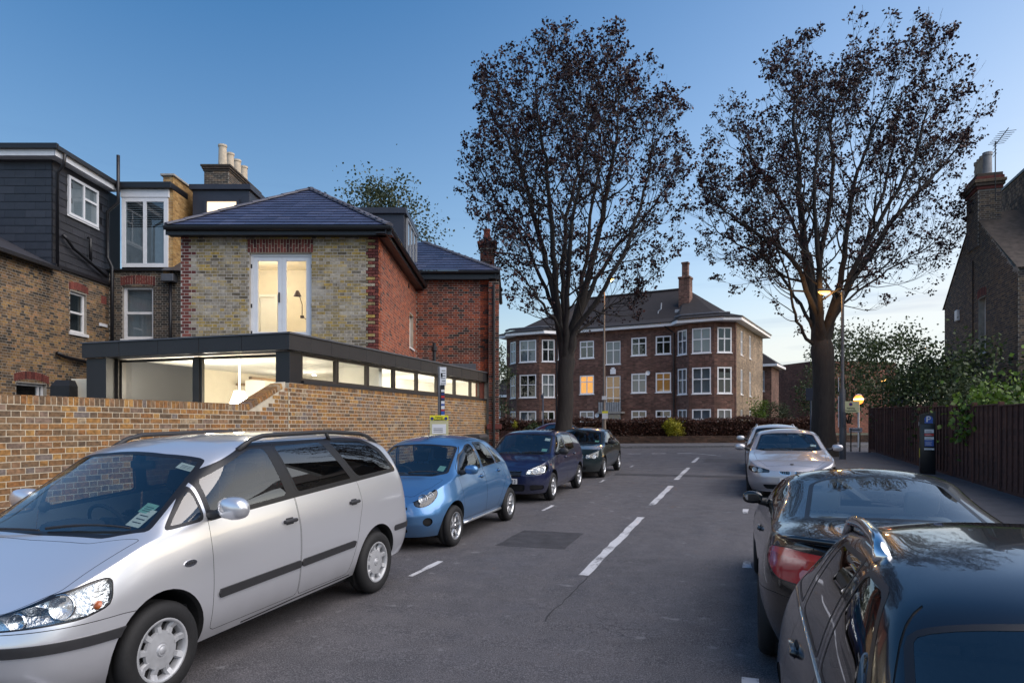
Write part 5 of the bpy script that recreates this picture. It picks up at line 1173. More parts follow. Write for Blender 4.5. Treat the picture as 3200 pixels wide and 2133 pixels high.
def soldier(root, mw, x0, x1, z0, z1, m, n, proud=.02, two=False, name='lintel', mortar=None, arch=0.0, splay=0.0, depth=.1):
    "upright bricks over an opening"
    mb = MB(); k = 12
    for i in range(k):
        a, b_ = x0 + (x1 - x0) * i / k, x0 + (x1 - x0) * (i + 1) / k; f = lambda x: arch * (1 - ((x - (x0 + x1) / 2) / ((x1 - x0) / 2)) ** 2)
        mb.mesh([(a, -proud + .008, z0 + f(a)), (b_, -proud + .008, z0 + f(b_)), (b_, -proud + .008, z1 + f(b_)), (a, -proud + .008, z1 + f(a)), (a, depth, z0 + f(a)), (b_, depth, z0 + f(b_)), (b_, depth, z1 + f(b_)), (a, depth, z1 + f(a))], [(0, 1, 2, 3), (3, 2, 6, 7), (4, 5, 1, 0), (5, 4, 7, 6), (4, 0, 3, 7), (1, 5, 6, 2)])
    o = mb.build(name, mortar or MORTAR); rel(root, o, mw); w_ = (x1 - x0) / n
    for i in range(n):
        xc = x0 + (i + .5) * w_; f = arch * (1 - ((xc - (x0 + x1) / 2) / ((x1 - x0) / 2)) ** 2); lean = splay * ((xc - (x0 + x1) / 2) / ((x1 - x0) / 2))
        cut = [(z0, z1)] if not two else ([(z0, z0 + (z1 - z0) * .64), (z0 + (z1 - z0) * .64, z1)] if i % 2 else [(z0, z0 + (z1 - z0) * .36), (z0 + (z1 - z0) * .36, z1)])
        for za, zb in cut:
            b_ = link('brick', brick_mesh(w_ - .009, zb - za - .009, m, round(proud, 3)), o); b_.location = (xc + lean * .5, 0, (za + zb) / 2 + f); b_.rotation_euler = (0, lean * 1.2, 0)
    return o
def local_mat(M_, x, y, z): return M_ @ Matrix.Translation((x, y, z))

# ---------------------------------------------------------- windows
def window(root, mw, x0, x1, z0, z1, m=None, gl=None, fw=.06, inset=.09, cols=(), rows=(), split=None, back=None, backd=.12, sill=.0, sillm=None, name='window', panes=None, box=True, depth=.07):
    "frame with glazing bars, one pane for each light, sill, and what shows behind"
    m = m or UPVC; gl = gl or DARKGLASS; mb = MB(); y0, y1 = inset, inset + depth
    mb.box(x0, x0 + fw, y0, y1, z0, z1); mb.box(x1 - fw, x1, y0, y1, z0, z1); mb.box(x0 + fw, x1 - fw, y0, y1, z0, z0 + fw); mb.box(x0 + fw, x1 - fw, y0, y1, z1 - fw, z1)
    ix0, ix1, iz0, iz1 = x0 + fw, x1 - fw, z0 + fw, z1 - fw; b_ = fw * .42
    if panes is None:
        cx = [ix0] + [ix0 + (ix1 - ix0) * c_ for c_ in cols] + [ix1]; panes = []
        for i in range(len(cx) - 1):
            rw = rows[i] if rows and isinstance(rows[0], (tuple, list)) else rows; cz = [iz0] + [iz0 + (iz1 - iz0) * r_ for r_ in rw] + [iz1]
            for j in range(len(cz) - 1):
                panes.append((cx[i] + (b_ if i else 0), cx[i + 1] - (b_ if i < len(cx) - 2 else 0), cz[j] + (b_ if j else 0), cz[j + 1] - (b_ if j < len(cz) - 2 else 0)))
                if j: mb.box(cx[i] + (b_ if i else 0), cx[i + 1] - (b_ if i < len(cx) - 2 else 0), y0 + .004, y1 - .004, cz[j] - b_, cz[j] + b_)
            if i: mb.box(cx[i] - b_, cx[i] + b_, y0 + .002, y1 - .002, iz0, iz1)
    o = mb.build(name, m); rel(root, o, mw)
    for a, c_, d_, e in panes:
        p = MB(); p.face([(a - .005, y0 + .035, d_ - .005), (c_ + .005, y0 + .035, d_ - .005), (c_ + .005, y0 + .035, e + .005), (a - .005, y0 + .035, e + .005)]); p.build('pane', gl, o)
    if sill: s_ = MB(); s_.bbox(x0 - .06, x1 + .06, -.05 if sill > 0 else y0 - .03, y0 + .02, z0 - abs(sill), z0 - .001, .01); s_.build('sill', sillm or m, o)
    if back:
        q = MB(); q.face([(x0 + .01, y1 + backd, z0), (x1 - .01, y1 + backd, z0), (x1 - .01, y1 + backd, z1), (x0 + .01, y1 + backd, z1)]); q.build('curtain' if back is not BLACK else 'dark_room', back, o)
    return o
def slates(root, mw, nrow, zstep, row_extent, m, wd=.3, name='slate', thick=.008, limit=300, start=0, depth_sign=-1, lap=.04):
    "courses of slates laid in the local xz plane (z up the slope)"
    n = 0; rest = MB()
    for r_ in range(nrow):
        a, b_ = row_extent(r_); z = r_ * zstep
        if b_ - a < .06: continue
        x = a - (wd / 2 if r_ % 2 else 0) - 1e-6
        while x < b_ - .02:
            xa, xb = max(x, a) + .003, min(x + wd, b_) - .003; x += wd
            if xb - xa < .03: continue
            jz = random.uniform(-.004, .004); t0 = thick + .012 + random.uniform(0, .004)
            vv = [(xa, -t0, z + jz), (xb, -t0, z + jz), (xb, -.002, z + zstep + lap), (xa, -.002, z + zstep + lap), (xa, -t0 + thick, z + jz), (xb, -t0 + thick, z + jz)]
            ff = [(0, 1, 2, 3), (4, 5, 1, 0), (0, 3, 4), (1, 5, 2)]
            if n < limit:
                mb = MB(); mb.mesh(vv, ff); o = mb.build(name, m); rel(root, o, mw); n += 1
            else: rest.ca = random.random(); rest.mesh(vv, ff)
    if rest.f: o = rest.build(name + '_courses', m, attr=True); o['kind'] = 'stuff'; rel(root, o, mw)

# ---------------------------------------------------------- garden wall along the pavement
WT = -8.08
MWALL = frame_matrix(st(0, WT, 0) * 1.0, DS); MWALL.translation.z = 0
gw = root_empty('garden_wall', MWALL, 'long yellow stock brick garden wall with brick-on-edge coping behind the silver people carrier', 'wall')
def wtop(x): return 2.14 if x < 9.72 else min(2.60, 2.14 + (x - 9.72) * .46)
vis = lambda x, z: (abs(x - 6.6) * 1.0 + (5 if z < 1.25 else 0) + (4 if x < 4.9 else 0) + (9 if x > 9.6 else 0))
brick_wall(gw, MWALL, -1.0, 10.782, -.1, 2.62, STOCK, ztop=wtop, parts=270, score=vis, zlay=-.11, name='wall_core')
# coping: bricks on edge, rising up the ramp
CAPM = {}
def coping(root, mw, pts, m, w_=.075, h=.108, depth=.235):
    L = [0]
    for a, b_ in zip(pts, pts[1:]): L.append(L[-1] + math.hypot(b_[0] - a[0], b_[1] - a[1]))
    n = int(L[-1] / w_)
    mb = MB()
    for i in range(n):
        d = (i + .5) * w_; k = max(j for j in range(len(pts)) if L[j] <= d); k = min(k, len(pts) - 2); t = (d - L[k]) / (L[k + 1] - L[k]); x = pts[k][0] + (pts[k + 1][0] - pts[k][0]) * t; z = pts[k][1] + (pts[k + 1][1] - pts[k][1]) * t; a = math.atan2(pts[k + 1][1] - pts[k][1], pts[k + 1][0] - pts[k][0])
        if (m.name, depth) not in CAPM: q = MB(); q.bbox(-w_ / 2 + .005, w_ / 2 - .005, -.008, depth, 0, h, .004); CAPM[(m.name, depth)] = q.data('coping_brick', m)
        o = link('coping_brick', CAPM[(m.name, depth)]); rel(root, o, mw @ Matrix.Translation((x, random.uniform(-.003, .003), z)) @ Matrix.Rotation(-a, 4, 'Y'))
    for k in range(len(pts) - 1):
        (xa, za), (xb, zb) = pts[k], pts[k + 1]
        mb.mesh([(xa, -.002, za - .012), (xb, -.002, zb - .012), (xb, -.002, zb + h - .012), (xa, -.002, za + h - .012), (xa, depth - .01, za - .012), (xb, depth - .01, zb - .012), (xb, depth - .01, zb + h - .012), (xa, depth - .01, za + h - .012)], [(0, 1, 2, 3), (3, 2, 6, 7), (5, 4, 7, 6), (4, 0, 3, 7), (1, 5, 6, 2)])
    o = mb.build('coping_mortar', MORTAR); rel(root, o, mw)
coping(gw, MWALL, [(3.0, 2.145), (9.70, 2.145), (10.70, 2.60)], STOCK)

mb = MB(); mb.box(10.784, 10.798, .012, .2, .0, 2.60); o = mb.build('movement_joint', DARK); rel(gw, o, MWALL)
# ---------------------------------------------------------- rear extension with clerestory
S0, S1 = 10.80, 21.75
MX = frame_matrix(st(0, WT, 0), DS); MX.translation.z = 0
ex = root_empty('house_extension', MX, 'single storey brick and dark zinc extension with a glazed corner and strip windows', 'extension')
brick_wall(ex, MX, S0, S1, -.1, 2.595, STOCK, parts=0, zlay=-.11, name='side_wall')
soldier(ex, MX, S0 + .01, S1, 2.595, 2.69, STOCK, 146, .008, name='soldier_course', depth=.22)
FT = -13.2 - WT         # local y of the far end is +5.1
# sill and head of the strip window
mb = MB(); mb.box(S0 + .45, S1, -.02, .18, 2.692, 2.755); o = mb.build('window_sill', ZINC); rel(ex, o, MX)
edges = [11.22, 12.42, 13.66, 14.98, 16.30, 17.62, 18.92, 19.55, 20.45, 20.85]
edges = [11.25, 12.50, 13.75, 15.0, 16.25, 17.5, 18.75, 20.0, 20.75]
for i in range(len(edges) - 1):
    window(ex, MX, edges[i] + .012, edges[i + 1] - .012, 2.758, 3.285, WOODF, WINGLASS, fw=.045, inset=.05, name='strip_window')
mb = MB(); mb.box(20.77, S1, .06, .2, 2.757, 3.285); o = mb.build('end_panel', REDD); rel(ex, o, MX)
# corner post and front glazing
mb = MB(); mb.bbox(S0 + .06, S0 + .42, .02, .34, 2.2, 3.285, .01); o = mb.build('corner_post', BLACKP); rel(ex, o, MX)
MF = frame_matrix(st(S0, WT, 0), -DT); MF.translation.z = 0        # faces along -x? corrected below
MF = frame_matrix(st(S0, WT - 5.1, 0), DT); MF.translation.z = 0    # local x from the far end to the corner, -y towards the camera
for a, b_ in ((.62, 2.60), (2.74, 4.74)):
    window(ex, MF, a, b_, .2, 3.27, WOODF, WINGLASS, fw=.05, inset=.30, name='glass_wall')
mb = MB(); mb.bbox(2.60, 2.74, .28, .42, .2, 3.28, .006); o = mb.build('mullion', WOODF); rel(ex, o, MF)
mb = MB(); mb.box(.0, .55, .02, 2.6, .1, 3.30); o = mb.build('end_pier', ZINC); rel(ex, o, MF)
mb = MB(); mb.box(.55, .62, .25, .45, .1, 3.30); o = mb.build('jamb', WOODF); rel(ex, o, MF)
# zinc fascia panels: front then side
for i in range(5):
    x0, x1 = -.04 + 5.14 * i / 5, -.04 + 5.14 * (i + 1) / 5; mb = MB(); mb.bbox(x0 + .004, x1 - .004, -.06 + .002 * (i % 2), .02, 3.305, 3.60, .005); o = mb.build('fascia_panel', ZINC); rel(ex, o, MF)
ns = 16
for i in range(ns):
    x0, x1 = S0 - .06 + (S1 - S0 + .06) * i / ns, S0 - .06 + (S1 - S0 + .06) * (i + 1) / ns; mb = MB(); mb.bbox(x0 + .003, x1 - .003, -.06 + .002 * (i % 2), .02, 3.305, 3.60, .005); o = mb.build('fascia_panel', ZINC); rel(ex, o, MX)
mb = MB(); mb.box(S0 - .075, S1, -.085, .06, 3.602, 3.635); o = mb.build('roof_edge_trim', LEAD); rel(ex, o, MX)
mb = MB(); mb.box(-.06, 5.17, -.085, .06, 3.604, 3.632); o = mb.build('roof_edge_trim', LEAD); rel(ex, o, MF)
# roof deck, ceiling, floor and rooms
def slab(name, pts, z0, z1, m):
    mb = MB(); n = len(pts); b0 = [Vector((*st(a, b_)[:2], z0)) for a, b_ in pts]; t0 = [Vector((*st(a, b_)[:2], z1)) for a, b_ in pts]
    mb.face(b0); mb.face(t0[::-1]); [mb.face([b0[(i + 1) % n], b0[i], t0[i], t0[(i + 1) % n]]) for i in range(n)]
    o = mb.build(name, m); rel(ex, o, Matrix.Identity(4)); return o
plan = [(S0 - .05, WT - .03), (S0 - .05, WT - 5.1), (14.2, WT - 5.1), (16.0, -11.6), (S1, -9.7), (S1, WT - .03)]
slab('flat_roof', plan, 3.52, 3.60, ZINCT)
slab('ceiling', [(S0 + .3, WT - .22), (S0 + .3, WT - 4.9), (17, WT - 4.9), (S1 - .05, WT - 4.9), (S1 - .05, WT - .22)], 3.30, 3.36, WHITEP)
slab('floor', [(S0 + .1, WT - .22), (S0 + .1, WT - 4.9), (S1, WT - 4.9), (S1, WT - .22)], .20, .26, mat('pale_floor', (.5, .47, .42), .4, var=.1))
def iwall(name, a, b_, z0, z1, m, th=.08):
    A, B = st(*a), st(*b_); L = (B - A).to_2d().length; M_ = frame_matrix((A.x, A.y, 0), (B - A).to_2d()); mb = MB(); mb.box(0, L, 0, th, z0, z1); o = mb.build(name, m); rel(ex, o, M_); return o
iwall('inner_wall', (S0 + .3, WT - 4.82), (17.5, WT - 4.82), .2, 3.30, CREAM)
iwall('inner_wall', (17.5, WT - 4.8), (17.5, WT - 1.9), .2, 3.30, WHITEP)
iwall('inner_wall', (17.6, WT - 1.9), (S1 - .1, WT - 1.9), .2, 3.30, WHITEP)
iwall('inner_wall', (S1 - .15, WT - .25), (S1 - .15, WT - 1.9), .2, 3.30, WHITEP)
iwall('inner_wall', (S1 - .2, WT - .24), (S0 + .4, WT - .24), .2, 2.69, WHITEP, .015)
mb = MB(); mb.box(14.6, 14.75, .25, 1.5, .2, 3.3); o = mb.build('room_divider', WHITEP); rel(ex, o, MX)
mb = MB(); mb.bbox(12.8, 15.6, 3.6, 4.2, .2, 1.15, .02); mb.bbox(12.9, 13.5, 4.2, 4.75, .2, 2.3, .02); o = mb.build('kitchen_units', WHITEP); rel(ex, o, MX)
for i, (s_, t_) in enumerate(((12.2, WT - 1.3), (12.2, WT - 3.4), (14.2, WT - 2.4), (15.6, WT - 1.2), (16.5, WT - 3.4))):
    p = st(s_, t_); mb = MB(); mb.lathe([(.001, 3.292), (.05, 3.292), (.055, 3.30)], 14, Matrix.Translation((p.x, p.y, 0))); o = mb.build('downlight', mat('downlight_glow', (1, .9, .7), .5, var=0, emit=25, ecol=(1, .84, .6))); rel(ex, o, Matrix.Identity(4))
def lamp(name, loc, power, col=(1, .91, .77), size=.18, parent=None, kind='POINT'):
    l_ = bpy.data.lights.new(name, kind); l_.energy = power; l_.color = col
    if kind == 'POINT': l_.shadow_soft_size = size
    else: l_.size = size
    o = bpy.data.objects.new(name, l_); COL.objects.link(o)
    if parent is not None: rel(parent, o, Matrix.Translation(loc))
    else: o.location = loc
    return o
for s_, t_, pw, zz in ((12.6, WT - 1.5, 7, 2.5), (12.1, WT - 3.2, 26, 2.75), (15.4, WT - 3.2, 11, 2.6), (15.8, WT - 1.0, 13, 2.6), (18.2, WT - 1.0, 15, 2.6), (20.3, WT - 1.0, 9, 2.6)):
    p = st(s_, t_); lamp('room_light', (p.x, p.y, zz), pw, parent=ex)
# pendant lamp shade glowing by the glass
p = st(12.0, WT - 2.15); mb = MB(); mb.lathe([(.10, 2.62), (.19, 2.36), (.185, 2.35)], 20, Matrix.Translation((p.x, p.y, 0))); mb.tube([(p.x, p.y, 2.6), (p.x, p.y, 3.3)], .008, 6); o = mb.build('pendant_lamp', mat('lamp_shade_glow', (1, .9, .7), .8, var=0, emit=9, ecol=(1, .86, .6))); rel(ex, o, Matrix.Identity(4))
# kitchen fittings seen through the strip windows
TIMB = mat('oak_trim', (.22, .13, .06), .6, var=.2, scale=6); GREYU = mat('grey_units', (.30, .28, .25), .5, var=.08)
for nm, m, bx in (('pendant_bar', TIMB, (11.9, 13.6, 1.75, 1.83, 2.86, 2.92)), ('cooker_hood', GREYU, (15.6, 16.5, 2.6, 3.2, 2.55, 2.85)), ('tall_cupboard', WHITEP, (13.9, 14.5, 3.0, 3.6, .3, 3.0)), ('oak_shelf', TIMB, (14.9, 17.3, 4.45, 4.75, 2.55, 2.6)), ('oak_shelf', TIMB, (14.9, 17.3, 4.45, 4.75, 2.95, 3.0)), ('wall_cupboards', GREYU, (15.0, 17.3, 4.4, 4.78, 1.6, 2.4)), ('door_lining', TIMB, (17.35, 17.48, 2.3, 3.2, .3, 2.75))):
    mb = MB(); mb.bbox(*bx, .01); o = mb.build(nm, m); rel(ex, o, MX)
# soil vent on the flat roof
p = at(1357, 1060, 19.6); mb = MB(); mb.tube([(p.x, p.y, 3.55), (p.x, p.y, 4.25)], .055, 10); mb.lathe([(.055, 4.0), (.09, 4.02), (.09, 4.12), (.055, 4.14)], 12, Matrix.Translation((p.x, p.y, 0))); o = mb.build('vent_pipe', BLACKP); rel(ex, o, Matrix.Identity(4))
# ============================================================ the house with the hipped slate roof
HY, HX0, HX1 = 16.3, -7.91, -3.19
MH = frame_matrix((HX0, HY, 0), (1, 0))
hs_ = root_empty('brick_house', MH, 'yellow brick house with red quoins, hipped slate roof and lit French window', 'house')
HW = HX1 - HX0; DX0, DX1, DZ0, DZ1 = 1.64, 3.12, 3.93, 6.0
def quoin(r_, xa, xb, zc):
    w_ = .335 if (r_ // 3) % 2 else .225
    return 1 if (xb < w_ + .03 or xa > HW - w_ - .03) else 0
brick_wall(hs_, MH, 0, HW, 3.40, 6.45, [OLDSTOCK, REDQ], holes=[(DX0, DX1, 3.40, DZ1), (DX0 - .03, DX1 + .03, DZ1, 6.33)], bond='flemish', mfn=quoin, parts=230, score=lambda x, z: abs(x - HW * .75), mortar=mat('mortar_old', (.42, .39, .35), .95, var=.2, bump=.4), name='gable_wall', thick=.3)
soldier(hs_, MH, DX0 - .02, DX1 + .02, DZ1 + .005, 6.325, REDQ, 22, .012, two=True, name='flat_arch', splay=.05, depth=.3)
# French window with lit room behind
fd = MB(); y0 = .10
def leaf(a, b_):
    m_ = MB(); f = .10
    m_.bbox(a, a + f, y0 + .01, y0 + .07, DZ0 + .05, DZ1 - .07, .006); m_.bbox(b_ - f, b_, y0 + .01, y0 + .07, DZ0 + .05, DZ1 - .07, .006); m_.bbox(a + f, b_ - f, y0 + .012, y0 + .068, DZ0 + .05, DZ0 + .20, .006); m_.bbox(a + f, b_ - f, y0 + .012, y0 + .068, DZ1 - .17, DZ1 - .07, .006)
    o = m_.build('door_leaf', UPVC); rel(hs_, o, MH); g = MB(); g.face([(a + f - .01, y0 + .04, DZ0 + .19), (b_ - f + .01, y0 + .04, DZ0 + .19), (b_ - f + .01, y0 + .04, DZ1 - .16), (a + f - .01, y0 + .04, DZ1 - .16)]); g.build('pane', WINGLASS, o); return o
dl = leaf(DX0 + .06, (DX0 + DX1) / 2 - .002); leaf((DX0 + DX1) / 2 + .002, DX1 - .06)
m_ = MB(); m_.bbox(0, .03, -.05, 0, -.12, .12, .01, Matrix.Translation(((DX0 + DX1) / 2 - .07, y0, 4.95))); m_.build('door_handle', PLASTIC, dl)
for z in (4.1, 4.75, 5.7):
    for x in (DX0 + .01, DX1 - .01): m_ = MB(); m_.bbox(x - .025, x + .025, y0 - .02, y0 + .02, z - .05, z + .05, .008); m_.build('hinge', PLASTIC, dl)
fd.box(DX0, DX0 + .06, y0 - .01, y0 + .1, DZ0, DZ1); fd.box(DX1 - .06, DX1, y0 - .01, y0 + .1, DZ0, DZ1); fd.box(DX0 + .06, DX1 - .06, y0 - .01, y0 + .1, DZ1 - .07, DZ1); fd.box(DX0 + .06, DX1 - .06, y0 - .03, y0 + .1, DZ0, DZ0 + .05)
o = fd.build('door_frame', UPVC); rel(hs_, o, MH)
def room(root, mw, x0, x1, y0, y1, z0, z1, m, floor=None, name='lit_room'):
    mb = MB(); a = [(x0, y0), (x1, y0), (x1, y1), (x0, y1)]; t = .05
    mb.box(x0 - t, x0, y0, y1, z0, z1); mb.box(x1, x1 + t, y0, y1, z0, z1); mb.box(x0 - t, x1 + t, y1, y1 + t, z0, z1); mb.box(x0 - t, x1 + t, y0, y1, z1, z1 + t); mb.box(x0 - t, x1 + t, y0, y1, z0 - t, z0)
    o = mb.build(name, m); rel(root, o, mw); return o
room(hs_, MH, .35, 4.4, .31, 3.6, 3.95, 6.4, CREAM)
lp = MH @ Vector((1.2, 2.0, 5.9)); lamp('room_light', lp, 15, parent=hs_); lp = MH @ Vector((3.3, 1.2, 6.1)); lamp('room_light', lp, 5, parent=hs_)
# inner doorway and adjustable wall lamp
mb = MB(); mb.box(.50, .58, 3.5, 3.6, 3.95, 5.6); mb.box(1.02, 1.10, 3.5, 3.6, 3.95, 5.6); mb.box(.50, 1.10, 3.5, 3.6, 5.6, 5.68); mb.box(.59, 1.01, 3.56, 3.6, 3.95, 5.6); o = mb.build('inner_door', WHITEP); rel(hs_, o, MH)
BRASS = mat('bronze_lamp', (.10, .05, .02), .4, metal=.6, var=0)
wx, wy = 2.45, 1.2; mb = MB(); mb.tube([(wx + .08, wy, 4.66), (wx + .08, wy, 4.98)], .011, 6); mb.tube([(wx + .08, wy, 4.98), (wx + .0, wy, 5.24)], .011, 6); mb.lathe([(.001, 5.34), (.035, 5.33), (.095, 5.20), (.10, 5.19)], 16, Matrix.Translation((wx - .04, wy, 0))); mb.lathe([(.001, 4.70), (.05, 4.69), (.05, 4.63), (.001, 4.62)], 12, Matrix.Translation((wx + .08, wy, 0))); mb.tube([(wx + .08, wy, 4.66), (wx + .08, 3.6, 4.66)], .01, 6)
o = mb.build('wall_lamp', BRASS, smooth=False); rel(hs_, o, MH)
# side wall and the main block beyond
MS = frame_matrix((HX1, HY, 0), (0, 1)); SL = 22.7 - HY
brick_wall(hs_, MS, 0, SL, 3.40, 6.45, REDB, holes=[(4.95, 5.75, 4.32, 5.38)], bond='flemish', name='side_wall', mortar=MORTARG, thick=.3)
window(hs_, MS, 4.95, 5.75, 4.32, 5.38, WFRAME, WINGLASS, inset=.10, cols=(), rows=(.5,), back=None, sill=.06)
room(hs_, MS, 4.7, 6.0, .32, 1.2, 4.2, 5.6, CREAM, name='lit_room'); lp = MS @ Vector((5.3, .9, 5.3)); lamp('room_light', lp, 5, (1, .6, .25), parent=hs_)
mb = MB(); mb.mesh([(4.62, -.03, 6.10), (4.80, -.03, 6.10), (4.71, -.02, 6.25), (4.62, .02, 6.10), (4.80, .02, 6.10), (4.71, .02, 6.25)], [(0, 1, 2), (0, 3, 4, 1), (1, 4, 5, 2), (2, 5, 3, 0)]); o = mb.build('wall_vent', BLACKP); rel(hs_, o, MS)
MBK = frame_matrix((HX1, 22.7, 0), (1, 0)); BW = 2.44
brick_wall(hs_, MBK, 0, BW, 3.40, 6.75, REDD, bond='flemish', name='rear_wall', mortar=MORTARG, thick=.3)
MRT = frame_matrix((HX1 + BW, 22.7, 0), (0, 1))
brick_wall(hs_, MRT, 0, 5.5, 0, 6.75, REDD, bond='flemish', name='street_wall', mortar=MORTARG, thick=.3)
# pier at the end of the wall facing the street
mb = MB(); MP = frame_matrix((HX1 + BW - .02, 22.55, 0), (1, 0)); 
brick_wall(hs_, MP, .0, .34, 0, 6.62, REDD, bond='stretcher', name='corner_pier', mortar=MORTARG, thick=.14)
mb.bbox(-.06, .42, -.06, .2, 1.75, 1.92, .015); o = mb.build('pier_cap', REDQ); rel(hs_, o, MP)
mb = MB(); mb.tube([(.17, -.07, .3), (.17, -.07, 6.5)], .045, 10); o = mb.build('drainpipe', BLACKP); rel(hs_, o, MP)
mb = MB(); mb.box(-3.2, BW, -.03, .02, 3.55, 3.92); o = mb.build('lead_upstand', LEAD); rel(hs_, o, frame_matrix((HX1 + .7, 22.68, 0), (1, 0))); o.scale = (.53, 1, 1)
# eaves: soffit, fascia, gutter round two sides of the wing
def eave(root, mw, x0, x1, z, over, m=BLACKP, fz=.17):
    mb = MB(); mb.box(x0, x1, -over + .10, .0, z, z + .03); o = mb.build('soffit', m); rel(root, o, mw)
    mb = MB(); mb.box(x0, x1, -over + .075, -over + .10, z - .02, z + fz); o = mb.build('fascia_board', m); rel(root, o, mw)
    mb = MB(); n = 7; pr = None
    for i in range(n):
        a = math.pi * i / (n - 1); y, zz = -over + .012 - .062 * math.cos(a) , z + fz - .02 - .075 * math.sin(a); cur = [(x0, y, zz), (x1, y, zz)]
        if pr: mb.face([pr[0], pr[1], cur[1], cur[0]]); 
        pr = cur
    mb.box(x0, x1, -over - .056, -over - .044, z + fz - .03, z + fz - .005); mb.face([(x0, -over - .05, z + fz - .02), (x0, -over + .07, z + fz - .02), (x0, -over + .01, z + fz - .1)]); mb.face([(x1, -over - .05, z + fz - .02), (x1, -over + .07, z + fz - .02), (x1, -over + .01, z + fz - .1)])
    o = mb.build('gutter', m); rel(root, o, mw)
OV = .36
eave(hs_, MH, -.22, HW + .36, 6.37, OV); eave(hs_, MS, -.36, SL + .05, 6.37, .33); eave(hs_, MBK, -.0, BW + .33, 6.70, .33, fz=.24); eave(hs_, MRT, -.33, 5.5, 6.70, .30, fz=.24)
# hipped slate roof
ex0, ex1, ey, ez = HX0 - .18, HX1 + .32, HY - .34, 6.56; cx_, run = (ex0 + ex1) / 2, (ex1 - ex0) / 2; rise = 1.74; ap = Vector((cx_, ey + run, ez + rise)); rb = Vector((cx_, 25.0, ez + rise))
c00, c10 = Vector((ex0, ey, ez)), Vector((ex1, ey, ez)); c01, c11 = Vector((ex0, 23.5, ez)), Vector((ex1, 23.5, ez)); r2 = Vector((cx_, 23.5, ez + rise))
mb = MB(); mb.face([c00, c10, ap]); mb.face([c10, c11, r2, ap]); mb.face([c01, c00, ap, r2]); mb.face([c00, c01, c11, c10]); o = mb.build('roof', ZINCT); rel(hs_, o, Matrix.Identity(4))
def slope_matrix(a, b_, up):
    "local x from a to b, z up the slope towards up, -y outward"
    X = (b_ - a).normalized(); t = up - a; Z = (t - X * t.dot(X)).normalized(); Y = Z.cross(X); m = Matrix((X, Y, Z)).transposed().to_4x4(); m.translation = a; return m
MR1 = slope_matrix(c00, c10, ap); Lh = math.hypot(run, rise); nr = 15; stp = Lh / nr
slates(hs_, MR1, nr, stp, lambda r_: (run * r_ / nr + .02, 2 * run - run * r_ / nr - .02), SLATE, .30, limit=300)
MR2 = slope_matrix(c10, c11, ap); Ls = (c11 - c10).length
slates(hs_, MR2, nr, stp, lambda r_: (run * r_ / nr + .02, Ls), SLATE, .30, limit=0)
def hips(root, a, b_, m, n, r_=.085, name='hip_tile'):
    d = (b_ - a) / n; q = Vector((0, 0, 1)).rotation_difference(d.normalized()).to_matrix().to_4x4()
    for i in range(n):
        mb = MB(); L = d.length; k = 7; X = d.normalized(); S = X.cross(Vector((0, 0, 1))).normalized(); U = S.cross(X)
        P0, P1 = a + d * i + U * .012, a + d * (i + 1) + U * .0 + X * .02; ring = [S * (math.cos(math.pi * j / (k - 1)) * r_ * 1.25) + U * (math.sin(math.pi * j / (k - 1)) * r_ * .75 - .01) for j in range(k)]
        v = [P0 + q_ * 1.04 for q_ in ring] + [P1 + q_ * .98 for q_ in ring]; mb.mesh(v, [(j, j + 1, k + j + 1, k + j) for j in range(k - 1)] + [tuple(range(k))]); o = mb.build(name, m); rel(root, o, Matrix.Identity(4))
hips(hs_, c00, ap, HIPT, 9); hips(hs_, c10, ap, HIPT, 9); hips(hs_, ap, r2, HIPT, 12, name='ridge_tile')
# main block roof: slope facing us, hip on the street corner
me0, me1 = Vector((-11.5, 22.35, 6.95)), Vector((HX1 + BW + .36, 22.35, 6.95)); rg1 = Vector((-3.3, 25.55, 8.72)); rg0 = Vector((-11.5, 25.55, 8.72)); cb1 = Vector((me1.x, 28.6, 6.95))
mb = MB(); mb.face([me0, me1, rg1, rg0]); mb.face([me1, cb1, Vector((-3.3, 26, 8.72)), rg1]); mb.face([rg0, rg1, Vector((-3.3, 26, 8.72)), Vector((-11.5, 26, 8.72))]); o = mb.build('main_roof', ZINCT); rel(hs_, o, Matrix.Identity(4))
MR3 = slope_matrix(Vector((-3.6, 22.35, 6.95)), me1, rg1); L3 = (rg1 - Vector((rg1.x, 22.35, 6.95))).length; n3 = 12
slates(hs_, MR3, n3, L3 / n3, lambda r_: (0, me1.x + 3.6 - (me1.x + 3.3) * r_ / n3), SLATE, .30, limit=150)
hips(hs_, me1, rg1, HIPT, 10)
# dormer over the wing, dark cladding, glazed towards the street
def dormer(root, x0, x1, y0, y1, z0, z1, m, name='dormer', trim=True):
    mb = MB(); mb.bbox(x0, x1, y0, y1, z0, z1, .01); o = mb.build(name, m); rel(root, o, Matrix.Identity(4))
    mb = MB(); mb.bbox(x0 - .08, x1 + .08, y0 - .10, y1, z1 - .02, z1 + .16, .01); t = mb.build('dormer_roof', m); rel(root, t, Matrix.Identity(4)); return o
DCLAD = mat('navy_cladding', (.026, .028, .042), .4, var=.12, scale=3)
dormer(hs_, -5.6, -3.30, 20.9, 23.6, 6.6, 8.36, DCLAD)
MD = frame_matrix((-3.30, 20.9, 0), (0, 1)); window(hs_, MD, .25, 2.3, 7.15, 8.3, mat('grey_frame', (.25, .26, .28), .4, var=0), glass('dormer_glass', (.5, .55, .6), 2.0), fw=.05, inset=-.08, cols=(.33, .66), name='dormer_window', back=NET, backd=-.004)
dormer(hs_, -10.95, -9.0, 23.4, 26.4, 7.6, 9.95, DCLAD)
MD2 = frame_matrix((-10.95, 23.4, 0), (1, 0))
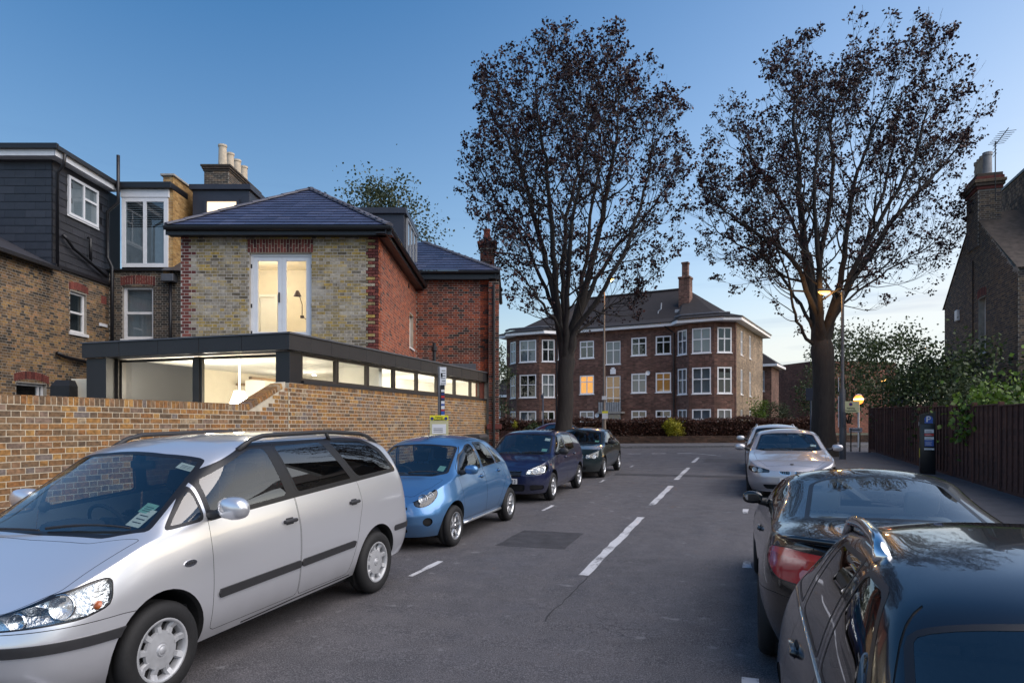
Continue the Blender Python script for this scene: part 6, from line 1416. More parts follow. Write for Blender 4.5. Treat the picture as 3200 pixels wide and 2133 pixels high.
for a, b_ in ((.42, 1.62),):
    window(hs_, MD2, a, b_, 7.9, 9.62, DCLAD, WINGLASS, fw=.09, inset=-.08, name='dormer_window', back=mat('lit_ceiling', (.9, .8, .66), .9, var=.02, emit=.42, ecol=(1, .72, .48)), backd=-.004)
# party wall, chimney stack and pots
MPW = frame_matrix((-11.6, 22.7, 0), (1, 0)); brick_wall(hs_, MPW, 0, .33, 6.6, 10.15, YELB, bond='stretcher', name='party_wall', thick=1.95, mortar=MORTARG)
MPW2 = frame_matrix((-11.27, 22.7, 0), (0, 1)); brick_wall(hs_, MPW2, 0, 1.95, 7.0, 10.15, YELB, bond='stretcher', name='party_wall_side', thick=.05, mortar=MORTARG)
mb = MB(); mb.bbox(-11.66, -11.2, 22.62, 24.7, 10.152, 10.22, .01); o = mb.build('wall_coping', CONC); rel(hs_, o, Matrix.Identity(4))
def chimney(root, x0, x1, y0, y1, z0, z1, m, pots, pot_mat, pr=.13, ph=.75, cap=True):
    for mw, L in ((frame_matrix((x0, y0, 0), (1, 0)), x1 - x0), (frame_matrix((x1, y0, 0), (0, 1)), y1 - y0)):
        brick_wall(root, mw, .004, L - .004, z0, z1 - .25, m, bond='stretcher', name='chimney_stack', thick=.1, mortar=MORTARG)
    mb = MB(); mb.box(x0 + .09, x1 - .09, y0 + .09, y1 - .02, z0, z1 - .02); o = mb.build('chimney_core', m); rel(root, o, Matrix.Identity(4))
    for k in range(3): mb = MB(); e = .03 + .035 * k; mb.bbox(x0 - e, x1 + e, y0 - e, y1 + e, z1 - .25 + k * .078, z1 - .25 + (k + 1) * .078 - .004, .006); o = mb.build('chimney_course', m); rel(root, o, Matrix.Identity(4))
    for (px, py, k) in pots:
        mb = MB(); mb.lathe([(pr * 1.12, z1 - .03), (pr * 1.0, z1 + .1), (pr * .92, z1 + ph * k - .09), (pr * 1.06, z1 + ph * k - .07), (pr * 1.06, z1 + ph * k), (pr * .8, z1 + ph * k), (pr * .75, z1 + .2)], 18, Matrix.Translation((px, py, 0))); o = mb.build('chimney_pot', pot_mat, smooth=False); rel(root, o, Matrix.Identity(4))
POT = mat('buff_pot', (.52, .45, .35), .8, var=.18, scale=9); POTR = mat('red_pot', (.36, .09, .05), .8, var=.15)
chimney(hs_, -11.55, -10.62, 25.6, 28.6, 7.5, 11.65, SOOTB, [(-11.0, 25.95 + i * .68, 1.0 if i else 1.05) for i in range(4)], POT, .155, .82)
chimney(hs_, -1.2, -.68, 25.6, 26.4, 6.9, 8.78, REDD, [(-.95, 25.9, 1.0)], POTR, .13, .52)
for i, (px, py) in enumerate(((-9.0, 27.5), (-8.75, 27.6))):
    mb = MB(); mb.lathe([(.09, 9.2), (.08, 9.75), (.10, 9.78), (.10, 9.86)], 12, Matrix.Translation((px, py, 0))); o = mb.build('chimney_pot', POTR); rel(hs_, o, Matrix.Identity(4))

# ============================================================ neighbouring house on the left
NX = -13.4
MN = frame_matrix((NX - .0, 14.0, 0), (0, 1))
nb = root_empty('terraced_house', MN, 'brown brick terraced house with a black slate loft and white windows', 'house')
yl = lambda Y: Y - 14.0
brick_wall(nb, MN, 0, 22.7 - 14, 0, 6.5, BROWNB, holes=[(yl(20.7), yl(21.5), 4.73, 5.97), (yl(18.45), yl(19.65), 1.6, 3.05)], bond='flemish', name='flank_wall', mortar=MORTARG, thick=.3, parts=150, score=lambda x, z: abs(x - 5.6) * .6 + abs(z - 4.6))
soldier(nb, MN, yl(20.62), yl(21.58), 5.98, 6.22, REDQ, 11, .012, name='brick_arch', arch=.06)
soldier(nb, MN, yl(18.35), yl(19.75), 3.06, 3.29, REDQ, 17, .012, name='brick_arch', arch=.10)
soldier(nb, MN, yl(22.25), yl(22.55), 5.85, 6.12, REDQ, 4, .010, name='brick_patch')
window(nb, MN, yl(20.7), yl(21.5), 4.73, 5.97, WFRAME, DARKGLASS, fw=.07, inset=.08, rows=(.5,), back=BLACK, sill=.10)
window(nb, MN, yl(18.45), yl(19.65), 1.6, 3.05, WFRAME, DARKGLASS, fw=.07, inset=.10, cols=(.88,), back=BLACK)
mb = MB(); mb.bbox(yl(22.15), yl(22.55), -.05, .02, 5.10, 5.20, .01); o = mb.build('stone_pad', UPVC); rel(nb, o, MN)
# recessed rear wall with sash window
MN2 = frame_matrix((NX, 22.7, 0), (1, 0)); NW = 5.45
brick_wall(nb, MN2, 0, NW, 2.5, 7.05, SOOTB, holes=[(.45, 1.47, 4.75, 6.5)], bond='flemish', name='rear_wall', mortar=MORTARG, thick=.3)
soldier(nb, MN2, .38, 1.54, 6.52, 6.82, REDQ, 14, .012, name='brick_arch', arch=.05)
window(nb, MN2, .45, 1.47, 4.75, 6.5, WFRAME, DARKGLASS, fw=.09, inset=.10, rows=(.5,), back=NET, sill=.06)
# white Juliet doors of the loft
mb = MB(); mb.box(.40, 2.05, .05, .3, 7.05, 9.72); o = mb.build('loft_wall', BLACK); rel(nb, o, MN2)
window(nb, MN2, .45, 1.98, 7.12, 9.42, UPVC, DARKGLASS, fw=.13, inset=-.06, cols=(.5,), name='loft_door', back=BLIND, backd=-.05, depth=.1)
mb = MB()
for k in range(11): mb.box(.62, 1.80, -.012, -.006, 8.45 + k * .075, 8.50 + k * .075)
o = mb.build('blind_slats', BLACKP); rel(nb, o, MN2)
mb = MB(); mb.bbox(.42, 2.02, -.08, .05, 9.43, 9.70, .01); o = mb.build('door_head', UPVC); rel(nb, o, MN2)
mb = MB(); mb.bbox(.30, 2.15, -.22, 1.0, 9.705, 9.90, .01); o = mb.build('loft_roof', BLACKP); rel(nb, o, MN2)
mb = MB(); mb.box(.0, 2.15, -.10, .04, 7.0, 7.06); o = mb.build('loft_ledge', BLACKP); rel(nb, o, MN2)
# slate-hung loft: two faces
ZM0, ZM1 = 6.55, 9.66
mb = MB(); mb.box(-18.0, NX - .03, 19.93, 23.4, 6.4, ZM1); o = mb.build('loft_box', BLACKP); rel(nb, o, Matrix.Identity(4))
MLF = frame_matrix((-16.6, 19.93, 0), (1, 0)); rows_ = int((ZM1 - ZM0) / .232)
def mslates(mw, L, limit, holes=()):
    n = 0; rest = MB()
    for r_ in range(rows_ + 1):
        z = ZM0 + r_ * .232; x = -(.3 if r_ % 2 else 0)
        while x < L:
            xa, xb = max(0, x) + .003, min(L, x + .60) - .003; x += .60
            if xb - xa < .04 or any(h[0] < (xa + xb) / 2 < h[1] and h[2] < z + .1 < h[3] for h in holes): continue
            t = .022 + random.uniform(0, .004); mb = MB(); mb.mesh([(xa, -t, z), (xb, -t, z), (xb, -.006, min(z + .26, ZM1)), (xa, -.006, min(z + .26, ZM1)), (xa, -t + .012, z), (xb, -t + .012, z)], [(0, 1, 2, 3), (4, 5, 1, 0), (0, 3, 4), (1, 5, 2)]); o = mb.build('hung_slate', DSLATE); rel(nb, o, mw)
mslates(MLF, 16.6 + NX - .03, 200)
MLS = frame_matrix((NX - .03, 19.93, 0), (0, 1)); LW = 22.72 - 19.93
mslates(MLS, LW, 200, holes=[(.62, 2.17, 8.2, 9.4)])
window(nb, MLS, .66, 2.13, 8.24, 9.43, UPVC, DARKGLASS, fw=.08, inset=-.08, cols=(.5,), rows=((), (.62,)), name='loft_window', back=NET, backd=-.004, sill=.05)
mb = MB(); mb.box(-.30, LW + .0, -.30, .02, ZM1 - .02, ZM1 + .03); o = mb.build('loft_soffit', UPVC); rel(nb, o, MLS)
mb = MB(); mb.box(-.34, LW + .05, -.33, -.30, ZM1 - .04, ZM1 + .20); o = mb.build('fascia_board', UPVC); rel(nb, o, MLS)
mb = MB(); mb.box(-.4, LW + .1, -.44, -.335, ZM1 + .13, ZM1 + .24); o = mb.build('gutter', BLACKP); rel(nb, o, MLS)
mb = MB(); mb.box(0, 16.6 + NX + .28, -.34, -.30, ZM1 - .04, ZM1 + .20); o = mb.build('fascia_board', UPVC); rel(nb, o, MLF)
mb = MB(); mb.box(0, 16.6 + NX + .40, -.45, -.34, ZM1 + .14, ZM1 + .28); o = mb.build('roof_edge', BLACKP); rel(nb, o, MLF)
mb = MB(); mb.box(0, 16.6 + NX + .25, -.32, .02, ZM1 - .03, ZM1 + .02); o = mb.build('loft_soffit', UPVC); rel(nb, o, MLF)
mb = MB(); mb.box(-18, NX + .30, 19.6, 23.4, ZM1 + .205, ZM1 + .26); o = mb.build('loft_flat_roof', ZINCT); rel(nb, o, Matrix.Identity(4))
# pipes
def pipe(pts, r_=.05, name='soil_pipe'):
    mb = MB(); mb.tube(pts, r_, 8); o = mb.build(name, BLACKP, smooth=True); rel(nb, o, Matrix.Identity(4))
pipe([(NX + .40, 19.85, ZM1 + .1), (NX + .35, 19.88, 9.45), (NX + .09, 19.98, 9.25), (NX + .08, 20.0, 6.5)], .045, 'drainpipe')
pipe([(NX + .45, 22.45, 11.0 - .25), (NX + .45, 22.45, 9.2), (NX + .1, 22.45, 8.9), (NX + .1, 22.45, 7.4), (NX + .22, 22.5, 7.1), (NX + .22, 22.5, 3.4)], .055)
pipe([(NX + .04, 20.3, 7.55), (NX + .1, 20.4, 7.45), (NX + .1, 20.7, 7.25), (NX + .1, 21.6, 7.0), (NX + .1, 22.4, 6.75)], .05); pipe([(NX + .1, 21.55, 7.05), (NX + .1, 21.55, 7.75), (NX + .02, 21.55, 7.8)], .045)
pipe([(NX + .08, 20.0, 4.0), (NX + .09, 20.3, 3.92), (NX + .09, 22.4, 3.8)], .055)
pipe([(-11.28, 22.55, 6.6), (-11.28, 22.55, 3.5)], .05, 'drainpipe'); pipe([(NX + .08, 16.1, 6.45), (NX + .08, 16.1, 3.4)], .02, 'cable')
mb = MB(); mb.bbox(-11.5, -11.1, 22.35, 22.68, 6.6, 6.85, .02); o = mb.build('rainwater_hopper', LEAD); rel(nb, o, Matrix.Identity(4))
# low pitched roof of the wing in front of the loft
mb = MB(); mb.mesh([(NX + .18, 13.8, 6.48), (NX + .18, 19.9, 6.48), (-18, 19.9, 8.95), (-18, 13.8, 8.95), (NX + .18, 13.8, 6.38), (NX + .18, 19.9, 6.38), (-18, 19.9, 8.8), (-18, 13.8, 8.8)], [(0, 1, 2, 3), (4, 5, 1, 0), (1, 5, 6, 2), (0, 3, 7, 4), (7, 6, 5, 4), (3, 2, 6, 7)]); o = mb.build('wing_roof', ZINCT); rel(nb, o, Matrix.Identity(4))
mb = MB(); mb.box(0, 5.9, -.28, -.18, 6.36, 6.46); o = mb.build('gutter', BLACKP); rel(nb, o, MN)
mb = MB(); mb.box(5.9, 8.7, -.10, .0, 6.5, 6.60); o = mb.build('lead_upstand', BLACKP); rel(nb, o, MN)
# rendered garden store and covered barbecue in the neighbour's yard
P1, P2 = at(222, 1240, 15.2), at(296, 1240, 15.2)
mb = MB(); mb.bbox(P1.x, P2.x + .3, 15.2, 15.35, gz(-9, 15), 2.92, .01); o = mb.build('garden_screen', CREAM); tag(o, 'cream rendered garden screen standing beside the dark zinc extension', 'screen'); o['category'] = 'screen'
mb = MB(); P1, P2 = at(165, 1240, 15.0), at(226, 1240, 15.0); z0 = gz(P1.x, 15)
cvr = [(P1.x, 14.9, z0), (P2.x, 14.9, z0), (P2.x, 15.6, z0), (P1.x, 15.6, z0)]
for zz, k in ((2.3, 1.0), (2.75, .97), (2.88, .7)): cvr += [((P1.x + P2.x) / 2 + (x - (P1.x + P2.x) / 2) * k, 15.25 + (y - 15.25) * k, zz) for x, y, _ in cvr[:4]]
mb.mesh(cvr, [(4 * j + i, 4 * j + (i + 1) % 4, 4 * j + 4 + (i + 1) % 4, 4 * j + 4 + i) for j in range(3) for i in range(4)] + [(12, 13, 14, 15)])
o = mb.build('barbecue_cover', mat('black_cover', (.012, .012, .013), .6, var=.3, bump=.6, bscale=9)); tag(o, 'black fabric cover over a tall barbecue beside the cream garden screen', 'cover')
# ============================================================ mansion block across the junction
def brick_tex(name, c1, c2, mort, sc=1.0, rough=.9, soot=None):
    "bricks too far off to pick apart"
    m, n, l, b = nodes(name); b.inputs['Roughness'].default_value = rough; tcn = n.new('ShaderNodeTexCoord')
    mp_ = n.new('ShaderNodeMapping'); mp_.inputs['Rotation'].default_value = (R(90), 0, 0); sp = n.new('ShaderNodeSeparateXYZ'); l.new(tcn.outputs['Object'], sp.inputs[0])
    ad = n.new('ShaderNodeMath'); ad.operation = 'ADD'; l.new(sp.outputs['X'], ad.inputs[0]); l.new(sp.outputs['Y'], ad.inputs[1]); cb = n.new('ShaderNodeCombineXYZ'); l.new(ad.outputs[0], cb.inputs[0]); l.new(sp.outputs['Z'], cb.inputs[1])
    br = n.new('ShaderNodeTexBrick'); br.inputs['Scale'].default_value = sc; br.inputs['Brick Width'].default_value = .225; br.inputs['Row Height'].default_value = .075; br.inputs['Mortar Size'].default_value = .009; br.inputs['Bias'].default_value = 0.0
    br.inputs['Color1'].default_value = (*rgb(c1), 1); br.inputs['Color2'].default_value = (*rgb(c2), 1); br.inputs['Mortar'].default_value = (*rgb(mort), 1); l.new(cb.outputs[0], br.inputs['Vector'])
    no = n.new('ShaderNodeTexNoise'); no.inputs['Scale'].default_value = .8; no.inputs['Detail'].default_value = 7; l.new(tcn.outputs['Object'], no.inputs['Vector']); mr = n.new('ShaderNodeMapRange'); mr.inputs[1].default_value = .3; mr.inputs[2].default_value = .7; mr.inputs[3].default_value = .62; mr.inputs[4].default_value = 1.25; l.new(no.outputs['Fac'], mr.inputs[0])
    wn_ = n.new('ShaderNodeTexWhiteNoise'); sn = n.new('ShaderNodeVectorMath'); sn.operation = 'SNAP'; sn.inputs[1].default_value = (.225, .075, 1); l.new(cb.outputs[0], sn.inputs[0]); l.new(sn.outputs[0], wn_.inputs['Vector']); m3 = n.new('ShaderNodeMapRange'); m3.inputs[3].default_value = .6; m3.inputs[4].default_value = 1.3; l.new(wn_.outputs['Value'], m3.inputs[0])
    mu = n.new('ShaderNodeMath'); mu.operation = 'MULTIPLY'; l.new(mr.outputs[0], mu.inputs[0]); l.new(m3.outputs[0], mu.inputs[1])
    mm = n.new('ShaderNodeMixRGB'); mm.blend_type = 'MULTIPLY'; mm.inputs[0].default_value = 1; l.new(br.outputs['Color'], mm.inputs[1]); l.new(mu.outputs[0], mm.inputs[2]); l.new(mm.outputs[0], b.inputs['Base Color'])
    bp = n.new('ShaderNodeBump'); bp.inputs['Strength'].default_value = .5; bp.inputs['Distance'].default_value = .01; l.new(br.outputs['Fac'], bp.inputs['Height']); bp.invert = True; l.new(bp.outputs[0], b.inputs['Normal']); return m
FLATB = brick_tex('mansion_brick', '6c473d', '4e332d', '8c7668'); FLATB2 = brick_tex('far_brick', '7c4434', '64382e', '7d6556')
RTILE = mat('brown_roof_tile', (.017, .013, .014), .85, var=.25, scale=3, bump=.5, bscale=14)
WHT = mat('white_gloss_paint', (.82, .82, .83), .45, var=.05)
AMBERL = mat('amber_lit_curtain', (.8, .4, .08), .9, var=.3, scale=2, emit=.35, ecol=(1, .42, .05))
DIML = mat('dim_lit_room', (.25, .12, .04), .9, var=.5, scale=1.6, emit=.06, ecol=(1, .5, .15))
CURT = mat('pale_curtain', (.34, .36, .42), .9, var=.25, scale=2, streak=(16, 1, .5))
P0, P1_ = at(1583, 1325, 54.95), at(2299, 1325, 46.0); FD = Vector((P1_.x - P0.x, P1_.y - P0.y, 0)); FL = FD.length
MFB = frame_matrix((P0.x, P0.y, 0), FD)
fb = root_empty('mansion_block', MFB, 'three storey brown brick mansion block with white bay windows and a dark hipped roof', 'building')
FZ0, FZ1 = .2, 8.85; FDEP = 10.0
def fx(u):
    "metres along the front for a survey column"
    a = (u - UX) / F; d = FD.normalized(); k = (a * P0.y - P0.x) / (d.x - a * d.y); return k
B1, B2 = (fx(1592), fx(1742)), (fx(2112), fx(2296)); BD = .85
def outline():
    o = [(0, 0)]
    for a, b_ in (B1, B2): o += [(a, 0), (a + 1.15, -BD), (b_ - 1.15, -BD), (b_, 0)]
    return o + [(FL, 0)]
OL = outline(); wins = []
def flat_face(p, q, holes, name='wall', thick=.3):
    d = Vector((q[0] - p[0], q[1] - p[1], 0)); L = d.length
    if L < .05: return None, None
    a = math.atan2(d.y, d.x); M_ = MFB @ Matrix.Translation((p[0], p[1], 0)) @ Matrix.Rotation(a, 4, 'Z'); mb = MB()
    for x0, x1, z0, z1 in cells(0, L, FZ0, FZ1, holes): mb.box(x0, x1, 0, thick, z0, z1)
    o = mb.build(name, FLATB); rel(fb, o, M_); return M_, L
ROWS = [(1.45, 2.95), (4.0, 5.78), (6.75, 8.45)]       # bay windows: ground, first, second floor
FROW = [(1.6, 2.92), (4.2, 5.60), (6.9, 8.2)]
LIT = {(1, 0): AMBERL, (0, 5): DIML, (1, 5): DIML, (1, 2): DIML, (1, 3): DIML, (0, 'b1'): DIML}
def flat_windows(M_, spans, rows, key, cross=(.56,), cols=(.5,)):
    for i, (a, b_) in enumerate(spans):
        for r_, (z0, z1) in enumerate(rows):
            bk = LIT.get((r_, key + i if isinstance(key, int) else key)) or random.choice([BLACK, BLACK, CURT, NET])
            window(fb, M_, a, b_, z0, z1, WHT, DARKGLASS, fw=.085, inset=.0, cols=cols, rows=cross, back=bk, sill=.06, backd=.10)
fwins = [(fx(u0), fx(u1)) for u0, u1 in ((1812, 1856), (1973, 2020), (2049, 2097))]; stair = (fx(1893), fx(1939)); small = (fx(1744), fx(1762))
segs = [(OL[i], OL[i + 1]) for i in range(len(OL) - 1)]
for i, (p, q) in enumerate(segs):
    L = math.hypot(q[0] - p[0], q[1] - p[1])
    if p[1] == 0 and q[1] == 0:
        if L < .4: flat_face(p, q, []); continue
        if L > 6:
            hl = [(a - p[0], b_ - p[0], z0, z1) for a, b_ in fwins + [small] for z0, z1 in FROW] + [(stair[0] - p[0], stair[1] - p[0], z0, z1) for z0, z1 in ((1.5, 2.7), (3.05, 5.5), (6.35, 8.05))]
            M_, L = flat_face(p, q, hl); flat_windows(M_, [(a - p[0], b_ - p[0]) for a, b_ in fwins], FROW, 0, cross=(.68,)); flat_windows(M_, [(small[0] - p[0], small[1] - p[0])], FROW, 9, cols=())
            for r_, (z0, z1) in enumerate(((1.5, 2.7), (3.05, 5.5), (6.35, 8.05))): window(fb, M_, stair[0] - p[0], stair[1] - p[0], z0, z1, WHT, DARKGLASS, fw=.07, inset=.03, cols=(.5,), rows=(.62,) if r_ != 1 else (.33, .66), back=DIML if r_ == 1 else CURT, sill=.06)
            MMID, MOFF = M_, p[0]
        else: flat_face(p, q, [])
    else:
        w_ = .92 if abs(p[1] - q[1]) < .01 else L * .70; a = (L - w_) / 2; b_ = L - a
        if abs(p[1] - q[1]) < .01: w_ = min(L * .74, 1.55); a = (L - w_) / 2; b_ = L - a
        M_, L = flat_face(p, q, [(a, b_, z0, z1) for z0, z1 in ROWS]); flat_windows(M_, [(a, b_)], ROWS, 'b%d' % (i % 2) if abs(p[1] - q[1]) < .01 else 'bs')
# return side and back
MSIDE = MFB @ Matrix.Translation((FL, 0, 0)) @ Matrix.Rotation(R(90), 4, 'Z')
mb = MB(); hs2 = [(a, a + .75, z0, z1) for a in (1.6, 4.6) for z0, z1 in ROWS]
for c_ in cells(.3, FDEP, FZ0, FZ1, hs2): mb.box(c_[0], c_[1], 0, .3, c_[2], c_[3])
o = mb.build('wall', brick_tex('flank_brick', '94806a', '7c6a58', 'a3937f')); rel(fb, o, MSIDE)
for a in (1.6, 4.6):
    for z0, z1 in ROWS: window(fb, MSIDE, a, a + .75, z0, z1, WHT, DARKGLASS, fw=.07, inset=.03, cols=(.5,), rows=(.56,), back=CURT, sill=.06)
mb = MB(); mb.box(.0, .3, .32, FDEP, FZ0, FZ1); mb.box(.3, FL - .3, FDEP - .3, FDEP, FZ0, FZ1); mb.box(.3, FL - .3, .31, FDEP - .3, 8.6, 8.7); o = mb.build('rear_walls', FLATB); rel(fb, o, MFB)
# eaves and roof with swept foot
EV = [(-.55, -.45), (B1[0] - .2, -.45), (B1[0] + .45, -BD - .5), (B1[1] - .45, -BD - .5), (B1[1] + .2, -.45), (B2[0] - .2, -.45), (B2[0] + .45, -BD - .5), (B2[1] - .45, -BD - .5), (FL + .55, -.75), (FL + .55, FDEP + .5), (-.55, FDEP + .5)]
mb = MB(); mb.prism(EV, FZ1 - .02, FZ1 + .18); o = mb.build('eaves_board', WHT); rel(fb, o, MFB)
mb = MB(); mb.prism([(x + (.06 if x > FL / 2 else -.06), y - (.08 if y < 3 else -.06)) for x, y in EV], FZ1 + .181, FZ1 + .26); o = mb.build('gutter', BLACKP); rel(fb, o, MFB)
RZ, RM = 12.35, 9.75; rl, rr_ = (4.6, FDEP / 2), (FL - 4.7, FDEP / 2)
mb = MB(); zE = FZ1 + .27; n = len(EV); ctr = []
for x, y in EV:
    tx = min(max(x, rl[0]), rr_[0]); mid = (x + (tx - x) * .22, y + (FDEP / 2 - y) * .22, zE + (RZ - zE) * .13); top = (tx, FDEP / 2, RZ); ctr.append(((x, y, zE), mid, top))
for i in range(n):
    A, B = ctr[i], ctr[(i + 1) % n]; mb.face([A[0], B[0], B[1], A[1]]); mb.face([A[1], B[1], B[2], A[2]] if (Vector(A[2]) - Vector(B[2])).length > .01 else [A[1], B[1], A[2]])
o = mb.build('roof', RTILE); rel(fb, o, MFB)
mb = MB(); mb.tube([MFB.inverted() @ (MFB @ Vector((rl[0], rl[1], RZ + .03))), Vector((rr_[0], rr_[1], RZ + .03))], .11, 6); o = mb.build('ridge_tiles', RTILE); rel(fb, o, MFB)
for a, b_ in (B1, B2):
    mb = MB(); mb.tube([(a + .2, -.9, zE + .18), (a + .75, -BD - .35, zE + .22), (b_ - .75, -BD - .35, zE + .22), (b_ - .1, -.95, zE + .2)], .09, 6); o = mb.build('lead_roll', LEAD); rel(fb, o, MFB)
# chimney on the front slope
cxx = fx(2143) - .75; mb = MB(); mb.box(cxx - .4, cxx + .4, 2.2, 3.0, 10.0, 12.6); o = mb.build('chimney', FLATB); rel(fb, o, MFB)
mb = MB(); mb.bbox(cxx - .45, cxx + .45, 2.14, 3.06, 12.6, 12.75, .02); mb.bbox(cxx - .22, cxx + .22, 2.4, 2.8, 12.75, 13.7, .02); mb.bbox(cxx - .26, cxx + .26, 2.36, 2.84, 13.7, 13.85, .02); o = mb.build('chimney_cap', FLATB); rel(fb, o, MFB)
mb = MB(); mb.box(cxx - .47, cxx + .47, 1.5, 2.25, 10.0, 10.25); o = mb.build('lead_apron', mat('pale_lead', (.3, .32, .35), .6, var=.1)); rel(fb, o, MFB)
# balcony, lamp plaque, downpipe, satellite dish
ba, bb = stair[0] - .35 - MOFF, stair[1] + .35 - MOFF
mb = MB(); mb.box(ba, bb, -.75, 0, 2.72, 2.85); o = mb.build('balcony_slab', CONC); rel(fb, o, MMID)
bal = o
for k in range(11): mb = MB(); x = ba + .05 + (bb - ba - .1) * k / 10; mb.box(x - .012, x + .012, -.72, -.70, 2.852, 3.66); mb.build('baluster', PLASTIC, bal)
mb = MB(); mb.box(ba, bb, -.74, -.68, 3.661, 3.70); mb.box(ba, ba + .04, -.70, 0, 3.661, 3.70); mb.box(bb - .04, bb, -.70, 0, 3.661, 3.70); mb.build('handrail', PLASTIC, bal)
mb = MB(); mb.box(ba + .06, bb - .06, -.70, -.695, 2.86, 3.55); mb.build('balcony_screen', mat('pale_screen', (.34, .35, .36), .7, var=.3, scale=4), bal)
mb = MB(); xx = (stair[0] + stair[1]) / 2 - MOFF; mb.bbox(xx - .22, xx + .22, -.04, 0, 5.62, 6.0, .02); mb.bbox(xx - .12, xx + .12, -.04, 0, 6.0, 6.12, .02); o = mb.build('stone_plaque', WHT); rel(fb, o, MMID)
for u0, dd in ((2107, .0), (1741, 0)):
    x = fx(u0) - MOFF; mb = MB(); mb.tube([(x - .55, -.42, FZ1 - .02), (x - .2, -.10, FZ1 - .35), (x, -.08, FZ1 - .5), (x, -.08, .3)], .055, 8); o = mb.build('downpipe', BLACKP); rel(fb, o, MMID)
for u0, z in ((2027, 5.6), (1868, 2.6)):
    x = fx(u0) - MOFF; mb = MB(); mb.lathe([(.001, -.02), (.12, -.01), (.17, .03)], 14, Matrix.Translation((x, -.15, z)) @ Matrix.Rotation(R(90), 4, 'X')); mb.tube([(x, 0, z), (x, -.14, z)], .015, 5); o = mb.build('wall_vent', WHT); rel(fb, o, MMID)
mb = MB(); p = Vector((fx(2046) - .3, 1.6, 9.9)); mb.tube([p, p + Vector((.05, 0, .35)), p + Vector((.25, 0, .5)), p + Vector((.28, 0, .95))], .05, 6); o = mb.build('roof_vent', mat('pale_vent', (.35, .38, .42), .6, var=0)); rel(fb, o, MFB)

# ---------------------------------------------------------- second block set back on the right
def far_block(name, label, P, Q, z1, depth, wins_, roof=True, bm=FLATB):
    D_ = Vector((Q.x - P.x, Q.y - P.y, 0)); L = D_.length; M_ = frame_matrix((P.x, P.y, 0), D_); r_ = root_empty(name, M_, label, 'building'); mb = MB()
    for c_ in cells(0, L, 0, z1, [w[:4] for w in wins_]): mb.box(c_[0], c_[1], 0, .3, c_[2], c_[3])
    mb.box(0, .3, .3, depth, 0, z1); mb.box(L - .3, L, .3, depth, 0, z1); mb.box(.3, L - .3, depth - .3, depth, 0, z1); o = mb.build('wall', bm); rel(r_, o, M_)
    for w in wins_: window(r_, M_, *w[:4], WHT, DARKGLASS, fw=.07, inset=.03, cols=(.5,), rows=(.56,), back=w[4] if len(w) > 4 else CURT, sill=.06)
    if roof:
        mb = MB(); e = .55; a, b_, c_, d_ = (-e, -e, z1 + .2), (L + e, -e, z1 + .2), (L + e, depth + e, z1 + .2), (-e, depth + e, z1 + .2); h = 3.0; p, q = (min(4, L * .45), depth / 2, z1 + h), (L - min(4, L * .45), depth / 2, z1 + h)
        mb.mesh([a, b_, c_, d_, p, q], [(0, 1, 5, 4), (1, 2, 5), (2, 3, 4, 5), (3, 0, 4)]); o = mb.build('roof', RTILE); rel(r_, o, M_)
        mb = MB(); mb.box(-e, L + e, -e, depth + e, z1 - .02, z1 + .19); o = mb.build('eaves_board', WHT); rel(r_, o, M_)
    else:
        mb = MB(); mb.box(.0, L, .0, depth, z1 - .02, z1 + .03); o = mb.build('roof', RTILE); rel(r_, o, M_)
    return r_, M_
A_, B_ = Vector((16.75, 64.5, 0)), Vector((23.12, 60.82, 0))
r_, M_ = far_block('mansion_block', 'smaller brown brick block with two cross-barred windows set back beside a bare brick wall', A_, B_, 7.1, 4.0, [(5.35, 6.75, 4.9, 6.75), (5.35, 6.75, 1.85, 3.55, DIML)])
A_, B_ = at(2432, 1325, 72), at(2560, 1325, 66); far_block('brick_building', 'plain red brick windowless flank wall behind the tall tree and lamp post', A_, B_, 8.1, 9, [], False, FLATB2)
A_, B_ = at(1540, 1325, 68), at(1580, 1325, 67); far_block('brick_building', 'distant low brick house seen past the corner of the red brick house', A_, B_, 4.6, 6, [(.3, 1.0, 2.6, 3.8)])

# ============================================================ house behind the fence on the right
RT = 8.4; G0, G1 = 26.06, 34.5
MG = frame_matrix((*st(G0, RT)[:2], 0), DS)
MG = frame_matrix((*st(G1, RT)[:2], 0), -DS)       # local x from the far corner to the near one, -y towards the street
rh = root_empty('gable_house', MG, 'dark brown brick gable end house with a tall chimney behind the timber fence', 'house')
GL = G1 - G0; RB = pieces_mat('brown_gable_brick', [('5a4c40', 3), ('4c423a', 3), ('6a5948', 2), ('41393a', 2), ('75624e', 1.5), ('363234', 1)], var=.35, nscale=14)
gtop = lambda x: 6.98 + (4.02 - abs(x - GL / 2 + .2)) * .73 + .1
brick_wall(rh, MG, 0, GL, 1.0, 11.2, RB, holes=[(4.55, 5.35, 4.55, 6.60), (4.5, 5.4, 1.0, 3.2)], ztop=lambda x: min(11.1, gtop(x)), name='gable_wall', mortar=MORTARG, thick=.3, parts=0)
soldier(rh, MG, 4.45, 5.45, 6.60, 6.90, REDQ, 13, .012, name='brick_arch', arch=.08); soldier(rh, MG, 4.4, 5.5, 3.2, 3.5, REDQ, 13, .012, name='brick_arch', arch=.08)
window(rh, MG, 4.55, 5.35, 4.55, 6.60, WFRAME, DARKGLASS, fw=.08, inset=.20, rows=(.5,), back=NET, sill=.10); window(rh, MG, 4.5, 5.4, 1.6, 3.2, WFRAME, DARKGLASS, fw=.08, inset=.20, rows=(.5,), back=BLACK)
mb = MB(); mb.bbox(1.9, 2.25, -.12, 0, 6.15, 6.6, .03); o = mb.build('alarm_box', UPVC); rel(rh, o, MG)
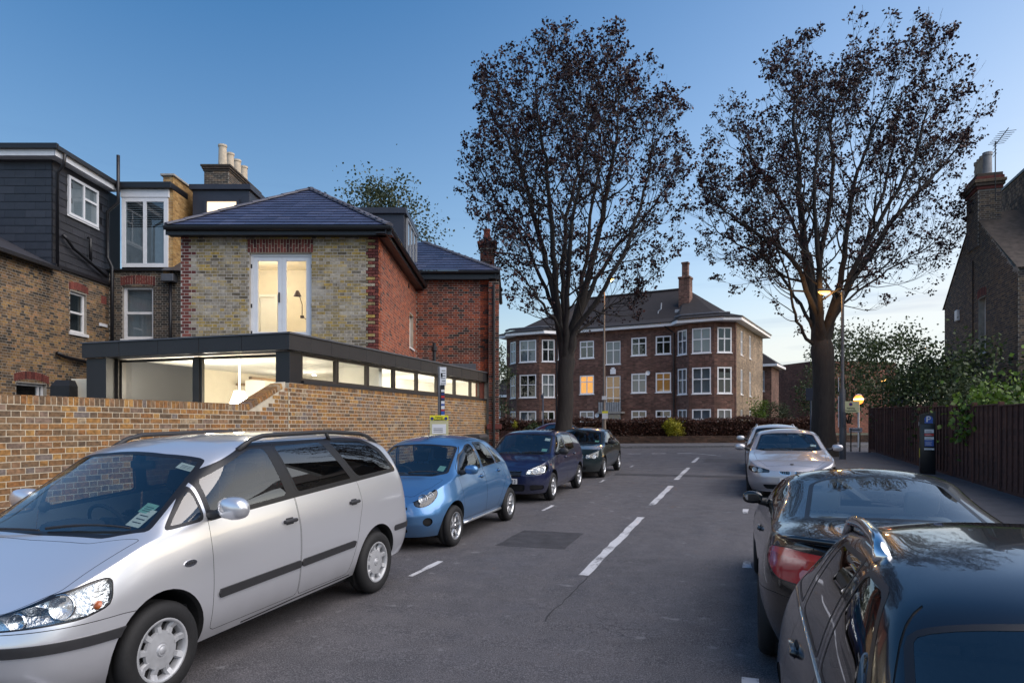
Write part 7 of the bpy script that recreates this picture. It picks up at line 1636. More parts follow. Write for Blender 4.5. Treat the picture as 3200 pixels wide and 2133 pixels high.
mb = MB(); mb.tube([(3.95, -.02, 8.2), (3.95, -.02, 1.2)], .02, 6); o = mb.build('cable', BLACKP); rel(rh, o, MG)
# near rear wall, roof slopes
MGE = MG @ Matrix.Translation((GL, 0, 0)) @ Matrix.Rotation(R(90), 4, 'Z'); brick_wall(rh, MGE, 0, 4.2, 1.0, 7.05, RB, name='rear_wall', mortar=MORTARG, thick=.3)
mb = MB(); pk = GL / 2 - .2; zr = gtop(pk) - .02
mb.mesh([(GL + .15, -.06, 6.95), (GL + .15, 7, 6.95), (pk, 7, zr), (pk, -.06, zr), (-.15, -.06, 6.95), (-.15, 7, 6.95)], [(0, 1, 2, 3), (3, 2, 5, 4)]); o = mb.build('roof', pieces_mat('worn_roof_tile', [('3a332f', 2), ('2f2a28', 2), ('463d37', 1)], var=.5, nscale=5)); rel(rh, o, MG)
# stone-toothed party wall rising behind the chimney
TOOTH = pieces_mat('rough_flint_wall', [('7d6b58', 2), ('63564a', 2), ('8f7c66', 1.5), ('4a423c', 2), ('564a40', 2)], var=.5, nscale=9, bump=1.0, bscale=14)
MT = frame_matrix((*st(36.4, 10.4)[:2], 0), -DS); brick_wall(rh, MT, 0, 9.0, 6.0, 11.75, TOOTH, course=.15, proud=.02, name='party_wall', mortar=MORTARG, thick=.35)
mb = MB(); mb.bbox(-.05, 9.05, -.06, .42, 11.752, 11.86, .01); o = mb.build('wall_coping', BLACKP); rel(rh, o, MT)
# chimney with pots and aerial
MC = MG @ Matrix.Translation((0, 0, 0)); cw0, cw1 = 3.3, 4.7
mb = MB(); brick_wall(rh, MG @ Matrix.Translation((0, -.06, 0)), cw0, cw1, 8.6, 10.68, RB, name='chimney_stack', mortar=MORTARG, thick=.75)
brick_wall(rh, MG @ Matrix.Translation((cw1, -.06, 0)) @ Matrix.Rotation(R(90), 4, 'Z'), 0, .75, 8.6, 10.68, RB, name='chimney_side', mortar=MORTARG, thick=.05)
for k, (e, m) in enumerate(((.05, REDQ), (.10, RB), (.14, RB), (.08, REDQ), (.04, RB))): mb = MB(); mb.bbox(cw0 - e, cw1 + e, -.06 - e, .69 + e, 10.681 + k * .12, 10.675 + (k + 1) * .12, .01); o = mb.build('chimney_course', m); rel(rh, o, MG)
POTG = mat('grey_pot', (.30, .30, .31), .8, var=.2)
for i, xx in enumerate((3.5, 3.83, 4.15, 4.5)): mb = MB(); mb.lathe([(.17, 11.25), (.15, 11.33), (.14, 11.97), (.165, 11.99), (.165, 12.10), (.12, 12.10), (.12, 11.4)], 16, Matrix.Translation((xx, .3, 0))); o = mb.build('chimney_pot', POTG if i == 3 else POT); rel(rh, o, MG)
mb = MB(); ax, ay, az = 5.35, .3, 12.1; mb.tube([(ax, ay, 10.0), (ax, ay, 12.2)], .02, 6); mb.tube([(ax - .1, ay, 12.05), (ax + 1.3, ay, 12.15)], .015, 5)
for k in range(7): mb.tube([(ax + .1 + k * .19, ay - .25, 12.07), (ax + .1 + k * .19, ay + .25, 12.07)], .010, 4)
for k in range(4): mb.tube([(ax - .25, ay, 11.72 + k * .13), (ax + .15, ay - .0, 11.72 + k * .13)], .010, 4)
o = mb.build('tv_aerial', PLASTIC); rel(rh, o, MG)

# ============================================================ timber fence on the right
FENCEW = pieces_mat('creosoted_fence', [((.062, .024, .018), 3), ((.072, .029, .021), 3), ((.050, .020, .016), 3), ((.085, .036, .025), 1.5)], rough=.8, var=.35, nscale=7, bump=.6, bscale=30)
POSTW = pieces_mat('fence_post_wood', [((.095, .034, .022), 2), ((.080, .030, .020), 2)], rough=.8, var=.3, nscale=6, bump=.5, bscale=25)
def fence_panel(s0, L=1.83, H=1.92):
    P = st(s0, FR_, .11); M_ = frame_matrix((P.x, P.y, 0), -DS); M_.translation.z = P.z; M_ = Matrix.Translation(P) @ Matrix(((-DS.x, DT.x, 0, 0), (-DS.y, DT.y, 0, 0), (0, 0, 1, 0), (0, 0, 0, 1)))
    return M_
fe = root_empty('timber_fence', frame_matrix(st(15, FR_, .11), -DS), 'dark brown lapped timber fence along the right pavement', 'fence')
Hf = 1.90; npan = 18; Lp = 1.83; n = 14
BO = {}
for k in range(npan):
    s1 = 34.2 - k * Lp; P = st(s1, FR_, .10); M_ = Matrix.Translation(P) @ frame_matrix((0, 0, 0), -DS)
    mb = MB(); wdt = .05 if k not in (6, 7) else .09; mb.bbox(-wdt, wdt, -.05, .05, -.1, Hf + .08 + (.05 if wdt > .06 else 0), .006); o = mb.build('fence_post', POSTW); rel(fe, o, M_)
    pan = bpy.data.objects.new('fence_panel', None); COL.objects.link(pan); rel(fe, pan, M_)
    for r_ in range(n):
        z0 = .10 + r_ * (Hf - .12) / n; hh = (Hf - .12) / n + .025; key = (r_ % 3)
        if key not in BO:
            mb = MB(); y = -.012; mb.mesh([(.06, y - .014, 0), (Lp - .06, y - .014, 0), (Lp - .06, y, hh), (.06, y, hh), (.06, y + .012, 0), (Lp - .06, y + .012, 0)], [(0, 1, 2, 3), (4, 5, 1, 0), (0, 3, 4), (1, 5, 2), (5, 4, 3, 2)]); BO[key] = mb.data('board', FENCEW)
        b_ = link('board', BO[key], pan); b_.location = (0, random.uniform(-.003, .003), z0); b_.rotation_euler = (0, random.uniform(-.003, .003), 0)
    for j in range(6):
        if 'bat' not in BO: mb = MB(); mb.bbox(-.02, .02, -.05, -.02, .06, Hf - .02, .004); BO['bat'] = mb.data('batten', FENCEW)
        b_ = link('batten', BO['bat'], pan); b_.location = (.10 + j * (Lp - .2) / 5, 0, 0)
    mb = MB(); mb.bbox(.05, Lp - .05, -.055, .03, Hf - .03, Hf, .005); mb.build('capping', FENCEW, pan)
    mb = MB(); mb.bbox(.05, Lp - .05, -.03, .02, -.03, .10, .004); mb.build('gravel_board', FENCEW, pan)
# ============================================================ trees and planting
def leaf_mat(name, cols, rough=.6, trans=.25):
    m, n, l, b = nodes(name); b.inputs['Roughness'].default_value = rough
    g = n.new('ShaderNodeNewGeometry'); at_ = n.new('ShaderNodeAttribute'); at_.attribute_name = 'rnd'; rp = n.new('ShaderNodeValToRGB'); els = rp.color_ramp.elements
    for i, c in enumerate(cols):
        e = els[i] if i < 2 else els.new(i / (len(cols) - 1)); e.position = i / (len(cols) - 1); e.color = (*c, 1)
    l.new(at_.outputs['Fac'], rp.inputs[0]); l.new(rp.outputs[0], b.inputs['Base Color'])
    tr = n.new('ShaderNodeBsdfTranslucent'); l.new(rp.outputs[0], tr.inputs[0]); mx_ = n.new('ShaderNodeMixShader'); mx_.inputs[0].default_value = trans; l.new(b.outputs[0], mx_.inputs[1]); l.new(tr.outputs[0], mx_.inputs[2]); l.new(mx_.outputs[0], n['Material Output'].inputs[0]); return m
BARK = mat('bark', (.028, .023, .021), .9, var=.4, scale=5, bump=.9, bscale=22, streak=(3, 3, .6))
MAROON = leaf_mat('maroon_leaves', [(.008, .003, .005), (.014, .004, .006), (.028, .007, .008), (.055, .011, .010)], trans=.15)
GREENL = leaf_mat('dark_green_leaves', [(.018, .030, .012), (.03, .05, .016), (.05, .08, .022), (.075, .11, .03)])
OLIVEL = leaf_mat('olive_leaves', [(.03, .045, .02), (.05, .07, .03), (.08, .10, .045)])
BRIGHTL = leaf_mat('bright_green_leaves', [(.035, .07, .012), (.07, .13, .016), (.11, .19, .022), (.16, .25, .035)])
YELLOWL = leaf_mat('yellow_green_leaves', [(.18, .20, .01), (.32, .30, .015), (.45, .38, .02)])
BEECH = leaf_mat('copper_beech_leaves', [(.035, .014, .010), (.06, .022, .014), (.095, .034, .020), (.05, .03, .02)])
PURPLE = leaf_mat('purple_flowers', [(.12, .09, .28), (.2, .15, .42)])
class Leaves:
    def __init__(s): s.P = []; s.S = []
    def add(s, p, size): s.P.append(tuple(p)); s.S.append(size)
    def build(s, name, m, parent, kind='stuff', aspect=.75, droop=.0):
        n = len(s.P)
        if not n: return None
        P = np.array(s.P); S = np.array(s.S)[:, None]; a = RNG.normal(size=(n, 3)); a /= np.linalg.norm(a, axis=1, keepdims=True); b = RNG.normal(size=(n, 3)); b -= a * (a * b).sum(1, keepdims=True); b /= np.linalg.norm(b, axis=1, keepdims=True)
        a[:, 2] -= droop; c = np.cross(a, b) * .25
        v = np.stack([P, P + (a * .5 + b * .5 * aspect + c * .3) * S, P + a * S, P + (a * .5 - b * .5 * aspect + c * .3) * S], 1).reshape(-1, 3)
        me = bpy.data.meshes.new(name); me.vertices.add(4 * n); me.vertices.foreach_set('co', v.astype(np.float32).ravel()); me.loops.add(4 * n); me.loops.foreach_set('vertex_index', np.arange(4 * n, dtype=np.int32)); me.polygons.add(n); me.polygons.foreach_set('loop_start', np.arange(0, 4 * n, 4, dtype=np.int32)); me.polygons.foreach_set('loop_total', np.full(n, 4, dtype=np.int32))
        at_ = me.attributes.new('rnd', 'FLOAT', 'FACE'); at_.data.foreach_set('value', RNG.random(n).astype(np.float32)); me.materials.append(m); me.update(calc_edges=True); me.validate(); o = link(name, me, parent)
        if kind: o['kind'] = kind
        return o
class Tubes:
    "many thin branches gathered fast"
    def __init__(s): s.v = []; s.f = []; s.n = 0
    def add(s, pts, rad, n):
        pts = [Vector(p) for p in pts]; k = len(pts); d0 = (pts[-1] - pts[0]); up = d0.orthogonal().normalized() if d0.length > 1e-6 else Vector((1, 0, 0)); base = s.n
        for i, p in enumerate(pts):
            d = pts[min(i + 1, k - 1)] - pts[max(i - 1, 0)]
            if d.length < 1e-9: d = Vector((0, 0, 1))
            d.normalize(); up = up - d * up.dot(d); up.normalize(); sd = d.cross(up)
            for j in range(n):
                a = 2 * math.pi * j / n; q = p + (up * math.cos(a) + sd * math.sin(a)) * rad[i]; s.v.append((q.x, q.y, q.z))
        for i in range(k - 1):
            for j in range(n): a, b_ = base + i * n + j, base + i * n + (j + 1) % n; s.f.append((a, b_, b_ + n, a + n))
        s.n += k * n
    def build(s, name, m, parent):
        me = bpy.data.meshes.new(name); me.from_pydata(s.v, [], s.f); me.materials.append(m); me.polygons.foreach_set('use_smooth', [True] * len(me.polygons)); me.update(); return link(name, me, parent)
def rv(a): return Vector((random.uniform(-a, a), random.uniform(-a, a), random.uniform(-a, a)))
def street_tree(name, label, base, fork, limbs, env, r0, leaf_size=.115, dens=1.0, group=None, seed=1):
    "trunk, traced main limbs, then three orders of twigs held inside an egg-shaped crown"
    random.seed(seed); root = empty(name, base, label=label, cat='tree', group=group); B = Vector(base); tr = Tubes(); br = Tubes(); tw = Tubes(); lv = Leaves(); C, RX, RY, RZu, RZd = env
    def inside(p, k=1.0):
        d = p - C; rz = RZu if d.z > 0 else RZd; return (abs(d.x / RX) ** 2.2 + abs(d.y / RY) ** 2.2 + abs(d.z / rz) ** 2.2) < k
    def loc(p): return p - B
    tk = [B + Vector((0, 0, -.15)), B + Vector((.0, 0, .12)), B.lerp(fork, .25) + rv(.03), B.lerp(fork, .6) + rv(.05), B.lerp(fork, .85) + rv(.04), fork, fork + Vector((0, 0, .35)), fork + Vector((0, 0, .9))]; tr.add([loc(p) for p in tk], [r0 * 1.6, r0 * 1.22, r0 * 1.0, r0 * .90, r0 * .92, r0 * .98, r0 * .78, r0 * .25], 16)
    def cluster(p, n, sp=.12):
        for _ in range(n): lv.add(loc(p + Vector((random.gauss(0, sp), random.gauss(0, sp), random.gauss(0, sp * .8)))), leaf_size * random.uniform(.6, 1.3))
    def shoot(p, d, L, r_, lvl):
        n = {1: 7, 2: 5, 3: 4}[lvl]; pts = [p]; rad = [r_]; q = p.copy(); dd = d.normalized()
        for i in range(n):
            dd = (dd + Vector((0, 0, 1)) * (.13 if lvl < 3 else .10) + rv(.20)).normalized(); q = q + dd * (L / n); pts.append(q.copy()); rad.append(max(.0025, r_ * (1 - .8 * (i + 1) / n)))
            if not inside(q, 1.04) and i > 0: break
        (br if lvl == 1 else tw).add([loc(x) for x in pts], rad, {1: 5, 2: 4, 3: 3}[lvl]); k = len(pts)
        if lvl == 3:
            for x in pts[1:]:
                if random.random() < .07 * dens: cluster(x, random.randint(2, 4), .045)
            if random.random() < .68 * dens: cluster(pts[-1], random.randint(5, 10), .065)
            return
        m = max(2, int(L * (2.3 if lvl == 1 else 4.6)))
        for j in range(m):
            t = random.uniform(.22, 1.0) * (k - 1); i = min(int(t), k - 2); x = pts[i].lerp(pts[i + 1], t - i); ax = (pts[i + 1] - pts[i]).normalized(); side = ax.orthogonal().normalized(); side.rotate(Matrix.Rotation(random.uniform(0, 6.28), 3, ax)); nd = ax * .75 + side * random.uniform(.45, .95) + Vector((0, 0, .18)); rr = rad[i] * .6
            if lvl == 1: shoot(x, nd, L * random.uniform(.35, .65), max(.009, rr), 2)
            else: shoot(x, nd, random.uniform(.30, .70), max(.0045, rr * .6), 3)
        shoot(pts[-1], pts[-1] - pts[-2], L * .35, max(.007, rad[-1]), lvl + 1)
    for pts, ra, rb in limbs:
        P = [fork.lerp(pts[0], 0)] + [Vector(p) for p in pts]; fine = []
        for i in range(len(P) - 1):
            for j in range(4): fine.append(P[i].lerp(P[i + 1], j / 4) + rv(.05 if i + j else 0))
        fine.append(P[-1]); n = len(fine); rad = [ra + (rb - ra) * (i / (n - 1)) ** .7 for i in range(n)]; rad[0] *= 1.5; rad[1] *= 1.4; rad[2] *= 1.25; rad[3] *= 1.12; tr.add([loc(p) for p in fine], rad, 8)
        for i in range(n):
            f = i / (n - 1)
            if f < .22: continue
            for _ in range(1 if f < .5 else 2):
                if random.random() > .74: continue
                ax = (fine[min(i + 1, n - 1)] - fine[max(i - 1, 0)]).normalized(); out = (fine[i] - C); out.z *= .3; out = out.normalized() if out.length > .01 else rv(1); side = ax.orthogonal().normalized(); side.rotate(Matrix.Rotation(random.uniform(0, 6.28), 3, ax))
                nd = ax * .55 + side * .7 + out * .35; room_ = 0.0; q = fine[i].copy(); dn = nd.normalized() + Vector((0, 0, .35)); dn.normalize()
                while room_ < 3.2 and inside(q + dn * .2): q += dn * .2; room_ += .2
                L = max(.7, min(room_, random.uniform(1.3, 3.0))); shoot(fine[i], nd, L, max(.016, rad[i] * .42), 1)
        shoot(fine[-1], fine[-1] - fine[-2], 1.1, rb, 1)
    tr.build('trunk', BARK, root); o = br.build('branches', BARK, root); o['kind'] = 'stuff'; o = tw.build('twigs', BARK, root); o['kind'] = 'stuff'; lv.build('crown', MAROON, root); random.seed(99)
    return root
def T(Y):
    "survey point on a tree standing at distance Y, with an offset in depth"
    return lambda u, v, dy=0.0: at(u * 3200 / 2352, (v + max(0, 420 - v) * .33) * 3200 / 2352, Y + dy)
Y1 = 26.0; t1 = T(Y1); b1 = t1(1290, 1000); b1.z = gz(b1.x, b1.y) + .11
street_tree('street_tree', 'tall upright street tree with dark red leaves growing beside the red brick house', b1, t1(1302, 830), [
    ([t1(1285, 740, .2), t1(1262, 640, .5), t1(1235, 520, .8), t1(1205, 400, 1.0), t1(1165, 270, 1.2), t1(1130, 190, 1.3)], .20, .03),
    ([t1(1285, 745, -.2), t1(1275, 620, -.5), t1(1262, 480, -.8), t1(1255, 340, -1.0), t1(1235, 210, -1.2), t1(1232, 120, -1.2)], .17, .028),
    ([t1(1298, 740, .3), t1(1292, 620, 1.0), t1(1300, 500, 1.4), t1(1330, 380, 1.6), t1(1320, 260, 1.8), t1(1300, 170, 1.9)], .15, .028),
    ([t1(1318, 745, -.1), t1(1352, 640, -.5), t1(1378, 520, -.9), t1(1400, 400, -1.2), t1(1415, 280, -1.4), t1(1420, 150, -1.4)], .20, .03),
    ([t1(1320, 750, .2), t1(1370, 640, .7), t1(1420, 560, .9), t1(1480, 500, 1.0), t1(1530, 430, 1.0)], .15, .025),
    ([t1(1318, 742, .4), t1(1345, 600, 1.4), t1(1360, 460, 2.2), t1(1385, 320, 2.6), t1(1370, 190, 2.7)], .14, .025),
    ([t1(1300, 745, -.5), t1(1305, 610, -1.5), t1(1320, 470, -2.2), t1(1345, 330, -2.6), t1(1350, 180, -2.6)], .14, .025),
    ([t1(1290, 750, .1), t1(1255, 665, .8), t1(1210, 560, 1.2), t1(1150, 470, 1.4), t1(1105, 380, 1.4)], .13, .024),
    ([t1(1322, 755, -.4), t1(1390, 660, -1.2), t1(1450, 540, -1.6), t1(1490, 400, -1.6), t1(1500, 260, -1.6)], .14, .024),
    ([t1(1290, 760, -.3), t1(1250, 700, -1.2), t1(1205, 640, -1.6), t1(1150, 590, -1.8)], .09, .02),
    ([t1(1325, 765, .2), t1(1380, 720, .8), t1(1420, 690, 1.0), t1(1460, 660, 1.0)], .07, .018)],
    (t1(1310, 420), 4.3, 4.2, 5.2, 5.7), .33, seed=5)
Y2 = 27.0; t2 = T(Y2); b2 = t2(1893, 1050); b2.z = gz(b2.x, b2.y) + .11
street_tree('street_tree', 'broad spreading street tree with dark red leaves growing beside the lamp post and timber fence', b2, t2(1888, 800), [
    ([t2(1870, 700, .2), t2(1850, 600, .3), t2(1835, 470, .4), t2(1835, 330, .5), t2(1820, 200, .6), t2(1835, 110, .6)], .26, .035),
    ([t2(1875, 720, -.4), t2(1835, 610, -1.2), t2(1780, 560, -1.6), t2(1715, 520, -1.8), t2(1650, 470, -1.8)], .16, .028),
    ([t2(1880, 720, .3), t2(1880, 600, .9), t2(1905, 480, 1.3), t2(1915, 350, 1.6), t2(1905, 220, 1.8), t2(1930, 110, 1.8)], .19, .03),
    ([t2(1905, 730, -.2), t2(1935, 620, -.6), t2(1950, 500, -.9), t2(1970, 380, -1.1), t2(2000, 260, -1.2), t2(2030, 150, -1.2)], .19, .03),
    ([t2(1910, 730, .3), t2(1960, 640, .8), t2(2040, 520, 1.1), t2(2110, 440, 1.2), t2(2160, 370, 1.2), t2(2215, 270, 1.2)], .20, .03),
    ([t2(1912, 725, -.5), t2(1970, 600, -1.5), t2(2050, 460, -2.0), t2(2100, 340, -2.2), t2(2120, 210, -2.2)], .17, .028),
    ([t2(1885, 720, .6), t2(1860, 590, 1.9), t2(1800, 470, 2.5), t2(1740, 370, 2.7), t2(1700, 260, 2.7)], .15, .026),
    ([t2(1885, 720, -.6), t2(1880, 590, -2.0), t2(1870, 440, -2.8), t2(1880, 300, -3.0), t2(1890, 170, -3.0)], .15, .026),
    ([t2(1860, 740, .1), t2(1815, 660, .9), t2(1765, 600, 1.4), t2(1690, 560, 1.6), t2(1640, 520, 1.6)], .10, .022),
    ([t2(1915, 720, .8), t2(1975, 590, 2.2), t2(2030, 440, 2.9), t2(2050, 300, 3.1), t2(2060, 180, 3.1)], .15, .026),
    ([t2(1850, 780, .0), t2(1825, 720, -.5), t2(1815, 650, -.8), t2(1780, 560, -1.0), t2(1745, 470, -1.1)], .09, .02),
    ([t2(1930, 700, .1), t2(2010, 640, .4), t2(2070, 600, .5), t2(2140, 560, .6)], .07, .02)],
    (t2(1925, 395), 5.7, 5.0, 5.35, 6.0), .44, seed=8, dens=.95)
def bush(name, label, c, rad, m, n, leaf, stems=5, cat='bush', group=None, clumps=16, trunk=None, kind_part='foliage', core=False):
    "leaf clumps on stems, loose outline"
    root = empty(name, c, label=label, cat=cat, group=group); lv = Leaves(); st_ = Tubes(); rx, ry, rz = rad; cs = []
    for k in range(clumps):
        while True:
            p = Vector((random.uniform(-1, 1), random.uniform(-1, 1), random.uniform(-.9, 1)))
            if .25 < p.length < 1: break
        cs.append((Vector((p.x * rx, p.y * ry, rz + p.z * rz)), random.uniform(.22, .42)))
    for _ in range(n):
        c_, s_ = random.choice(cs); k = s_ * min(rx, rz); lv.add(c_ + Vector((random.gauss(0, k * .6), random.gauss(0, k * .6), random.gauss(0, k * .55))), leaf * random.uniform(.6, 1.35))
    for c_, s_ in cs[:max(stems, 3) * 2]:
        b_ = Vector((random.uniform(-.15, .15) * rx, random.uniform(-.15, .15) * ry, -.05 if not trunk else -trunk * .35)); mid = b_.lerp(c_, .5) + Vector((0, 0, .12 * rz)) + rv(.08); st_.add([b_, mid, c_], [.035 if not trunk else .07, .02, .006], 4)
    if trunk: st_.add([(0, 0, -trunk), (0, 0, -trunk * .3), (0, 0, rz * .8)], [trunk * .09, trunk * .06, trunk * .03], 8)
    st_.build('stems' if not trunk else 'trunk', BARK, root); lv.build(kind_part, m, root); return root
def on_ground(u, v, Y, lift=0.0): p = at(u, v, Y); p.z = gz(p.x, p.y) + lift; return p
# trees behind the houses
p = at(1195, 700, 34); bush('garden_tree', 'leafy dark tree rising behind the slate roof of the brick house', Vector((p.x, p.y, 8.7)), (2.35, 1.8, 2.75), OLIVEL, 8500, .14, cat='tree', clumps=60, trunk=8.4, kind_part='crown')
for u, v, Y, rx, rz, m, n, lab, tk in ((2640, 1240, 46, 2.6, 3.1, OLIVEL, 5200, 'grey green tree beyond the lamp post at the end of the fence', 1.6), (2790, 1190, 40, 2.2, 2.6, GREENL, 4500, 'dark evergreen tree behind the belisha beacon', 1.4), (2560, 1270, 58, 2.2, 2.6, GREENL, 2600, 'low dark tree against the red brick flank wall', 1.0), (1545, 1260, 52, 1.5, 2.8, OLIVEL, 2600, 'pale green tree between the red brick house and the mansion block', 1.2)):
    p = on_ground(u, v, Y, tk); bush('garden_tree', lab, p, (rx, rx * .8, rz), m, n, .17, cat='tree', clumps=40, trunk=tk, kind_part='crown')
# shrubs over the fence
for s_, t_, rx, rz, m, n, lab, z0, lf in ((29.5, 7.0, 1.7, 2.35, GREENL, 5200, 'tall dark shrub leaning over the timber fence by the gable wall', .1, .13), (25.8, 7.1, 1.9, 2.0, GREENL, 5200, 'wide dark green shrub behind the fence post', .1, .13), (32.6, 6.9, 1.5, 1.75, GREENL, 3600, 'dark shrub with purple flower spikes at the far end of the fence', .1, .12), (20.3, 7.3, 2.0, 1.42, BRIGHTL, 6500, 'bright green leafy bush above the fence panels near the ticket machine', .3, .13), (23.2, 6.6, 1.2, 1.25, OLIVEL, 2600, 'small olive shrub between the bright bush and the dark shrub', .3, .11)):
    p = st(s_, t_, z0); r_ = bush('shrub', lab, p, (rx, rx * .7, rz), m, n, lf, clumps=30)
    if 'purple' in lab:
        lv = Leaves()
        for k in range(11):
            q = Vector((random.uniform(-1.4, 1.2), random.uniform(-1.6, -.6), random.uniform(1.9, 3.0))); q = Vector((q.x, q.y, q.z))
            for j in range(26): lv.add(q + Vector((random.gauss(0, .05) + j * .006, random.gauss(0, .05), j * .010)), .06)
        lv.build('flower_spikes', PURPLE, r_)
# ---------------------------------------------------------- hedge on its low wall across the junction
HYY = 41.0
def hedge(name, label, x0, x1, y, h, m, n, d=.9, zt=None):
    z0 = gz((x0 + x1) / 2, y) + .12; root = empty(name, ((x0 + x1) / 2, y, z0), label=label, cat='hedge'); lv = Leaves(); L = x1 - x0
    for _ in range(n):
        f = random.random(); x = random.uniform(-L / 2, L / 2); bump_ = .07 * math.sin(x * 1.3) + .05 * math.sin(x * 3.1 + 1)
        if f < .62: q = (x, -d / 2 + random.gauss(0, .05), random.uniform(.25, h + bump_))
        elif f < .9: q = (x, random.uniform(-d / 2, d / 2), h + bump_ + random.gauss(0, .05))
        else: q = (random.choice((-L / 2, L / 2)) + random.gauss(0, .05), random.uniform(-d / 2, d / 2), random.uniform(.2, h))
        lv.add((q[0], q[1], q[2] + GR * .32 * x), .10 * random.uniform(.6, 1.4))
    lv.build('leaves', m, root); mb = MB(); e = GR * .32 * L / 2
    mb.mesh([(-L / 2 + .1, -d / 2 + .1, -.1), (L / 2 - .1, -d / 2 + .1, -.1), (L / 2 - .1, d / 2 - .1, -.1), (-L / 2 + .1, d / 2 - .1, -.1), (-L / 2 + .1, -d / 2 + .1, h - .12 - e), (L / 2 - .1, -d / 2 + .1, h - .12 + e), (L / 2 - .1, d / 2 - .1, h - .12 + e), (-L / 2 + .1, d / 2 - .1, h - .12 - e)], [(0, 1, 5, 4), (1, 2, 6, 5), (2, 3, 7, 6), (3, 0, 4, 7), (4, 5, 6, 7)]); mb.build('inner_branches', mat('hedge_core', (.018, .010, .008), .95, var=.4, scale=6), root); return root
hx0, hx1 = at(1545, 1325, HYY).x, at(2520, 1325, HYY).x
hedge('beech_hedge', 'clipped copper beech hedge in front of the mansion block', hx0 - 1.5, hx1 + .6, HYY + .25, 1.28, BEECH, 26000)
mb = MB(); xa, xb, yw = hx0 - 2.5, hx1 + 3.5, HYY - .75
for i in range(int((xb - xa) / .24)):
    x = xa + i * .24; zz = gz(x, yw)
    for r_ in range(6): mb.ca = random.random(); mb.box(x + (.12 if r_ % 2 else 0), x + .23 + (.12 if r_ % 2 else 0), yw + random.uniform(-.006, .0), yw + .22, zz + r_ * .078, zz + r_ * .078 + .07)
o = mb.build('low_wall', brick_tex('low_wall_brick', '5a4034', '44352c', '54463a'), attr=True); tag(o, 'low dark brick wall at the foot of the beech hedge', 'wall')
p = on_ground(2107, 1340, HYY - .35, .2); bush('forsythia_bush', 'yellow flowering bush growing out of the beech hedge', p, (.62, .45, .72), YELLOWL, 3400, .08, clumps=22)
p = on_ground(2372, 1290, 47, .1); bush('shrub', 'lime green shrub beside the corner of the mansion block', p, (.85, .7, 1.25), BRIGHTL, 2400, .11, clumps=18)
p = on_ground(2440, 1290, 47.5, .1); bush('shrub', 'grey green shrub between the two brick blocks', p, (1.1, .7, 1.15), OLIVEL, 2200, .11, clumps=18)
p = on_ground(1665, 1330, 38.6, .12); bush('shrub', 'small glossy green bush in front of the beech hedge left of the street tree', p, (.75, .5, .62), GREENL, 2200, .10, clumps=18)
p = on_ground(1610, 1330, 39.2, .12); bush('shrub', 'tiny yellow green bush in front of the beech hedge by the wall end', p, (.28, .25, .62), YELLOWL, 500, .07, clumps=8)
# ============================================================ street furniture
STEEL = mat('galvanised_post', (.16, .16, .175), .5, metal=.4, var=.2, scale=8); GREYP = mat('grey_post_paint', (.052, .052, .060), .5, var=.15, scale=8)
SIGNY = mat('sign_yellow', (.72, .66, .03), .45, var=.03); SIGNC = mat('sign_cream', (.50, .47, .27), .5, var=.05); SIGNW = mat('sign_white', (.66, .67, .70), .45, var=.04)
SIGNB = mat('sign_blue', (.03, .09, .36), .4, var=.03); SIGNBK = mat('sign_black', (.012, .012, .014), .4, var=0); SIGNR = mat('sign_red', (.5, .03, .03), .4, var=0); NAVY = mat('sign_navy', (.02, .035, .16), .4, var=0)
GLOWO = mat('sodium_lamp', (1, .6, .2), .4, var=0, emit=.75, ecol=(1, .50, .12)); GLOWW = mat('sodium_bowl', (1, .7, .35), .3, var=0, emit=9, ecol=(1, .60, .22))
def arc(cx, cy, rx, ry, a0, a1, n=9): return [(cx + rx * math.cos(R(a0 + (a1 - a0) * i / n)), cy + ry * math.sin(R(a0 + (a1 - a0) * i / n))) for i in range(n + 1)]
GLYPH = {'P': (.56, [[(.07, 0), (.07, .70)], [(.07, .70), (.26, .70)] + arc(.26, .51, .20, .19, 90, -90) + [(.07, .32)]]),
    'S': (.56, [arc(.27, .53, .18, .17, 40, 250) + arc(.27, .18, .20, .18, 80, -140)]),
    'a': (.50, [arc(.23, .24, .17, .23, 0, 360, 14), [(.41, .48), (.41, 0)]]), 'r': (.36, [[(.08, 0), (.08, .48)], [(.08, .30)] + arc(.24, .30, .16, .17, 180, 60)]),
    'k': (.46, [[(.08, 0), (.08, .72)], [(.36, .48), (.09, .22)], [(.18, .29), (.39, 0)]]), 'i': (.20, [[(.10, 0), (.10, .48)], [(.10, .60), (.10, .68)]]),
    'n': (.50, [[(.08, 0), (.08, .48)], [(.08, .28)] + arc(.24, .30, .16, .17, 170, 0) + [(.40, 0)]]), 'g': (.50, [arc(.23, .24, .17, .23, 0, 360, 14), [(.41, .48), (.41, -.08)] + arc(.24, -.08, .17, .13, 0, -160)]),
    'u': (.50, [[(.08, .48), (.08, .18)] + arc(.24, .18, .16, .17, 180, 360) + [(.40, .48)], [(.41, .2), (.41, 0)]]), 's': (.42, [arc(.21, .36, .13, .115, 40, 250) + arc(.21, .125, .14, .125, 80, -140)]),
    'p': (.50, [arc(.25, .24, .17, .23, 0, 360, 14), [(.07, .48), (.07, -.2)]]), 'e': (.48, [[(.08, .25), (.41, .25)] + arc(.24, .24, .17, .23, 5, 320, 14)]), 'o': (.50, [arc(.24, .24, .17, .23, 0, 360, 16)])}
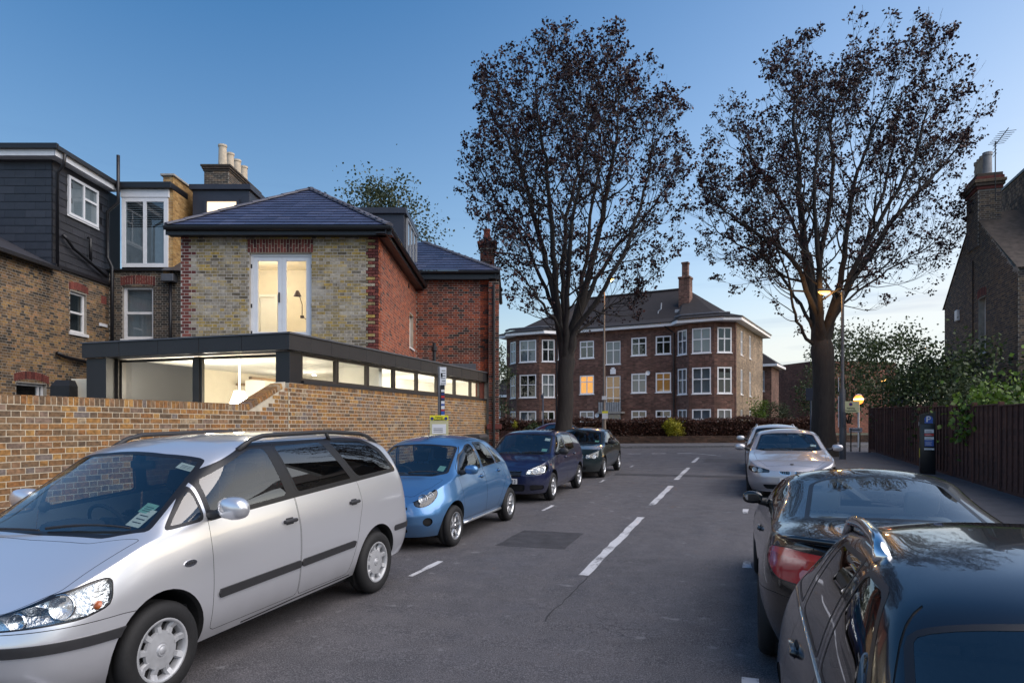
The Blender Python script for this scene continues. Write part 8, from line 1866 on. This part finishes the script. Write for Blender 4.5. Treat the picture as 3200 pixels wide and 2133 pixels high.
def text_mesh(body, size, m, parent, mtx, name='lettering', bold=0.0):
    "lettering cut as flat strokes, centred, facing -y"
    tot = sum(GLYPH[c][0] for c in body) * size; x0 = -tot / 2; hw = size * (.055 + bold * 8 * .004 / .002 * .1); mb = MB(); zc = size * .33
    for c in body:
        w_, strokes = GLYPH[c]
        for st_ in strokes:
            for (ax, ay), (bx, by) in zip(st_, st_[1:]):
                A, B = Vector((x0 + ax * size, ay * size - zc)), Vector((x0 + bx * size, by * size - zc)); d = B - A
                if d.length < 1e-6: continue
                d.normalize(); n_ = Vector((-d.y, d.x)) * hw; A -= d * hw * .6; B += d * hw * .6; q = [A + n_, B + n_, B - n_, A - n_]
                mb.mesh([(v.x, 0, v.y) for v in q] + [(v.x, -.0012, v.y) for v in q], [(3, 2, 1, 0), (4, 5, 6, 7), (0, 1, 5, 4), (1, 2, 6, 5), (2, 3, 7, 6), (3, 0, 4, 7)])
        x0 += w_ * size
    o = mb.build(name, m, parent); o.matrix_local = mtx; return o
def face_cam(p): return math.atan2(p.x, p.y) * -1.0      # turn a sign square to the road user
# ---------------------------------------------------------- lamp post on the right pavement
p = on_ground(2633, 1440, 25.2, .11); lz = 6.55
lp_ = empty('street_lamp', p, label='grey lamp post with a lit lantern beside the spreading tree', cat='street lamp')
mb = MB(); mb.tube([(0, 0, -.1), (0, 0, 2.55), (0, 0, 2.62), (0, 0, lz - .45)], [.115, .11, .062, .05], 14); mb.build('post', GREYP, lp_, auto=40)
mb = MB(); mb.tube([(0, 0, lz - .5), (0, 0, lz - .36)], .075, 10); mb.tube([(0, 0, lz - .42), (-.25, 0, lz - .36), (-.48, 0, lz - .34)], .03, 8); mb.build('bracket', GREYP, lp_)
mb = MB(); mb.bbox(-.92, -.42, -.10, .10, lz - .37, lz - .27, .045); hd = mb.build('lantern', GREYP, lp_, auto=40)
mb = MB(); mb.lathe([(.001, -.11), (.10, -.09), (.16, -.03), (.17, 0)], 18, Matrix.Translation((-.68, 0, lz - .372)) @ Matrix.Diagonal((1.35, .62, 1, 1))); mb.build('lamp_bowl', GLOWO, hd, smooth=True)
l_ = lamp('lamp_light', (p.x - .68, p.y, p.z + lz - .60), 15, (1, .52, .16), .12)
l_.parent = lp_; l_.location = (-.68, 0, lz - .60)
mb = MB(); mb.bbox(-.045, .045, -.135, -.11, 1.2, 1.75, .005); mb.build('access_door', GREYP, lp_)
def plate_sign(root, x, y, z, w_, h, m, name='sign_plate', rz=0.0):
    mb = MB(); mb.bbox(-w_ / 2, w_ / 2, -.004, .004, -h / 2, h / 2, .003); o = mb.build(name, m, root); o.location = (x, y, z); o.rotation_euler = (0, 0, rz); return o
def disc(parent, x, z, r_, m, y=-.006, name='roundel'):
    mb = MB(); mb.lathe([(.001, 0), (r_, 0), (r_, .003)], 20, Matrix.Translation((x, y, z)) @ Matrix.Rotation(R(90), 4, 'X')); return mb.build(name, m, parent)
o = plate_sign(lp_, .24, -.13, 1.92, .58, .42, SIGNC, rz=R(-10)); disc(o, 0, .10, .062, SIGNR); disc(o, 0, .10, .05, NAVY, -.010)
text_mesh('Parking', .085, SIGNBK, o, Matrix.Translation((0, -.006, -.045)), bold=.002); text_mesh('Suspension', .085, SIGNBK, o, Matrix.Translation((0, -.006, -.135)), bold=.002)
o = plate_sign(lp_, -.16, -.02, 2.75, .30, .52, SIGNW, 'bay_plate', R(68)); o = plate_sign(lp_, -.16, -.02, 1.75, .12, 1.15, SIGNW, 'bay_plate', R(75))
# ---------------------------------------------------------- ticket machine
p = on_ground(2898, 1460, 19.2, .11); tm = empty('ticket_machine', p, rz=R(-26), label='black pay and display ticket machine with a blue P sign by the fence', cat='ticket machine')
mb = MB(); mb.bbox(-.19, .19, -.14, .14, -.02, 1.42, .03); mb.mesh([(-.19, -.14, 1.40), (.19, -.14, 1.40), (.19, .14, 1.40), (-.19, .14, 1.40), (-.19, -.14, 1.66), (.19, -.14, 1.76), (.19, .14, 1.76), (-.19, .14, 1.66)], [(0, 1, 5, 4), (1, 2, 6, 5), (2, 3, 7, 6), (3, 0, 4, 7), (4, 5, 6, 7)]); bd = mb.build('cabinet', mat('machine_black', (.008, .008, .010), .35, var=.1), tm, auto=40)
o = disc(bd, .02, 1.53, .105, SIGNB, -.142, 'parking_symbol'); text_mesh('P', .20, SIGNW, bd, Matrix.Translation((.02, -.150, 1.53)), 'letter_p', bold=.006)
mb = MB(); mb.box(-.08, .12, -.146, -.141, 1.42, 1.47); mb.build('symbol_foot', SIGNB, bd)
for z, h, m, w_ in ((1.20, .10, SIGNW, .22), (1.10, .06, SIGNR, .22), (1.00, .08, SIGNW, .22), (.86, .16, SIGNB, .22), (.70, .05, SIGNW, .24), (.95, .03, SIGNB, .22)): mb = MB(); mb.box(.01 - w_ / 2 + .02, .01 + w_ / 2 + .02, -.145, -.141, z - h / 2, z + h / 2); o = mb.build('tariff_panel', m, bd); mb = MB(); [mb.box(-.06, .10 - .03 * (k % 2), -.147, -.1455, z - h * .3 + k * .02, z - h * .3 + k * .02 + .006) for k in range(max(1, int(h / .03)))]; mb.build('panel_print', SIGNBK if m is SIGNW else SIGNW, o)
mb = MB(); mb.box(-.194, -.190, -.08, .06, .45, .72); mb.build('yellow_strip', SIGNY, bd); mb = MB(); mb.bbox(-.205, -.19, -.09, .08, 1.3, 1.5, .005); mb.build('keypad', PLASTIC, bd); mb = MB(); mb.box(-.208, -.205, -.06, .05, 1.36, 1.46); mb.build('display', SIGNW, bd)
# ---------------------------------------------------------- sign post on the left pavement
p = st(14.35, -6.42, .11); Yp = 14.8; p = on_ground(1373, 1450, 14.8, .11); sg_ = empty('sign_post', p, label='slim post with a white parking plate and coloured stickers beside the extension', cat='sign post')
mb = MB(); mb.tube([(0, 0, -.1), (0, 0, 2.80)], .035, 10); mb.build('post', STEEL, sg_)
o = plate_sign(sg_, .085, -.045, 2.58, .14, .40, SIGNW, 'parking_plate'); mb = MB()
for k in range(6): mb.box(-.05 + .02 * (k % 2), .05, -.0055, -.0045, -.16 + k * .055, -.145 + k * .055)
mb.box(-.05, -.01, -.0056, -.0046, -.02, .07); mb.build('plate_print', SIGNBK, o)
mb = MB(); mb.bbox(.025, .12, -.05, -.03, 1.72, 2.40, .004); pn = mb.build('sticker_strip', SIGNBK, sg_)
for z, h, m in ((2.27, .05, SIGNW), (2.20, .04, NAVY), (2.14, .045, SIGNR), (2.09, .03, NAVY), (2.02, .06, SIGNW), (1.97, .03, SIGNB), (1.91, .07, SIGNW), (1.85, .03, SIGNR), (1.79, .08, SIGNB), (1.735, .05, SIGNW)): mb = MB(); mb.box(.045, .118, -.0535, -.0505, z - h / 2, z + h / 2); mb.build('sticker', m, pn)
o = plate_sign(sg_, .0, -.06, 1.52, .40, .44, SIGNC, 'suspension_board'); mb = MB(); mb.box(-.2, .2, -.0065, -.0045, .11, .22); mb.build('yellow_header', SIGNY, o); disc(o, -.15, .15, .034, NAVY, -.010); disc(o, .15, .15, .034, NAVY, -.010)
text_mesh('Parking', .05, SIGNBK, o, Matrix.Translation((0, -.009, .175)), bold=.001); text_mesh('Suspension', .05, SIGNBK, o, Matrix.Translation((0, -.009, .13)), bold=.001)
mb = MB(); mb.box(-.15, .15, -.0065, -.0045, -.18, .03); mb.build('notice_sheet', SIGNW, o); mb = MB(); [mb.box(-.12, .08, -.0075, -.0066, -.14 + k * .035, -.128 + k * .035) for k in range(3)]; mb.build('notice_print', SIGNBK, o)
# ---------------------------------------------------------- tall lamp across the junction
p = on_ground(1888, 1330, 37.4, .12); tl = empty('street_lamp', p, label='tall slender lamp post lit orange in front of the mansion block', cat='street lamp'); zt = 9.05
mb = MB(); mb.tube([(0, 0, -.1), (0, 0, 1.5), (0, 0, 1.55), (0, 0, zt - .35)], [.11, .10, .065, .045], 12); mb.build('post', mat('lamp_post_brown', (.16, .12, .09), .55, var=.15), tl, auto=40)
mb = MB(); mb.tube([(0, 0, zt - .36), (.08, 0, zt - .15), (.22, 0, zt + .02)], .025, 8); mb.build('bracket', GREYP, tl); mb = MB(); mb.bbox(.12, .58, -.10, .10, zt + .0, zt + .10, .04); h2 = mb.build('lantern', GREYP, tl, auto=40); mb = MB(); mb.lathe([(.001, -.12), (.10, -.09), (.16, 0)], 16, Matrix.Translation((.36, 0, zt))); mb.build('lamp_bowl', GLOWO, h2, smooth=True)
l_ = lamp('lamp_light', (0, 0, 0), 70, (1, .5, .14), .12); l_.parent = tl; l_.location = (.36, -.05, zt - .22)
o = plate_sign(tl, .03, -.13, 1.62, .32, .42, SIGNW, 'notice_plate'); mb = MB(); mb.box(-.16, .16, -.0065, -.0045, .09, .21); mb.build('yellow_header', SIGNY, o)
o = plate_sign(tl, .0, -.10, 2.55, .28, .20, SIGNW, 'house_plate')
# distant lamp among the trees, zebra beacon, sign backs, street name
p = on_ground(2760, 1330, 52, .1); dlp = empty('street_lamp', p, label='distant lamp glowing orange among the dark trees', cat='street lamp'); hh = at(2760, 1187, 52).z - p.z; mb = MB(); mb.tube([(0, 0, -.1), (0, 0, hh)], [.09, .05], 10); mb.build('post', GREYP, dlp); mb = MB(); mb.lathe([(.001, .12), (.14, .08), (.2, 0), (.14, -.1), (.001, -.13)], 14, Matrix.Translation((0, -.1, hh))); mb.build('lamp_bowl', GLOWO, dlp, smooth=True)
p = on_ground(2683, 1355, 35.5, .1); bb_ = empty('belisha_beacon', p, label='orange globe crossing beacon on a pale post beyond the fence', cat='beacon'); hz = at(2683, 1247, 35.5).z - p.z
mb = MB(); mb.tube([(0, 0, -.1), (0, 0, hz - .2)], .045, 10); mb.build('post', mat('beacon_post', (.45, .47, .5), .4, var=.1), bb_); mb = MB(); mb.lathe([(.001, -.24)] + [(.24 * math.sin(a), -.24 * math.cos(a)) for a in np.linspace(.2, 2.94, 12)] + [(.001, .24)], 20, Matrix.Translation((0, 0, hz))); mb.build('globe', mat('beacon_orange', (.8, .16, .03), .3, var=.1, emit=.9, ecol=(1, .22, .03)), bb_, smooth=True)
mb = MB(); mb.lathe([(.20, -.02), (.245, 0), (.245, .05), (.20, .06)], 20, Matrix.Translation((0, 0, hz))); mb.build('light_band', mat('beacon_white', (.9, .85, .75), .3, var=0, emit=1.4, ecol=(1, .85, .6)), bb_, smooth=True); mb = MB(); mb.lathe([(.15, .22), (.17, .26), (.001, .30)], 16, Matrix.Translation((0, 0, hz))); mb.build('finial', SIGNW, bb_)
for u, v0, v1, Y, ws, hs3, lab in ((2534, 1210, 1250, 33.5, .42, .62, 'dark blue backed sign on a post behind the spreading tree'), (1697, 1230, 1245, 36.9, .12, .2, 'thin blue grey post in front of the beech hedge beside the upright tree')):
    p = on_ground(u, 1350, Y, .1); r_ = empty('road_sign', p, label=lab, cat='road sign'); zz = at(u, (v0 + v1) / 2, Y).z - p.z; mb = MB(); mb.tube([(0, 0, -.1), (0, 0, zz + .2)], .04, 8); mb.build('post', mat('blue_grey_post', (.07, .09, .13), .5, var=.1), r_); plate_sign(r_, -.06, -.05, zz, ws, hs3, mat('sign_back', (.03, .04, .07), .5, var=.1))
p = on_ground(2674, 1420, 30.6, .11); nm = empty('street_name_sign', p, label='low white street name plate on two black legs beside the end of the fence', cat='street sign'); o = plate_sign(nm, 0, 0, .92, .55, .20, SIGNW, 'name_plate', R(-12)); mb = MB(); [mb.box(-.2 + k * .05, -.165 + k * .05, -.0055, -.0045, -.02, .03) for k in range(8)]; mb.build('plate_print', SIGNBK, o)
for x in (-.2, .2): mb = MB(); mb.box(x - .02, x + .02, .01, .05, -.05, 1.0); mb.build('leg', SIGNBK, nm)
# wheeled bin against the extension wall
p = st(18.9, -7.55, .11); wb = empty('wheeled_bin', p, rz=-TH, label='black wheeled bin standing against the extension wall', cat='bin'); mb = MB(); lo, hi = [(-.24, -.28), (.24, -.28), (.24, .28), (-.24, .28)], [(-.29, -.36), (.29, -.36), (.29, .36), (-.29, .36)]
mb.mesh([(x, y, .06) for x, y in lo] + [(x, y, 1.02) for x, y in hi], [(3, 2, 1, 0), (0, 1, 5, 4), (1, 2, 6, 5), (2, 3, 7, 6), (3, 0, 4, 7)]); mb.build('bin_body', PLASTIC, wb); mb = MB(); mb.mesh([(-.31, -.39, 1.02), (.31, -.39, 1.02), (.31, .39, 1.02), (-.31, .39, 1.02), (-.31, -.39, 1.06), (.31, -.39, 1.06), (.31, .36, 1.10), (-.31, .36, 1.10), (-.24, -.30, 1.13), (.24, -.30, 1.13), (.24, .30, 1.16), (-.24, .30, 1.16)], [(0, 1, 5, 4), (1, 2, 6, 5), (2, 3, 7, 6), (3, 0, 4, 7), (4, 5, 9, 8), (5, 6, 10, 9), (6, 7, 11, 10), (7, 4, 8, 11), (8, 9, 10, 11), (3, 2, 1, 0)]); mb.build('bin_lid', PLASTIC, wb)
for x in (-.22, .22): mb = MB(); mb.lathe([(.001, -.025), (.10, -.025), (.10, .025), (.001, .025)], 16, Matrix.Translation((x, .27, .10)) @ Matrix.Rotation(R(90), 4, 'Y')); mb.build('wheel', RUBBER, wb)
# dark fence beyond the corner of the house
p = st(27.5, -9.2, .11); bf = root_empty('timber_fence', frame_matrix(p, Vector((.97, -.24, 0))), 'low black boarded fence between the red brick house and the upright tree', 'fence')
bm_ = frame_matrix(p, Vector((.97, -.24, 0)))
for k in range(18): mb = MB(); x = -.6 + k * .15; mb.bbox(x + .004, x + .146, -.012, .012, .02, 1.02 + random.uniform(-.01, .01), .003); o = mb.build('board', FENCEW); rel(bf, o, bm_)
for z in (.3, .85): mb = MB(); mb.box(-.6, 2.1, .013, .06, z, z + .07); o = mb.build('rail', FENCEW); rel(bf, o, bm_)
# cars waiting in the cross street, mostly hidden

MAROONP = car_paint('maroon_paint', (.10, .018, .014), .3, .3)
def recolour(o, old, new):
    for ch in [o] + list(o.children_recursive):
        for sl_ in getattr(ch, 'material_slots', []):
            if sl_.material is old: sl_.link = 'OBJECT'; sl_.material = new
for s_, t_, ang, lab in ((32.7, -6.2, 92, 'maroon hatchback parked in the cross street behind the upright tree'),):
    c2 = copy_tree(GREEN_CAR.root); c2.name = 'hatchback'; c2['label'] = lab; q = st(s_, t_, 0); m = Matrix.Translation(q) @ Matrix.Rotation(R(ang) - TH + R(90), 4, 'Z'); c2.matrix_world = m; recolour(c2, GREEN_CAR.pm, MAROONP)
